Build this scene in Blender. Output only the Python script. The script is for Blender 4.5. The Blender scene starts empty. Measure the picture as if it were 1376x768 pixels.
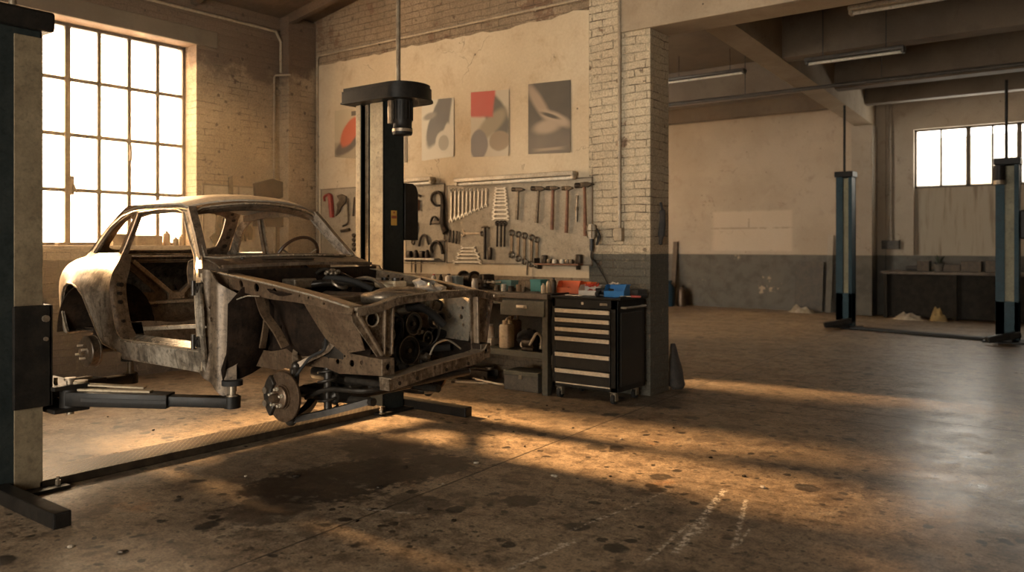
import bpy, bmesh, math, random
from mathutils import Vector, Matrix, noise
from mathutils.geometry import delaunay_2d_cdt
PI = math.pi
SC = bpy.context.scene
C = SC.collection
rnd = random.Random(11)

# ------------------------------------------------------------------ camera numbers
F, PX0, HY, CH = 1087.0, 688.0, 330.0, 1.45
CY, SY = 0.797, 0.603          # cos / sin of the camera's turn
def ray(px):                    # lateral per unit depth
    return (px - PX0) / F
def world(px, D, z=0.0):
    l = ray(px) * D
    return (l * CY - D * SY, l * SY + D * CY, z)
def floor_at(px, py):
    D = CH * F / (py - HY)
    return world(px, D)
def on_y(px, py, Y):            # point of the wall plane y = Y seen at a pixel
    t = ray(px)                 # (CY*X + SY*Y) = t*(CY*Y - SY*X)
    X = (t * CY * Y - SY * Y) / (CY + t * SY)
    D = CY * Y - SY * X
    return (X, CH - (py - HY) * D / F)
def on_x(px, py, X):
    t = ray(px)
    Y = (-t * SY * X - CY * X) / (SY - t * CY)
    D = CY * Y - SY * X
    return (Y, CH - (py - HY) * D / F)

# ------------------------------------------------------------------ materials
MATS = {}
def hexc(r, g, b): return (r, g, b, 1)
class NT:
    def __init__(s, name):
        s.m = bpy.data.materials.new(name); s.m.use_nodes = True
        s.t = s.m.node_tree; s.t.nodes.clear()
        s.out = s.n('ShaderNodeOutputMaterial')
        s.b = s.n('ShaderNodeBsdfPrincipled')
        s.l(s.b.outputs[0], s.out.inputs[0])
        s.tc = s.n('ShaderNodeTexCoord')
        s.co = s.tc.outputs['Object']
    def n(s, k, **kw):
        x = s.t.nodes.new(k)
        for a, v in kw.items(): setattr(x, a, v)
        return x
    def l(s, a, b): s.t.links.new(a, b)
    def put(s, sock, v):
        if hasattr(v, 'is_output') or isinstance(v, bpy.types.NodeSocket): s.l(v, sock)
        else:
            if isinstance(v, (tuple, list)) and len(v) == 3 and len(sock.default_value) == 4: v = (*v, 1)
            sock.default_value = v
    def noise(s, scale, detail=4, rough=.55, vec=None, dist=0, out='Fac'):
        x = s.n('ShaderNodeTexNoise'); s.l(vec or s.co, x.inputs['Vector'])
        x.inputs['Scale'].default_value = scale; x.inputs['Detail'].default_value = detail
        x.inputs['Roughness'].default_value = rough; x.inputs['Distortion'].default_value = dist
        return x.outputs[out]
    def ramp(s, fac, a, b, v0=0., v1=1.):
        x = s.n('ShaderNodeMapRange'); x.clamp = True; x.interpolation_type = 'SMOOTHSTEP'
        s.put(x.inputs['Value'], fac)
        x.inputs['From Min'].default_value = a; x.inputs['From Max'].default_value = b
        x.inputs['To Min'].default_value = v0; x.inputs['To Max'].default_value = v1
        return x.outputs[0]
    def mix(s, fac, a, b, mode='MIX'):
        x = s.n('ShaderNodeMix', data_type='RGBA', blend_type=mode)
        s.put(x.inputs[0], fac); s.put(x.inputs[6], a); s.put(x.inputs[7], b)
        return x.outputs[2]
    def math(s, op, a, b=0., c=0.):
        x = s.n('ShaderNodeMath', operation=op)
        s.put(x.inputs[0], a); s.put(x.inputs[1], b); s.put(x.inputs[2], c)
        return x.outputs[0]
    def sep(s, v=None):
        x = s.n('ShaderNodeSeparateXYZ'); s.l(v or s.co, x.inputs[0]); return x.outputs
    def comb(s, a, b, c=0.):
        x = s.n('ShaderNodeCombineXYZ'); s.put(x.inputs[0], a); s.put(x.inputs[1], b); s.put(x.inputs[2], c); return x.outputs[0]
    def scale(s, v, k):
        x = s.n('ShaderNodeMapping'); s.l(v or s.co, x.inputs['Vector']); x.inputs['Scale'].default_value = k; return x.outputs[0]
    def bump(s, h, strength=.3, dist=.01, prev=None):
        x = s.n('ShaderNodeBump'); s.put(x.inputs['Height'], h)
        x.inputs['Strength'].default_value = strength; x.inputs['Distance'].default_value = dist
        if prev: s.l(prev, x.inputs['Normal'])
        return x.outputs[0]
    def done(s, col, rough=.6, metal=0., normal=None, **kw):
        s.put(s.b.inputs['Base Color'], col); s.put(s.b.inputs['Roughness'], rough); s.put(s.b.inputs['Metallic'], metal)
        if normal: s.l(normal, s.b.inputs['Normal'])
        for k, v in kw.items(): s.put(s.b.inputs[k], v)
        MATS[s.m.name] = s.m
        return s.m

def worn(name, c1, c2, c3=None, scale=6., rough=.5, metal=0., bump=.15, fine=60., amount=.5, rvar=.15, lo=.35, hi=.65, dist=.002, grime=.45, streak=0., spec=.5):
    """a surface of two mottled tones and a third that shows in chipped spots"""
    s = NT(name)
    n1 = s.noise(scale, 5, .6); n2 = s.noise(fine, 4, .6)
    col = s.mix(s.ramp(n1, lo, hi), c1, c2)
    if c3 is not None:
        n3 = s.noise(scale * 2.7, 6, .7)
        col = s.mix(s.ramp(n3, 1 - amount * .5 - .1, 1 - amount * .5 + .02), col, c3)
    n4 = s.noise(scale * 5.5, 7, .72, dist=.4)
    col = s.mix(s.math('MULTIPLY', s.ramp(n4, .50, .66), grime), col, tuple(c * .30 for c in c1))
    col = s.mix(s.math('MULTIPLY', s.ramp(n4, .46, .34), grime * .5), col, tuple(min(1, c * 1.7) for c in c2))
    if streak:
        x_, y_, z_ = s.sep()
        n5 = s.noise(1., 6, .7, vec=s.comb(s.math('MULTIPLY', x_, 26.), s.math('MULTIPLY', y_, 26.), s.math('MULTIPLY', z_, 3.5)))
        col = s.mix(s.math('MULTIPLY', s.ramp(n5, .52, .66), streak), col, tuple(c * .35 for c in c1))
        col = s.mix(s.math('MULTIPLY', s.ramp(n5, .44, .34), streak * .6), col, tuple(min(1, c * 1.6) for c in c2))
    col = s.mix(.18, col, s.mix(s.ramp(n2, .3, .7), (.2, .2, .2), (.85, .85, .85)), 'OVERLAY') if fine else col
    r = s.math('ADD', s.math('MULTIPLY', s.math('SUBTRACT', n1, .5), rvar * 2), rough)
    nm = s.bump(n2, bump, dist)
    return s.done(col, r, metal, nm, **{'Specular IOR Level': spec})
def plain(name, c, rough=.5, metal=0., **kw):
    s = NT(name)
    n = s.noise(25, 3)
    col = s.mix(n, tuple(x * .8 for x in c), tuple(min(1, x * 1.15) for x in c))
    return s.done(col, rough, metal, None, **kw)

# ------------------------------------------------------------------ mesh building
class MB:
    def __init__(s): s.bm = bmesh.new()
    def _take(s, geom_verts, M):
        bmesh.ops.transform(s.bm, matrix=M, verts=geom_verts)
    def box(s, c, d, rz=0., rx=0., ry=0., bev=0.):
        r = bmesh.ops.create_cube(s.bm, size=1.)
        v = r['verts']
        bmesh.ops.transform(s.bm, matrix=Matrix.Diagonal((*d, 1)), verts=v)
        if bev:
            es = list({e for q in v for e in q.link_edges})
            bb = bmesh.ops.bevel(s.bm, geom=es, offset=bev, segments=2, affect='EDGES', profile=.5)
            v = list({q for f in bb['faces'] for q in f.verts} | {q for q in v if q.is_valid})
            isl = set(v)
            todo = list(v)
            while todo:
                q = todo.pop()
                for e in q.link_edges:
                    o = e.other_vert(q)
                    if o not in isl: isl.add(o); todo.append(o)
            v = list(isl)
        M = Matrix.Translation(c) @ Matrix.Rotation(rz, 4, 'Z') @ Matrix.Rotation(ry, 4, 'Y') @ Matrix.Rotation(rx, 4, 'X')
        s._take(v, M); return s
    def b2(s, a, b, bev=0.):      # box from corner a to corner b
        return s.box([(a[i] + b[i]) / 2 for i in range(3)], [abs(b[i] - a[i]) for i in range(3)], bev=bev)
    def bar(s, a, b, w, h, bev=0., up=(0, 0, 1)):   # rectangular bar from a to b
        a, b = Vector(a), Vector(b); d = b - a; L = d.length
        x = d.normalized(); u = Vector(up)
        y = u.cross(x)
        if y.length < 1e-4: y = Vector((0, 1, 0)).cross(x)
        y.normalize(); z = x.cross(y)
        R = Matrix((x, y, z)).transposed().to_4x4()
        t = MB(); t.box((0, 0, 0), (L, w, h), bev=bev)
        return s.add(t, Matrix.Translation((a + b) / 2) @ R)
    def add(s, t, M):              # take in another builder's shape, moved by M
        bmesh.ops.transform(t.bm, matrix=M, verts=t.bm.verts)
        me = bpy.data.meshes.new('t'); t.bm.to_mesh(me); t.bm.free()
        s.bm.from_mesh(me); bpy.data.meshes.remove(me); return s
    def cyl(s, a, b, r, r2=None, seg=16, cap=True):
        a, b = Vector(a), Vector(b); d = b - a
        r2 = r if r2 is None else r2
        q = bmesh.ops.create_cone(s.bm, cap_ends=cap, segments=seg, radius1=r, radius2=r2, depth=d.length)
        R = d.to_track_quat('Z', 'Y').to_matrix().to_4x4()
        s._take(q['verts'], Matrix.Translation((a + b) / 2) @ R); return s
    def sph(s, c, r, sx=1, sy=1, sz=1, seg=16, rz=0., ry=0.):
        q = bmesh.ops.create_uvsphere(s.bm, u_segments=seg, v_segments=max(6, seg // 2), radius=r)
        s._take(q['verts'], Matrix.Translation(c) @ Matrix.Rotation(rz, 4, 'Z') @ Matrix.Rotation(ry, 4, 'Y') @ Matrix.Diagonal((sx, sy, sz, 1))); return s
    def lathe(s, prof, M=None, seg=24):
        """prof: (r, z) pairs turned about the z axis"""
        rings = []
        new = []
        for r, z in prof:
            if r < 1e-6:
                v = s.bm.verts.new((0, 0, z)); rings.append([v]); new.append(v)
            else:
                R = [s.bm.verts.new((r * math.cos(2 * PI * i / seg), r * math.sin(2 * PI * i / seg), z)) for i in range(seg)]
                rings.append(R); new += R
        for A, B in zip(rings, rings[1:]):
            for i in range(seg):
                j = (i + 1) % seg
                if len(A) == 1 and len(B) == 1: continue
                if len(A) == 1: s.bm.faces.new((A[0], B[j], B[i]))
                elif len(B) == 1: s.bm.faces.new((A[i], A[j], B[0]))
                else: s.bm.faces.new((A[i], A[j], B[j], B[i]))
        if M is not None: s._take(new, M)
        return s
    def tube(s, pts, r, seg=8, closed=False, flat=None):
        """round tube (or flat=(w,h) rectangular section) along points; r may be a list"""
        pts = [Vector(p) for p in pts]; n = len(pts)
        rings = []
        prev = None
        for i, p in enumerate(pts):
            if closed: d = pts[(i + 1) % n] - pts[i - 1]
            else: d = pts[min(i + 1, n - 1)] - pts[max(i - 1, 0)]
            d.normalize()
            if prev is None:
                a = Vector((0, 0, 1)) if abs(d.z) < .9 else Vector((1, 0, 0))
            else: a = prev
            x = a - d * a.dot(d)
            if x.length < 1e-5: x = d.orthogonal()
            x.normalize(); y = d.cross(x); prev = x
            if flat:
                w, h = flat[i] if isinstance(flat, list) else flat
                ring = [p + x * h * .5 * sx + y * w * .5 * sy for sx, sy in ((1, 1), (1, -1), (-1, -1), (-1, 1))]
            else:
                rr = r[i] if isinstance(r, (list, tuple)) else r
                ring = [p + x * rr * math.cos(2 * PI * k / seg) + y * rr * math.sin(2 * PI * k / seg) for k in range(seg)]
            rings.append([s.bm.verts.new(q) for q in ring])
        m = len(rings[0])
        rng = range(n) if closed else range(n - 1)
        for i in rng:
            A, B = rings[i], rings[(i + 1) % n]
            for k in range(m):
                s.bm.faces.new((A[k], A[(k + 1) % m], B[(k + 1) % m], B[k]))
        if not closed:
            s.bm.faces.new(list(reversed(rings[0]))); s.bm.faces.new(rings[-1])
        return s
    def prism(s, outline, t, M=None, holes=(), step=None, warp=None, jig=0.):
        """a plate of thickness t cut to outline (x, y pairs) with holes; step fills it with a grid so warp(x, y) -> point can bend it"""
        pts = [Vector(p) for p in outline]; edges = []; 
        def loop(o):
            k = len(V); V.extend(Vector(p) for p in o)
            E.extend((k + i, k + (i + 1) % len(o)) for i in range(len(o)))
        V, E = [], []
        def dens(o):
            if not step: return list(o)
            r = []
            for i in range(len(o)):
                a, b = Vector(o[i]), Vector(o[(i + 1) % len(o)])
                k = max(1, int((b - a).length / step + .5))
                r += [a.lerp(b, j / k) for j in range(k)]
            return r
        loop(dens(outline))
        for h in holes: loop(dens(h))
        if step:
            def inside(p, o):
                c = False
                for i in range(len(o)):
                    x1, y1 = o[i][0], o[i][1]; x2, y2 = o[i - 1][0], o[i - 1][1]
                    if (y1 > p.y) != (y2 > p.y) and p.x < (x2 - x1) * (p.y - y1) / (y2 - y1) + x1: c = not c
                return c
            def near(p, o):
                for i in range(len(o)):
                    a, b = Vector(o[i][:2]), Vector(o[i - 1][:2]); d = b - a
                    t_ = max(0, min(1, (p - a).dot(d) / max(d.length_squared, 1e-12)))
                    if (p - a - d * t_).length < step * .45: return True
                return False
            x0 = min(p[0] for p in outline); x1 = max(p[0] for p in outline)
            y0 = min(p[1] for p in outline); y1 = max(p[1] for p in outline)
            nx = int((x1 - x0) / step) + 1; ny = int((y1 - y0) / step) + 1
            for i in range(nx + 1):
                for j in range(ny + 1):
                    p = Vector((x0 + (i + .5 * (j % 2)) * step, y0 + j * step))
                    if inside(p, outline) and not any(inside(p, h) for h in holes) and not near(p, outline) and not any(near(p, h) for h in holes):
                        V.append(p)
        vs, es, fs, *_ = delaunay_2d_cdt([Vector(v[:2]) for v in V], E, [], 0, 1e-6)
        def inout(p, o):
            c = False
            for i in range(len(o)):
                xa, ya = o[i][0], o[i][1]; xb, yb = o[i - 1][0], o[i - 1][1]
                if (ya > p[1]) != (yb > p[1]) and p[0] < (xb - xa) * (p[1] - ya) / (yb - ya) + xa: c = not c
            return c
        fs = [f for f in fs if (lambda c: inout(c, outline) and not any(inout(c, h) for h in holes))(
            (sum(vs[i][0] for i in f) / len(f), sum(vs[i][1] for i in f) / len(f)))]
        # orient counter-clockwise
        fo = []
        for f in fs:
            a = sum(vs[f[i]][0] * vs[f[(i + 1) % len(f)]][1] - vs[f[(i + 1) % len(f)]][0] * vs[f[i]][1] for i in range(len(f)))
            fo.append(f if a > 0 else list(reversed(f)))
        if warp:
            P = [Vector(warp(v[0], v[1])) for v in vs]
            N = [Vector((0, 0, 0)) for _ in vs]
            for f in fo:
                nrm = (P[f[1]] - P[f[0]]).cross(P[f[2]] - P[f[0]])
                for i in f: N[i] += nrm
            N = [n_.normalized() if n_.length else Vector((0, 0, 1)) for n_ in N]
            top = [s.bm.verts.new(P[i]) for i in range(len(vs))]
            bot = [s.bm.verts.new(P[i] - N[i] * t) for i in range(len(vs))]
        else:
            top = [s.bm.verts.new((v[0], v[1], t / 2)) for v in vs]
            bot = [s.bm.verts.new((v[0], v[1], -t / 2)) for v in vs]
        cnt = {}
        for f in fo:
            s.bm.faces.new([top[i] for i in f]); s.bm.faces.new([bot[i] for i in reversed(f)])
            for i in range(len(f)):
                e = (f[i], f[(i + 1) % len(f)]); cnt[e] = 1
        for (a, b) in cnt:
            if (b, a) not in cnt:
                s.bm.faces.new((top[b], top[a], bot[a], bot[b]))
        loose = [v for v in top + bot if not v.link_faces]
        keep = [v for v in top + bot if v.link_faces]
        for v in loose: s.bm.verts.remove(v)
        if M is not None: s._take(keep, M)
        return s
    def grid(s, fn, nu, nv, t=0., closeu=False):
        """a sheet fn(u, v) -> point, u v in 0..1, with thickness t"""
        P = [[Vector(fn(i / nu, j / nv)) for j in range(nv + 1)] for i in range(nu + 1)]
        V = [[s.bm.verts.new(p) for p in r] for r in P]
        def nrm(i, j):
            a = P[min(i + 1, nu)][j] - P[max(i - 1, 0)][j]; b = P[i][min(j + 1, nv)] - P[i][max(j - 1, 0)]
            n_ = a.cross(b); return n_.normalized() if n_.length > 1e-12 else Vector((0, 0, 1))
        for i in range(nu):
            for j in range(nv): s.bm.faces.new((V[i][j], V[i + 1][j], V[i + 1][j + 1], V[i][j + 1]))
        if t:
            W = [[s.bm.verts.new(P[i][j] - nrm(i, j) * t) for j in range(nv + 1)] for i in range(nu + 1)]
            for i in range(nu):
                for j in range(nv): s.bm.faces.new((W[i][j], W[i][j + 1], W[i + 1][j + 1], W[i + 1][j]))
            for i in range(nu):
                s.bm.faces.new((V[i][0], W[i][0], W[i + 1][0], V[i + 1][0])); s.bm.faces.new((V[i + 1][nv], W[i + 1][nv], W[i][nv], V[i][nv]))
            for j in range(nv):
                s.bm.faces.new((V[0][j + 1], W[0][j + 1], W[0][j], V[0][j])); s.bm.faces.new((V[nu][j], W[nu][j], W[nu][j + 1], V[nu][j + 1]))
        return s
    def torus(s, c, R, r, M=None, seg=32, ts=8):
        pts = [(R * math.cos(2 * PI * i / seg), R * math.sin(2 * PI * i / seg), 0) for i in range(seg)]
        t = MB(); t.tube(pts, r, ts, closed=True)
        return s.add(t, Matrix.Translation(c) @ (M if M is not None else Matrix()))
    def move(s, M):
        bmesh.ops.transform(s.bm, matrix=M, verts=s.bm.verts); return s
    def build(s, name, mat, parent=None, smooth=True, angle=35, bevel=0.):
        bmesh.ops.recalc_face_normals(s.bm, faces=s.bm.faces)
        me = bpy.data.meshes.new(name); s.bm.to_mesh(me); s.bm.free()
        me.materials.append(MATS[mat] if isinstance(mat, str) else mat)
        o = bpy.data.objects.new(name, me); C.objects.link(o)
        if parent is not None: o.parent = parent
        if smooth:
            for p in me.polygons: p.use_smooth = True
            me.set_sharp_from_angle(angle=math.radians(angle))
        if bevel:
            b = o.modifiers.new('bevel', 'BEVEL'); b.width = bevel; b.segments = 2; b.limit_method = 'ANGLE'; b.angle_limit = .6
        return o

def thing(name, label, cat, loc=(0, 0, 0), rz=0., group=None):
    o = bpy.data.objects.new(name, None); C.objects.link(o)
    o.location = loc; o.rotation_euler = (0, 0, rz); o.empty_display_size = .1
    o['label'] = label; o['category'] = cat
    if group: o['group'] = group
    return o
def tag(o, label, cat, group=None, loc=None, rz=None):
    o['label'] = label; o['category'] = cat
    if group: o['group'] = group
    if loc is not None: o.location = loc
    if rz is not None: o.rotation_euler = (0, 0, rz)
    return o
def struct(o): o['kind'] = 'structure'; return o
def copy_tree(o, label=None, group=None, loc=None, rz=None, parent=None):
    c = o.copy(); C.objects.link(c)
    if parent is not None: c.parent = parent
    if label: c['label'] = label
    if group: c['group'] = group
    if loc is not None: c.location = loc
    if rz is not None: c.rotation_euler = (0, 0, rz)
    for ch in list(o.children): copy_tree(ch, parent=c)
    return c
def T(x, y, z): return Matrix.Translation((x, y, z))
def R(a, ax): return Matrix.Rotation(math.radians(a), 4, ax)
def circ(cx, cy, r, n=16, ry=None, a0=0):
    return [(cx + r * math.cos(a0 + 2 * PI * i / n), cy + (ry or r) * math.sin(a0 + 2 * PI * i / n)) for i in range(n)]
def smooth_path(P, k=6):
    """Catmull-Rom through the points"""
    P = [Vector(p) for p in P]; out = []
    for i in range(len(P) - 1):
        p0, p1, p2, p3 = P[max(i - 1, 0)], P[i], P[i + 1], P[min(i + 2, len(P) - 1)]
        for j in range(k):
            t = j / k
            out.append(.5 * ((2 * p1) + (p2 - p0) * t + (2 * p0 - 5 * p1 + 4 * p2 - p3) * t * t + (3 * p1 - p0 - 3 * p2 + p3) * t ** 3))
    out.append(P[-1]); return out
def lerp(a, b, t): return a + (b - a) * t
def sstep(a, b, x):
    t = max(0., min(1., (x - a) / (b - a))); return t * t * (3 - 2 * t)
# ------------------------------------------------------------------ room materials
def brick_mat(name, paint, paint2, bare, mortar, dado=None, dado_z=1.36, bare_amt=.3, soft=.5, scale_w=.24, plaster=0., chips=.75, shade_z=None):
    s = NT(name)
    x, y, z = s.sep()
    vec = s.comb(s.math('ADD', x, y), z)
    wob = s.noise(3.2, 3, .5)
    vec2 = s.comb(s.math('ADD', s.math('ADD', x, y), s.math('MULTIPLY', wob, .06)), s.math('ADD', z, s.math('MULTIPLY', wob, .045)))
    b = s.n('ShaderNodeTexBrick'); s.l(vec2, b.inputs['Vector'])
    b.inputs['Scale'].default_value = 1.; b.inputs['Brick Width'].default_value = scale_w
    b.inputs['Row Height'].default_value = .078; b.inputs['Mortar Size'].default_value = .006
    b.inputs['Mortar Smooth'].default_value = .4; b.inputs['Bias'].default_value = 0
    b.inputs['Color1'].default_value = (0.2, .2, .2, 1); b.inputs['Color2'].default_value = (1, 1, 1, 1); b.inputs['Mortar'].default_value = (.5, .5, .5, 1)
    n1 = s.noise(1.1, 5, .62); n2 = s.noise(7, 6, .65); n3 = s.noise(55, 4, .6); n4 = s.noise(2.3, 6, .7, dist=.4)
    per = s.math('MULTIPLY', b.outputs['Color'], .25)
    pc = s.mix(s.ramp(n1, .35, .65), paint, paint2)
    pc = s.mix(s.math('MULTIPLY', s.ramp(n2, .35, .75), .35), pc, tuple(c * .55 for c in paint))
    if dado:
        zz = s.math('ADD', z, s.math('MULTIPLY', s.math('SUBTRACT', n2, .5), .03))
        pc = s.mix(s.ramp(zz, dado_z - .008, dado_z + .008, 1, 0), pc, dado)
        pc = s.mix(s.math('MULTIPLY', s.ramp(n4, .52, .62), .35), pc, tuple(min(1, c * 1.5) for c in paint2)) if False else pc
    bc = s.mix(per, bare, tuple(c * .45 for c in bare))
    worn_ = s.ramp(s.math('ADD', s.math('MULTIPLY', n4, .75), s.math('MULTIPLY', n2, .3)), .66 - bare_amt * .3, .70 - bare_amt * .3)
    col = s.mix(worn_, pc, bc)
    # joints: lost paint in patches of the mortar lines
    gate = s.ramp(s.noise(4.5, 6, .7), .46, .62, .10, 1.)
    mo = s.math('MULTIPLY', s.ramp(b.outputs['Fac'], .15, .9), gate)
    h_flat = 1.
    if plaster:
        pl = s.ramp(s.noise(.9, 6, .62, dist=.3), .5 - plaster * .2, .54 - plaster * .2)
        mo = s.math('MULTIPLY', mo, pl)
    col = s.mix(s.math('MULTIPLY', mo, soft), col, mortar)
    if shade_z:      # shade high on the wall, painted in as a dark brown band
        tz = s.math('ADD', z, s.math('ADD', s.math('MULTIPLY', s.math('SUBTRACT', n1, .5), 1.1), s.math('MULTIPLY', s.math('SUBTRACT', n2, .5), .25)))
        col = s.mix(s.math('MULTIPLY', s.ramp(tz, shade_z - .06, shade_z + .10), .92), col, bc)
    vv = s.n('ShaderNodeTexVoronoi'); s.l(s.co, vv.inputs[0]); vv.inputs['Scale'].default_value = 6.5
    vs_ = s.n('ShaderNodeSeparateColor'); s.l(vv.outputs['Color'], vs_.inputs[0])
    chip = s.math('MULTIPLY', s.ramp(s.math('ADD', vv.outputs['Distance'], s.math('MULTIPLY', s.math('SUBTRACT', n3, .5), .3)), .10, .17, 1, 0), s.ramp(vs_.outputs[0], .62, .66))
    col = s.mix(s.math('MULTIPLY', chip, chips), col, tuple(c * .45 for c in bare))
    n8 = s.noise(16, 7, .72)
    col = s.mix(s.math('MULTIPLY', s.ramp(n8, .55, .68), .5), col, tuple(c * .5 for c in paint2))
    col = s.mix(.4, col, s.mix(s.ramp(n3, .3, .7), (.25, .25, .25), (.85, .85, .85)), 'OVERLAY')
    h = s.math('SUBTRACT', s.math('SUBTRACT', s.math('MULTIPLY', n2, .5), b.outputs['Fac']), s.math('MULTIPLY', chip, .5))
    if plaster: h = s.math('MULTIPLY', h, s.math('ADD', s.math('MULTIPLY', pl, .8), .2))
    h = s.math('SUBTRACT', h, s.math('MULTIPLY', worn_, .25))
    nm = s.bump(h, .9, .014)
    nm = s.bump(n3, .2, .003, nm)
    return s.done(col, .78, 0, nm)
brick_mat('brick_tool_wall', (.30, .22, .14), (.21, .15, .092), (.20, .12, .07), (.10, .065, .04), None, bare_amt=.25, soft=.75)
brick_mat('brick_pier', (.56, .47, .33), (.46, .37, .25), (.25, .16, .10), (.09, .06, .04), (.085, .078, .06), 1.37, .12, soft=.85)
brick_mat('brick_window_wall', (.40, .30, .19), (.27, .19, .115), (.13, .08, .05), (.07, .045, .03), (.06, .04, .026), 1.30, bare_amt=.12, soft=.65, plaster=.25, shade_z=3.62)

def plaster_mat(name, c1, c2, stain, dado=None, dado_z=1.24, crack=True, sc=1., patch=False):
    s = NT(name)
    x, y, z = s.sep()
    n1 = s.noise(.8 * sc, 6, .6); n2 = s.noise(3.5 * sc, 6, .65, dist=.3); n3 = s.noise(40, 4, .6)
    col = s.mix(s.ramp(n1, .35, .65), c1, c2)
    col = s.mix(s.math('MULTIPLY', s.ramp(n2, .52, .75), .6), col, stain)
    if patch:      # a paler repainted rectangle with the outline of panels that once hung there
        px_ = s.math('MULTIPLY', s.ramp(s.math('ADD', x, s.math('MULTIPLY', n2, .1)), -7.85, -7.7), s.ramp(x, -6.0, -5.9, 1, 0))
        pz_ = s.math('MULTIPLY', s.ramp(z, 1.3, 1.36), s.ramp(s.math('ADD', z, s.math('MULTIPLY', n2, .06)), 2.25, 2.32, 1, 0))
        col = s.mix(s.math('MULTIPLY', s.math('MULTIPLY', px_, pz_), .55), col, (.60, .50, .38))
        ln = s.math('MAXIMUM', s.math('MULTIPLY', s.ramp(s.math('ABSOLUTE', s.math('SUBTRACT', z, 1.86)), .01, .025, 1, 0), px_), s.math('MULTIPLY', s.ramp(s.math('ABSOLUTE', s.math('SUBTRACT', x, -6.95)), .01, .03, 1, 0), s.math('MULTIPLY', s.ramp(z, 1.84, 1.88), pz_)))
        col = s.mix(s.math('MULTIPLY', s.math('MULTIPLY', ln, s.ramp(n2, .4, .5)), .5), col, (.20, .15, .10))
    if dado:
        zz = s.math('ADD', z, s.math('MULTIPLY', s.math('SUBTRACT', n2, .5), .02))
        dd = s.mix(s.ramp(n2, .4, .7), dado, tuple(c * .62 for c in dado))
        dd = s.mix(s.ramp(s.noise(2.2, 6, .7), .62, .66), dd, tuple(c * 1.3 for c in stain))
        col = s.mix(s.ramp(zz, dado_z - .01, dado_z + .01, 1, 0), col, dd)
    h = s.math('MULTIPLY', n2, .5)
    if crack:
        v = s.n('ShaderNodeTexVoronoi', feature='DISTANCE_TO_EDGE')
        s.l(s.n('ShaderNodeMapping').outputs[0], v.inputs[0]) if False else None
        wv = s.n('ShaderNodeVectorMath', operation='ADD'); s.l(s.co, wv.inputs[0])
        nn = s.n('ShaderNodeTexNoise'); s.l(s.co, nn.inputs[0]); nn.inputs['Scale'].default_value = 2.5; nn.inputs['Detail'].default_value = 6
        s.l(nn.outputs['Color'], wv.inputs[1]); s.l(wv.outputs[0], v.inputs[0]); v.inputs['Scale'].default_value = .9
        ck = s.math('MULTIPLY', s.ramp(v.outputs['Distance'], 0., .006, 1, 0), s.ramp(s.noise(1.3, 3), .5, .6))
        col = s.mix(s.math('MULTIPLY', ck, .7), col, (.08, .05, .03))
        h = s.math('SUBTRACT', h, ck)
    # small nail holes and chips
    v2 = s.n('ShaderNodeTexVoronoi'); s.l(s.co, v2.inputs[0]); v2.inputs['Scale'].default_value = 3.1
    dots = s.ramp(v2.outputs['Distance'], .03, .045, 1, 0)
    col = s.mix(s.math('MULTIPLY', dots, .8), col, (.06, .04, .025))
    col = s.mix(.22, col, s.mix(n3, (.2, .2, .2), (1, 1, 1)), 'OVERLAY')
    nm = s.bump(h, .35, .012); nm = s.bump(n3, .15, .002, nm)
    return s.done(col, .75, 0, nm)
plaster_mat('plaster_tool', (.60, .49, .34), (.52, .41, .27), (.36, .25, .14))
plaster_mat('plaster_back', (.44, .365, .28), (.38, .31, .23), (.29, .22, .155), (.12, .108, .088), 1.25, patch=True)
plaster_mat('plaster_far', (.40, .34, .27), (.33, .28, .22), (.22, .17, .12), (.115, .105, .085), 1.25)
plaster_mat('plaster_out', (.085, .09, .092), (.075, .08, .083), (.06, .065, .068))
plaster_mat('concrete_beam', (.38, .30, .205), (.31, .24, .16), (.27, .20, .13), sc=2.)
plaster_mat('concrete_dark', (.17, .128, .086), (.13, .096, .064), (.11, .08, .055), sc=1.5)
def streak_mat():
    s = NT('plaster_streaked')
    x, y, z = s.sep()
    v = s.comb(s.math('MULTIPLY', x, 9.), s.math('MULTIPLY', z, .6))
    n = s.noise(1., 5, .6, vec=v); n2 = s.noise(3, 5)
    col = s.mix(s.ramp(n, .5, .68), (.40, .34, .26), (.20, .155, .11))
    col = s.mix(s.math('MULTIPLY', n2, .4), col, (.30, .24, .17))
    return s.done(col, .8)
streak_mat()

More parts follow.
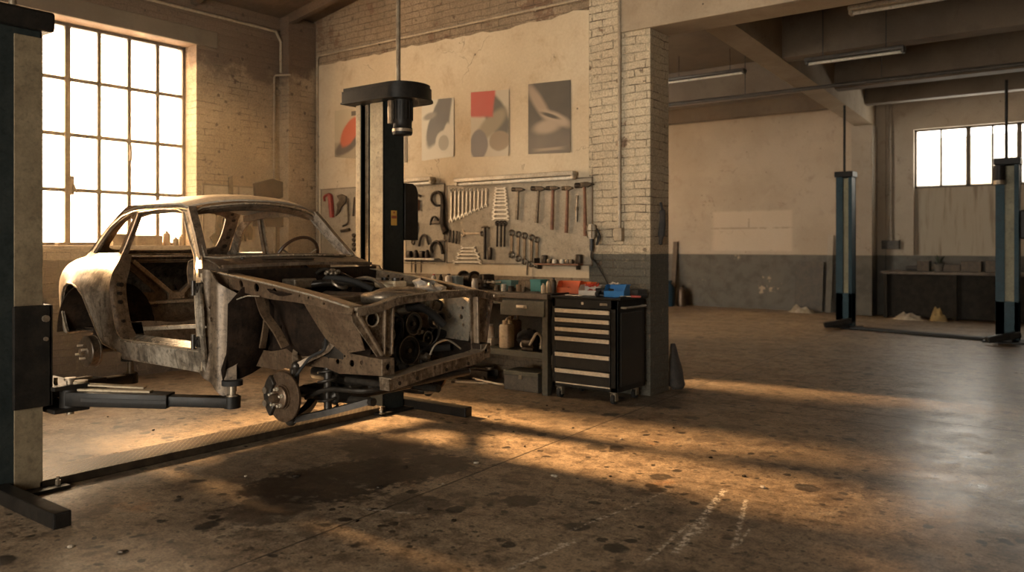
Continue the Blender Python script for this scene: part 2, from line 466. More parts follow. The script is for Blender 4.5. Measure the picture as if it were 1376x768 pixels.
def floor_mat():
    s = NT('floor_concrete')
    x, y, z = s.sep()
    n1 = s.noise(.55, 6, .6, dist=.3); n2 = s.noise(2.6, 7, .66); n3 = s.noise(14, 6, .65); n4 = s.noise(80, 4, .6)
    n5 = s.noise(1.3, 7, .7, dist=.6)
    col = s.mix(s.ramp(n1, .35, .65), (.29, .215, .14), (.20, .15, .10))
    col = s.mix(s.math('MULTIPLY', s.ramp(n2, .5, .72), .8), col, (.12, .085, .055))
    col = s.mix(s.math('MULTIPLY', s.ramp(n5, .58, .7), .5), col, (.36, .30, .22))
    # rust tint in patches
    col = s.mix(s.math('MULTIPLY', s.ramp(s.noise(1.9, 5, .6), .62, .75), .5), col, (.30, .13, .04))
    # smoother, paler area at right: the paleness is the far window's reflection painted in
    # oil: small crisp drops, dark blots; the biggest also paint in the car's shadow
    wv = s.n('ShaderNodeVectorMath', operation='ADD'); s.l(s.co, wv.inputs[0])
    nn = s.n('ShaderNodeTexNoise'); s.l(s.co, nn.inputs[0]); nn.inputs['Scale'].default_value = 9.; nn.inputs['Detail'].default_value = 4
    sc_ = s.n('ShaderNodeVectorMath', operation='SCALE'); s.l(nn.outputs['Color'], sc_.inputs[0]); sc_.inputs['Scale'].default_value = .09
    s.l(sc_.outputs[0], wv.inputs[1])
    def drops(scale, r0, r1, gate_scale, g0, g1):
        v = s.n('ShaderNodeTexVoronoi'); s.l(wv.outputs[0], v.inputs[0]); v.inputs['Scale'].default_value = scale
        size = s.n('ShaderNodeSeparateColor'); s.l(v.outputs['Color'], size.inputs[0])
        d = s.math('DIVIDE', v.outputs['Distance'], s.math('ADD', s.math('MULTIPLY', size.outputs[0], 1.), .25))
        return s.math('MULTIPLY', s.ramp(d, r0, r1, 1, 0), s.ramp(s.noise(gate_scale, 3), g0, g1))
    d1 = drops(3.2, .16, .21, .8, .38, .46)
    d2 = drops(8., .18, .24, 1.1, .40, .48)
    d3 = drops(19., .20, .28, 1.7, .38, .46)
    def blot(cx, cy, r, soft=.25, k=1.):
        dx = s.math('SUBTRACT', x, cx); dy = s.math('SUBTRACT', y, cy)
        d = s.math('SQRT', s.math('ADD', s.math('MULTIPLY', dx, dx), s.math('MULTIPLY', dy, dy)))
        d = s.math('ADD', d, s.math('MULTIPLY', s.math('SUBTRACT', n3, .5), r * 1.2))
        d = s.math('ADD', d, s.math('MULTIPLY', s.math('SUBTRACT', n2, .5), r * 1.6))
        return s.math('MULTIPLY', s.ramp(d, r * (1 - soft), r * (1 + soft), 1, 0), k)
    oil = s.math('MAXIMUM', s.math('MAXIMUM', d1, d2), s.math('MULTIPLY', d3, .8))
    for (px, py, r, k) in ((430, 650, .40, 1.), (500, 635, .34, 1.), (585, 625, .26, .9), (520, 600, .35, .7), (380, 675, .22, .8), (700, 672, .10, .8), (888, 640, .07, .9), (885, 658, .05, .9),
                           (1085, 655, .08, .9), (350, 690, .2, .6), (560, 675, .18, .6), (1060, 590, .1, .5), (800, 600, .08, .7), (950, 590, .12, .4)):
        fx, fy, _ = floor_at(px, py)
        oil = s.math('MAXIMUM', oil, blot(fx, fy, r, .13, k))
    col = s.mix(s.math('MULTIPLY', oil, .93), col, (.012, .009, .007))
    # white scrape marks
    def scrape(px, py, px2, py2, w, k=1.):
        a = floor_at(px, py); b = floor_at(px2, py2)
        L = math.hypot(b[0] - a[0], b[1] - a[1]); ux, uy = (b[0] - a[0]) / L, (b[1] - a[1]) / L
        rx = s.math('SUBTRACT', x, a[0]); ry = s.math('SUBTRACT', y, a[1])
        al = s.math('ADD', s.math('MULTIPLY', rx, ux), s.math('MULTIPLY', ry, uy))
        ac = s.math('SUBTRACT', s.math('MULTIPLY', rx, uy), s.math('MULTIPLY', ry, ux))
        ac = s.math('ADD', ac, s.math('MULTIPLY', s.math('SUBTRACT', n3, .5), .03))
        inn = s.math('MULTIPLY', s.ramp(al, 0, .08), s.ramp(al, L - .08, L, 1, 0))
        acr = s.ramp(s.math('ABSOLUTE', ac), w * .3, w, 1, 0)
        return s.math('MULTIPLY', s.math('MULTIPLY', inn, acr), s.math('MULTIPLY', s.ramp(s.noise(26, 6, .75), .47, .56), k))
    sc2 = scrape(905, 745, 975, 655, .03)
    for a in ((925, 720, 950, 700, .05, .9), (985, 740, 1003, 668, .02, .8), (675, 768, 790, 720, .018, .7), (800, 700, 905, 655, .012, .6), (860, 760, 930, 700, .014, .7),
              (480, 682, 560, 690, .02, .5), (740, 735, 780, 722, .02, .7), (990, 735, 1010, 705, .01, .8), (820, 690, 760, 715, .012, .6)):
        sc2 = s.math('MAXIMUM', sc2, scrape(*a))
    # broken pale patches, the window's reflection put into the floor colour
    wm = s.math('MULTIPLY', s.ramp(s.noise(6, 7, .75), .54, .66), s.ramp(s.noise(.5, 3, vec=s.n('ShaderNodeMapping').outputs[0]) if False else n1, .4, .55))
    reg = s.math('MULTIPLY', s.ramp(x, -1.9, -.9), s.ramp(y, 4.2, 5.2))
    col = s.mix(s.math('MULTIPLY', s.math('MULTIPLY', wm, reg), .75), col, (.62, .58, .52))
    # sawn joints
    wx = s.math('ADD', x, s.math('MULTIPLY', s.math('SUBTRACT', n3, .5), .012))
    wy = s.math('ADD', y, s.math('MULTIPLY', s.math('SUBTRACT', n3, .5), .012))
    def line(v, at, w=.007): return s.ramp(s.math('ABSOLUTE', s.math('SUBTRACT', v, at)), w * .5, w * 1.3, 1, 0)
    j = line(s.math('ADD', wx, s.math('MULTIPLY', y, .055)), -3.08, .008)
    j = s.math('MAXIMUM', j, line(wy, 7.42, .012))
    j = s.math('MAXIMUM', j, line(wy, 7.0, .006))
    j = s.math('MAXIMUM', j, line(wx, -7.9))
    j = s.math('MAXIMUM', j, line(wy, 12.2))
    # a wandering crack
    ca, cb = floor_at(640, 690), floor_at(1130, 762)
    L = math.hypot(cb[0] - ca[0], cb[1] - ca[1]); ux, uy = (cb[0] - ca[0]) / L, (cb[1] - ca[1]) / L
    rx = s.math('SUBTRACT', x, ca[0]); ry = s.math('SUBTRACT', y, ca[1])
    ac = s.math('SUBTRACT', s.math('MULTIPLY', rx, uy), s.math('MULTIPLY', ry, ux))
    ac = s.math('ADD', ac, s.math('MULTIPLY', s.math('SUBTRACT', n2, .5), .35))
    crk = s.ramp(s.math('ABSOLUTE', ac), .002, .006, 1, 0)
    j = s.math('MAXIMUM', j, s.math('MULTIPLY', crk, .7))
    col = s.mix(s.math('MULTIPLY', j, .85), col, (.03, .022, .015))
    n6 = s.noise(5.5, 8, .74, dist=.5); n7 = s.noise(30, 6, .7)
    col = s.mix(s.math('MULTIPLY', s.ramp(n6, .48, .62), .72), col, (.075, .05, .031))
    col = s.mix(s.math('MULTIPLY', s.ramp(n6, .44, .34), .30), col, (.40, .33, .24))
    col = s.mix(s.math('MULTIPLY', s.ramp(n7, .52, .64), .62), col, (.05, .034, .021))
    col = s.mix(.5, col, s.mix(s.ramp(n4, .3, .7), (.2, .2, .2), (.85, .85, .85)), 'OVERLAY')
    col = s.mix(.45, col, s.mix(s.ramp(n3, .3, .7), (.2, .2, .2), (.8, .8, .8)), 'OVERLAY')
    col = s.mix(s.math('MULTIPLY', sc2, .95), col, (.78, .70, .58))
    r = s.math('ADD', s.math('MULTIPLY', n2, .35), .30)
    r = s.math('SUBTRACT', r, s.math('MULTIPLY', oil, .02))
    r = s.math('ADD', r, s.math('MULTIPLY', s.math('MULTIPLY', wm, reg), .2))
    r = s.math('SUBTRACT', r, s.math('MULTIPLY', reg, .14))
    h = s.math('SUBTRACT', s.math('ADD', s.math('MULTIPLY', n3, .35), s.math('MULTIPLY', n2, .6)), j)
    nm = s.bump(h, .5, .007); nm = s.bump(n4, .25, .0018, nm)
    return s.done(col, r, 0, nm)
floor_mat()

def glass_mat(name, dirt=.25, tint=(.98, .95, .9)):
    s = NT(name); s.t.nodes.remove(s.b)
    n1 = s.noise(2.2, 6, .65); x, y, z = s.sep()
    n2 = s.noise(1., 4, .6, vec=s.comb(s.math('MULTIPLY', s.math('ADD', x, y), 14.), s.math('MULTIPLY', z, 1.6)))
    tr = s.n('ShaderNodeBsdfTransparent'); tr.inputs[0].default_value = (*tint, 1)
    tl = s.n('ShaderNodeBsdfTranslucent'); tl.inputs[0].default_value = (.85, .78, .66, 1)
    gl = s.n('ShaderNodeBsdfGlossy'); gl.inputs['Roughness'].default_value = .12; gl.inputs[0].default_value = (.8, .8, .8, 1)
    m = s.n('ShaderNodeMixShader'); s.put(m.inputs[0], s.ramp(s.math('ADD', s.math('MULTIPLY', n1, .6), s.math('MULTIPLY', n2, .4)), .35, .65, dirt * .3, dirt * 1.5))
    s.l(tr.outputs[0], m.inputs[1]); s.l(tl.outputs[0], m.inputs[2])
    m2 = s.n('ShaderNodeMixShader'); m2.inputs[0].default_value = .05
    s.l(m.outputs[0], m2.inputs[1]); s.l(gl.outputs[0], m2.inputs[2]); s.l(m2.outputs[0], s.out.inputs[0])
    MATS[name] = s.m
glass_mat('dirty_glass', .3)
glass_mat('dimming_glass', .5, (.26, .26, .25))  # dark tint that holds back the sun in the added far-bay window
glass_mat('far_glass', .2, (.95, .97, 1.))

worn('window_iron', (.075, .055, .035), (.13, .09, .055), (.16, .07, .03), 8, .55, .2, .2)
worn('conduit_paint', (.40, .32, .22), (.32, .25, .17), (.15, .09, .05), 6, .5, .1, .15)
worn('wood_ceiling', (.11, .07, .042), (.08, .05, .03), None, 3, .7, 0, .2)
worn('lamp_housing', (.52, .44, .32), (.42, .34, .24), (.2, .13, .08), 9, .45, .1, .1, amount=.3)
worn('lamp_tube', (.72, .66, .54), (.62, .55, .44), None, 6, .3, 0, .05)
worn('dark_fixture', (.05, .042, .035), (.08, .065, .05), None, 8, .5, .2, .1)

# ------------------------------------------------------------------ room shell
XW, YT, YB, XP = -8.80, 7.05, 18.3, -3.64     # window wall, tool wall, back wall, end of the pier
XR, YF = 4.5, -4.2                            # walls out of frame
H0 = 4.45
def roof_z(x): return H0 + .16 * (x + 8.62)
struct(MB().b2((-12, YF - .3, -.15), (XR + .3, YB + .4, 0)).build('floor', 'floor_concrete', smooth=False))
# window wall with its opening
WY0, WY1, WZ0, WZ1 = 2.69, 5.41, 1.45, 3.84
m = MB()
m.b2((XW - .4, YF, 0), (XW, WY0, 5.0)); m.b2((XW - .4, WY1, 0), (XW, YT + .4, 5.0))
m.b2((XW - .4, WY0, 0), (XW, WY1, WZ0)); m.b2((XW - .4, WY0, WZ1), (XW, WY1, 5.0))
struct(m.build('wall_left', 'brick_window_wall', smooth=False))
struct(MB().b2((XW - .02, WY0 - .35, WZ1), (XW + .025, WY1 + .27, WZ1 + .2), bev=.01).build('trim_1', 'concrete_dark', smooth=False))
struct(MB().b2((XW - .28, WY0 + .005, WZ0 - .04), (XW + .05, WY1 - .005, WZ0 + .004), bev=.006).build('trim_2', 'conduit_paint', smooth=False))
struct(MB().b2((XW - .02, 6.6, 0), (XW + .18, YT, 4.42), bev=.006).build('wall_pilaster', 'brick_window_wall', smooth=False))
# tool wall, its plaster coat, pier and header beam
struct(MB().b2((XW - .4, YT, 0), (XP - .36, YT + .37, 7.2)).build('wall_tool_side', 'brick_tool_wall', smooth=False))
o = struct(MB().b2((XP - .36, YT - .03, 0), (XP, YT + .37, 3.55), bev=.008).build('wall_pier', 'brick_pier', smooth=False))
# pale brick strip next to the pier
struct(MB().b2((XP - .70, YT - .012, 0), (XP - .355, YT + .01, 5.6)).build('wall_pier_strip', 'brick_pier', smooth=False))
ol = [(-8.6, 1.12), (XP - .70, 1.12)]
k = 46
top = []
for i in range(k + 1):
    xx = XP - .70 + (-8.6 - (XP - .70)) * i / k
    top.append((xx, 3.84 + .05 * noise.noise(Vector((xx * 2.1, 3, 0))) + .025 * noise.noise(Vector((xx * 9, 1, 0)))))
m = MB().prism(ol + top, .014, M=T(0, YT - .007, 0) @ R(90, 'X'))
struct(m.build('wall_plaster_coat', 'plaster_tool', smooth=False))
m = MB(); m.b2((XP - .34, YT - .05, 3.55), (XR, YT + .37, 4.05), bev=.012); m.b2((XP - .34, YT + .02, 4.04), (XR, YT + .37, 7.2))
struct(m.build('header_beam', 'concrete_beam', smooth=False))
struct(MB().b2((1.6, YT - .03, 0), (1.98, YT + .37, 3.56)).build('wall_pier_right', 'brick_pier', smooth=False))
# near ceiling: sloped boards
def ceil_pt(u, v):
    x = lerp(XW - .4, XR + .3, u); return (x, lerp(YF - .3, YT + .37, v), roof_z(x))
m = MB().grid(ceil_pt, 2, 2, -.12)
for i in range(9):
    y = -3.6 + i * 1.28
    m.bar((XW, y, roof_z(XW) - .06), (XR, y, roof_z(XR) - .06), .07, .12)
struct(m.build('ceiling', 'wood_ceiling', smooth=False))
# walls behind the camera: unseen door opening, added and sized for fill daylight
m = MB(); m.b2((XW - .4, YF - .3, 0), (-4.6, YF, 7)); m.b2((.8, YF - .3, 0), (XR + .3, YF, 7)); m.b2((-4.6, YF - .3, 3.2), (.8, YF, 7))
struct(m.build('wall_behind', 'plaster_back', smooth=False))
struct(MB().b2((XR, YF, 0), (XR + .3, YB + .4, 7)).build('wall_right', 'plaster_back', smooth=False))

# far bay
FZ = 4.75
m = MB(); cx0 = -3.50; wx0, wx1, wz0, wz1 = -3.47, -.15, 2.64, 3.85
YK = 18.35
m.b2((-12, YB, 0), (-4.0, YB + .4, FZ))
m.b2((-4.0, YK, 0), (wx0, YK + .4, FZ)); m.b2((wx1, YK, 0), (XR, YK + .4, FZ))
m.b2((wx0, YK, wz1), (wx1, YK + .4, FZ)); m.b2((wx0, YK, 0), (wx1, YK + .4, 1.24))
struct(m.build('wall_back', 'plaster_back', smooth=False))
struct(MB().b2((wx0, YK + .12, 1.24), (wx1, YK + .4, wz0)).build('wall_niche', 'plaster_streaked', smooth=False))
struct(MB().b2((-4.57, YB - .45, 0), (-4.16, YB + .02, 3.96), bev=.01).build('wall_back_pillar', 'plaster_far', smooth=False))
m = MB(); m.b2((-12, YT + .37, 0), (-11.7, 11.5, FZ)); m.b2((-12, 17.2, 0), (-11.7, YB, FZ)); m.b2((-12, 11.5, 0), (-11.7, 17.2, 2.4)); m.b2((-12, 11.5, 4.1), (-11.7, 17.2, FZ))
struct(m.build('wall_far_left', 'plaster_back', smooth=False))
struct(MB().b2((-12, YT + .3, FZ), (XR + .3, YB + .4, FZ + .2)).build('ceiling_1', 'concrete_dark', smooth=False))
m = MB(); m.bar((-4.37, YB, 4.36), (-3.62, YT + .37, 4.36), .36, .78)
struct(m.build('ceiling_beam', 'concrete_beam', smooth=False))
for i, (y, z, w) in enumerate(((10.9, 3.98, .3), (14.2, 4.1, .3), (17.0, 4.25, .25))):
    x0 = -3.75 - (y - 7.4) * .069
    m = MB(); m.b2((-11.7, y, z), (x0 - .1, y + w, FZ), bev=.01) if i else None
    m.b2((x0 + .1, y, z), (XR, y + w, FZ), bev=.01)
    struct(m.build('ceiling_beam_cross', 'concrete_dark', smooth=False))

# ------------------------------------------------------------------ windows
def window(name, y0, y1, z0, z1, cols, rows, X, thick=(), t=.014, pane='dirty_glass'):
    m = MB(); fr = .035
    for (a, b, c, d) in ((y0, y1, z0, z0 + fr), (y0, y1, z1 - fr, z1)): m.b2((X - .03, a, c), (X + .03, b, d))
    for (a, b) in ((y0, y0 + fr), (y1 - fr, y1)): m.b2((X - .03, a, z0), (X + .03, b, z1))
    for i in range(1, cols):
        y = y0 + (y1 - y0) * i / cols; w = .028 if i in thick else t / 1.3
        m.b2((X - .028, y - w, z0), (X + .028, y + w, z1)) if i in thick else m.b2((X - .018, y - w, z0), (X + .018, y + w, z1))
    for j in range(1, rows):
        z = z0 + (z1 - z0) * j / rows; m.b2((X - .017, y0, z - t * .75), (X + .017, y1, z + t * .75))
    fo = m.build(name, 'window_iron', smooth=False); struct(fo)
    g = MB().b2((X - .003, y0 + .01, z0 + .01), (X + .003, y1 - .01, z1 - .01)).build('pane', pane, fo, smooth=False)
    return fo
w1 = window('window_1', WY0, WY1, WZ0 + .004, WZ1, 8, 4, XW - .27, thick=(4,), t=.026)
window('fill_window', 11.5, 17.2, 2.4, 4.1, 10, 3, -11.85, thick=(5,), t=.03, pane='dimming_glass')  # unseen window added to light the far bay
m = MB(); m.b2((XW - .255, 4.72, 2.42), (XW - .225, 4.745, 2.6)); m.cyl((XW - .22, 4.73, 2.53), (XW - .22, 4.73, 2.44), .012, seg=8)
m.build('handle', 'window_iron', w1)
m = MB(); m.b2((XW - .25, 4.08, 2.0), (XW - .22, 4.105, 2.2)); m.cyl((XW - .21, 4.09, 2.12), (XW - .21, 4.13, 2.02), .01, seg=8)
m.build('handle', 'window_iron', w1)
# far window: frame in x
m = MB(); Yw = YK + .14
for (a, b, c, d) in ((wx0, wx1, wz0, wz0 + .04), (wx0, wx1, wz1 - .04, wz1)): m.b2((a, Yw - .03, c), (b, Yw + .03, d))
xs = [-3.45, -2.98, -2.49, -2.07, -1.62, -1.2, -.75, -.19]
for i, x in enumerate(xs):
    w = .04 if i in (2, 4, 6) else .016
    m.b2((x - w, Yw - .03, wz0), (x + w, Yw + .03, wz1))
w2 = struct(m.build('window_2', 'window_iron', smooth=False))
MB().b2((wx0 + .01, Yw - .003, wz0 + .01), (wx1 - .01, Yw + .003, wz1 - .01)).build('pane', 'far_glass', w2, smooth=False)
struct(MB().b2((wx0 - .02, YK - .03, 1.2), (wx1 + .02, YK + .12, 1.26)).build('trim_3', 'plaster_far', smooth=False))

# ------------------------------------------------------------------ conduits, ceiling lamps
def conduit(label, pts, r=.014, mat_='conduit_paint', clips=()):
    m = MB().tube(pts, r, 8)
    o = m.build('conduit', mat_)
    tag(o, label, 'pipe')
    for c, ax in clips:
        MB().box(c, (.05 if ax != 'x' else .02, .03, .02 if ax != 'x' else .05)).build('clip', mat_, o)
    return o
conduit('painted conduit running along the tool wall just above the plaster edge and down the corner', [(-8.56, YT - .03, .9), (-8.56, YT - .03, 3.93), (-8.52, YT - .03, 3.97), (XP - .72, YT - .03, 3.97)], .016,
        clips=[((-7.4, YT - .02, 3.97), 'x'), ((-6.1, YT - .02, 3.97), 'x'), ((-5.0, YT - .02, 3.97), 'x'), ((-8.56, YT - .02, 2.9), 'z')])
pr = on_y(833, 100, YT - .04)[0]
o = conduit('painted conduit coming straight down the brick pier to a small junction box', [(pr, YT - .05, 5.2), (pr, YT - .05, 1.62)], .018, clips=[((pr, YT - .03, 3.1), 'z'), ((pr, YT - .03, 2.2), 'z')])
MB().box((pr, YT - .055, 1.56), (.09, .07, .13), bev=.01).build('junction_box', 'conduit_paint', o)
conduit('twin run of conduit on the window wall beside the brick pilaster', [(XW + .02, 6.5, .6), (XW + .02, 6.5, 3.62), (XW + .02, 6.52, 3.66), (XW + .2, 6.62, 3.66)], .014)
conduit('high pipe running under the ceiling along the top of the window wall', [(XW + .05, YF + .1, 4.22), (XW + .05, 6.5, 4.22), (XW + .05, 6.58, 4.1), (XW + .05, 6.58, 3.7)], .018)

def tube_lamp(label, a, b, group=None, lit=False, w=.1, drop=0, dark=False, mat_t='lamp_tube'):
    """a fluorescent fitting between two ends, tube underneath"""
    a, b = Vector(a), Vector(b); d = b - a; L = d.length
    t = thing('fluorescent_lamp', label, 'lamp', (a + b) / 2, math.atan2(d.y, d.x), group)
    hm = 'dark_fixture' if dark else 'lamp_housing'
    MB().box((0, 0, 0), (L, w, .045), bev=.008).build('housing', hm, t)
    for sx in (-1, 1):
        MB().box((sx * (L / 2 - .02), 0, -.035), (.035, w * .7, .05), bev=.006).build('end_cap', hm, t)
    if drop:
        for sx in (-.32, .32): MB().cyl((sx * L, 0, .02), (sx * L, 0, drop - t.location.z), .008, seg=6).build('hanger_rod', 'dark_fixture', t)
    MB().cyl((-L / 2 + .03, 0, -.045), (L / 2 - .03, 0, -.045), .019, seg=12).build('tube', mat_t, t)
    return t
# ------------------------------------------------------------------ vehicle lifts
worn('lift_blue', (.014, .019, .019), (.022, .027, .026), (.10, .075, .05), 5, .5, .0, .12, amount=.28, spec=.22)
worn('lift_blue_far', (.012, .034, .046), (.016, .044, .058), (.06, .06, .05), 5, .5, .0, .12, amount=.25, spec=.25)
worn('lift_dark', (.010, .009, .008), (.018, .015, .012), (.06, .04, .025), 8, .45, .0, .2, amount=.3, spec=.22)
worn('lift_cream', (.40, .32, .20), (.30, .23, .14), (.14, .08, .04), 5, .5, .1, .15, amount=.5)
worn('cover_shaded', (.22, .175, .11), (.15, .115, .07), (.07, .045, .025), 5, .55, .1, .15, amount=.4)  # darker copy of the lift cream, the near column's shade put into the colour
worn('lift_olive', (.20, .18, .10), (.16, .14, .08), (.10, .07, .04), 4, .5, .05, .1)
worn('rubber', (.010, .009, .008), (.018, .016, .014), None, 20, .8, 0, .2)
worn('steel_rod', (.35, .29, .21), (.22, .17, .12), (.10, .06, .03), 9, .4, .6, .1)
plain('sticker_yellow', (.55, .33, .07), .5)
plain('sticker_red', (.30, .08, .04), .5)
def tread_mat():
    s = NT('tread_plate')
    x, y, z = s.sep()
    u = s.math('MULTIPLY', s.math('ADD', x, y), 22.); v = s.math('MULTIPLY', s.math('SUBTRACT', x, y), 22.)
    iu = s.math('FLOOR', u); iv = s.math('FLOOR', v)
    par = s.math('MODULO', s.math('ABSOLUTE', s.math('ADD', iu, iv)), 2.)
    fu = s.math('ABSOLUTE', s.math('SUBTRACT', s.math('FRACT', u), .5)); fv = s.math('ABSOLUTE', s.math('SUBTRACT', s.math('FRACT', v), .5))
    a = s.math('ADD', s.math('MULTIPLY', fu, s.math('ADD', .9, s.math('MULTIPLY', par, 2.2))), s.math('MULTIPLY', fv, s.math('SUBTRACT', 3.1, s.math('MULTIPLY', par, 2.2))))
    h = s.math('MULTIPLY', s.ramp(a, .30, .50, 1, 0), s.ramp(z, .0535, .0545))
    n = s.noise(12, 5); 
    col = s.mix(s.ramp(n, .35, .65), (.035, .026, .018), (.07, .052, .034))
    col = s.mix(s.math('MULTIPLY', h, .75), col, (.34, .27, .18))
    nm = s.bump(h, .9, .004)
    return s.done(col, s.math('ADD', .28, s.math('MULTIPLY', n, .25)), .4, nm)
tread_mat()

def column_parts(root, y_in, s, blue, strip, detail=True):
    """one column; y_in = its open side, s = +1 when its back lies towards +y. Local x in -.175...175"""
    hw, dp, H = .175, .25, 2.72
    yb = y_in + s * dp
    def B(m, x0, x1, ya, yb_, z0, z1, bev=.003): m.b2((x0, min(ya, yb_), z0), (x1, max(ya, yb_), z1), bev=bev)
    m = MB()
    B(m, -hw, hw, yb, yb - s * .014, .02, H); B(m, -hw, -hw + .014, y_in, yb, .02, H); B(m, hw - .014, hw, y_in, yb, .02, H)
    B(m, -hw, -hw + .065, y_in, y_in + s * .014, .02, H); B(m, hw - .165, hw, y_in, y_in + s * .014, .02, H)
    col = m.build('column', blue, root, smooth=False)
    m = MB(); B(m, hw - .162, hw - .004, y_in - s * .006, y_in + s * .001, .35, H - .02); B(m, -hw + .002, -hw + .062, y_in - s * .004, y_in + s * .001, .1, H - .02)
    m.build('slide_face', strip, root, smooth=False)
    m = MB(); B(m, -hw + .085, -hw + .125, y_in + s * .03, y_in + s * .07, .1, H)
    m.build('ball_screw', 'steel_rod', root, smooth=False)
    m = MB(); B(m, -hw + .03, hw - .03, yb - s * .06, yb - s * .02, .1, H)
    m.build('inner_rail', 'lift_dark', root, smooth=False)
    # base plate with bolts
    m = MB(); B(m, -.25, .28, y_in - s * .12, yb + s * .1, 0, .022, .004)
    base = m.build('base_plate', 'lift_dark', root, smooth=False)
    for bx in (-.2, .22):
        for by in (y_in - s * .07, yb + s * .05):
            m = MB(); m.cyl((bx, by, .022), (bx, by, .05), .016, seg=6); m.cyl((bx, by, .05), (bx, by, .075), .009, seg=8)
            m.build('anchor_bolt', 'steel_rod', base)
    return col

def swing_arm(root, a, b, zpad, name='swing_arm'):
    a, b = Vector(a), Vector(b); mid = a.lerp(b, .62)
    m = MB(); m.bar(a, mid, .13, .085, .006); m.cyl(a + Vector((0, 0, -.06)), a + Vector((0, 0, .06)), .06, seg=20)
    o = m.build(name, 'lift_dark', root)
    m = MB(); m.bar(a.lerp(b, .4), b, .09, .062, .005); m.cyl(b + Vector((0, 0, -.035)), b + Vector((0, 0, .035)), .05, seg=18)
    m.build('telescoping_arm', 'lift_dark', o)
    d = (b - a).normalized(); n = Vector((-d.y, d.x, 0))
    m = MB(); m.bar(a.lerp(b, .02) + n * .0 + Vector((0, 0, .05)), a.lerp(b, .5) + Vector((0, 0, .05)), .05, .012)
    m.build('arm_brace', 'lift_cream', o)
    m = MB(); m.bar(a.lerp(b, .1) - n * .068, a.lerp(b, .62) - n * .068, .006, .02)
    m.build('edge_strip', 'lift_dark', o)
    m = MB(); m.cyl((b.x, b.y, b.z), (b.x, b.y, zpad - .02), .022, seg=14); m.cyl((b.x, b.y, b.z + .03), (b.x, b.y, b.z + .045), .035, seg=14)
    m.build('pad_screw', 'steel_rod', o)
    m = MB().cyl((b.x, b.y, zpad - .03), (b.x, b.y, zpad), .062, seg=20)
    m.build('lifting_pad', 'rubber', o)
    return o

LX = -5.305
lift = thing('vehicle_lift', 'dark blue two-post lift in the near bay carrying the bare car body on its arms', 'car lift', (LX, 0, 0))
for s, yi in ((1, 4.93), (-1, 2.15)):
    column_parts(lift, yi, s, 'lift_blue', 'lift_cream')
    # long foot beam lying along x
    yb = 5.24 if s > 0 else 1.92
    m = MB(); m.b2((-.5, yb - .045, .002), (.96 if s < 0 else .88, yb + .045, .085), bev=.006)
    fb = m.build('foot_beam', 'lift_dark', lift, smooth=False)
    for ex in (.93 if s < 0 else .85,):
        m = MB(); m.b2((ex + .026, yb - .036, .012), (ex + .033, yb + .036, .076)); m.build('end_plate', 'lift_dark', fb, smooth=False)
# cream cover on the outer flank of the near column
MB().b2((.176, 1.995, .02), (.185, 2.15, 2.68), bev=.002).build('flank_cover', 'cover_shaded', lift, smooth=False)
# cap of the far column with its motor
ol = []
for i in range(25):
    a = PI / 2 - PI * i / 24
    ol.append((.33 + .19 * math.cos(a), 5.06 + .24 * math.sin(a)))
ol += [(-.24, 4.82), (-.24, 5.30)]
m = MB().prism(ol, .10, M=T(0, 0, 2.765)); m.prism([(x * .985, 5.06 + (y - 5.06) * .94) for x, y in ol], .03, M=T(0, 0, 2.83))
m.prism([(.04 + (x - .04) * 1.03, 5.06 + (y - 5.06) * 1.04) for x, y in ol], .015, M=T(0, 0, 2.71))
m.build('column_cap', 'lift_dark', lift, bevel=.008)
m = MB().lathe([(0, 2.71), (.085, 2.71), (.085, 2.52), (.082, 2.51), (.082, 2.47), (.088, 2.46), (.088, 2.42), (.08, 2.405), (0, 2.40)], T(.335, 5.0, 0), 28)
for i in range(18):
    a = 2 * PI * i / 18
    m.box((.335 + .087 * math.cos(a), 5.0 + .087 * math.sin(a), 2.61), (.012, .004, .16), rz=a)
mo = m.build('motor', 'lift_dark', lift)
MB().b2((.255, 4.9, 2.50), (.30, 4.96, 2.70), bev=.004).build('terminal_box', 'steel_rod', mo)
MB().cyl((.335, 5.0, 2.43), (.335, 5.0, 2.455), .0895, seg=28).build('motor_band', 'steel_rod', mo)
MB().tube([(.235, 5.05, 2.84), (.235, 5.05, 5.9)], .021, 12).build('cable_conduit', 'steel_rod', lift)
m = MB()
ol = [(5.19, 1.50), (5.36, 1.50), (5.36, 1.93), (5.34, 1.98), (5.29, 2.01), (5.19, 2.01)]
m.prism([(x, y) for x, y in ol], .14, M=T(.11, 0, 0) @ Matrix(((0, 0, 1, 0), (1, 0, 0, 0), (0, 1, 0, 0), (0, 0, 0, 1))))
m.build('control_box', 'lift_dark', lift, bevel=.006)
sx = .1757
st = MB().b2((sx, 5.02, 1.63), (sx + .002, 5.09, 1.76)).build('warning_sticker', 'sticker_yellow', lift, smooth=False)
m = MB(); m.b2((sx + .002, 5.025, 1.69), (sx + .003, 5.085, 1.715)); m.b2((sx + .002, 5.045, 1.735), (sx + .003, 5.065, 1.75)); m.build('warning_marks', 'sticker_red', st, smooth=False)
# cap of the near column
m = MB().b2((-.24, 1.85, 2.72), (.22, 2.21, 2.84), bev=.02)
m.build('column_cap', 'lift_dark', lift, smooth=False)
MB().tube([(.02, 2.05, 2.84), (.02, 2.05, 5.7)], .021, 12).build('cable_conduit', 'steel_rod', lift)
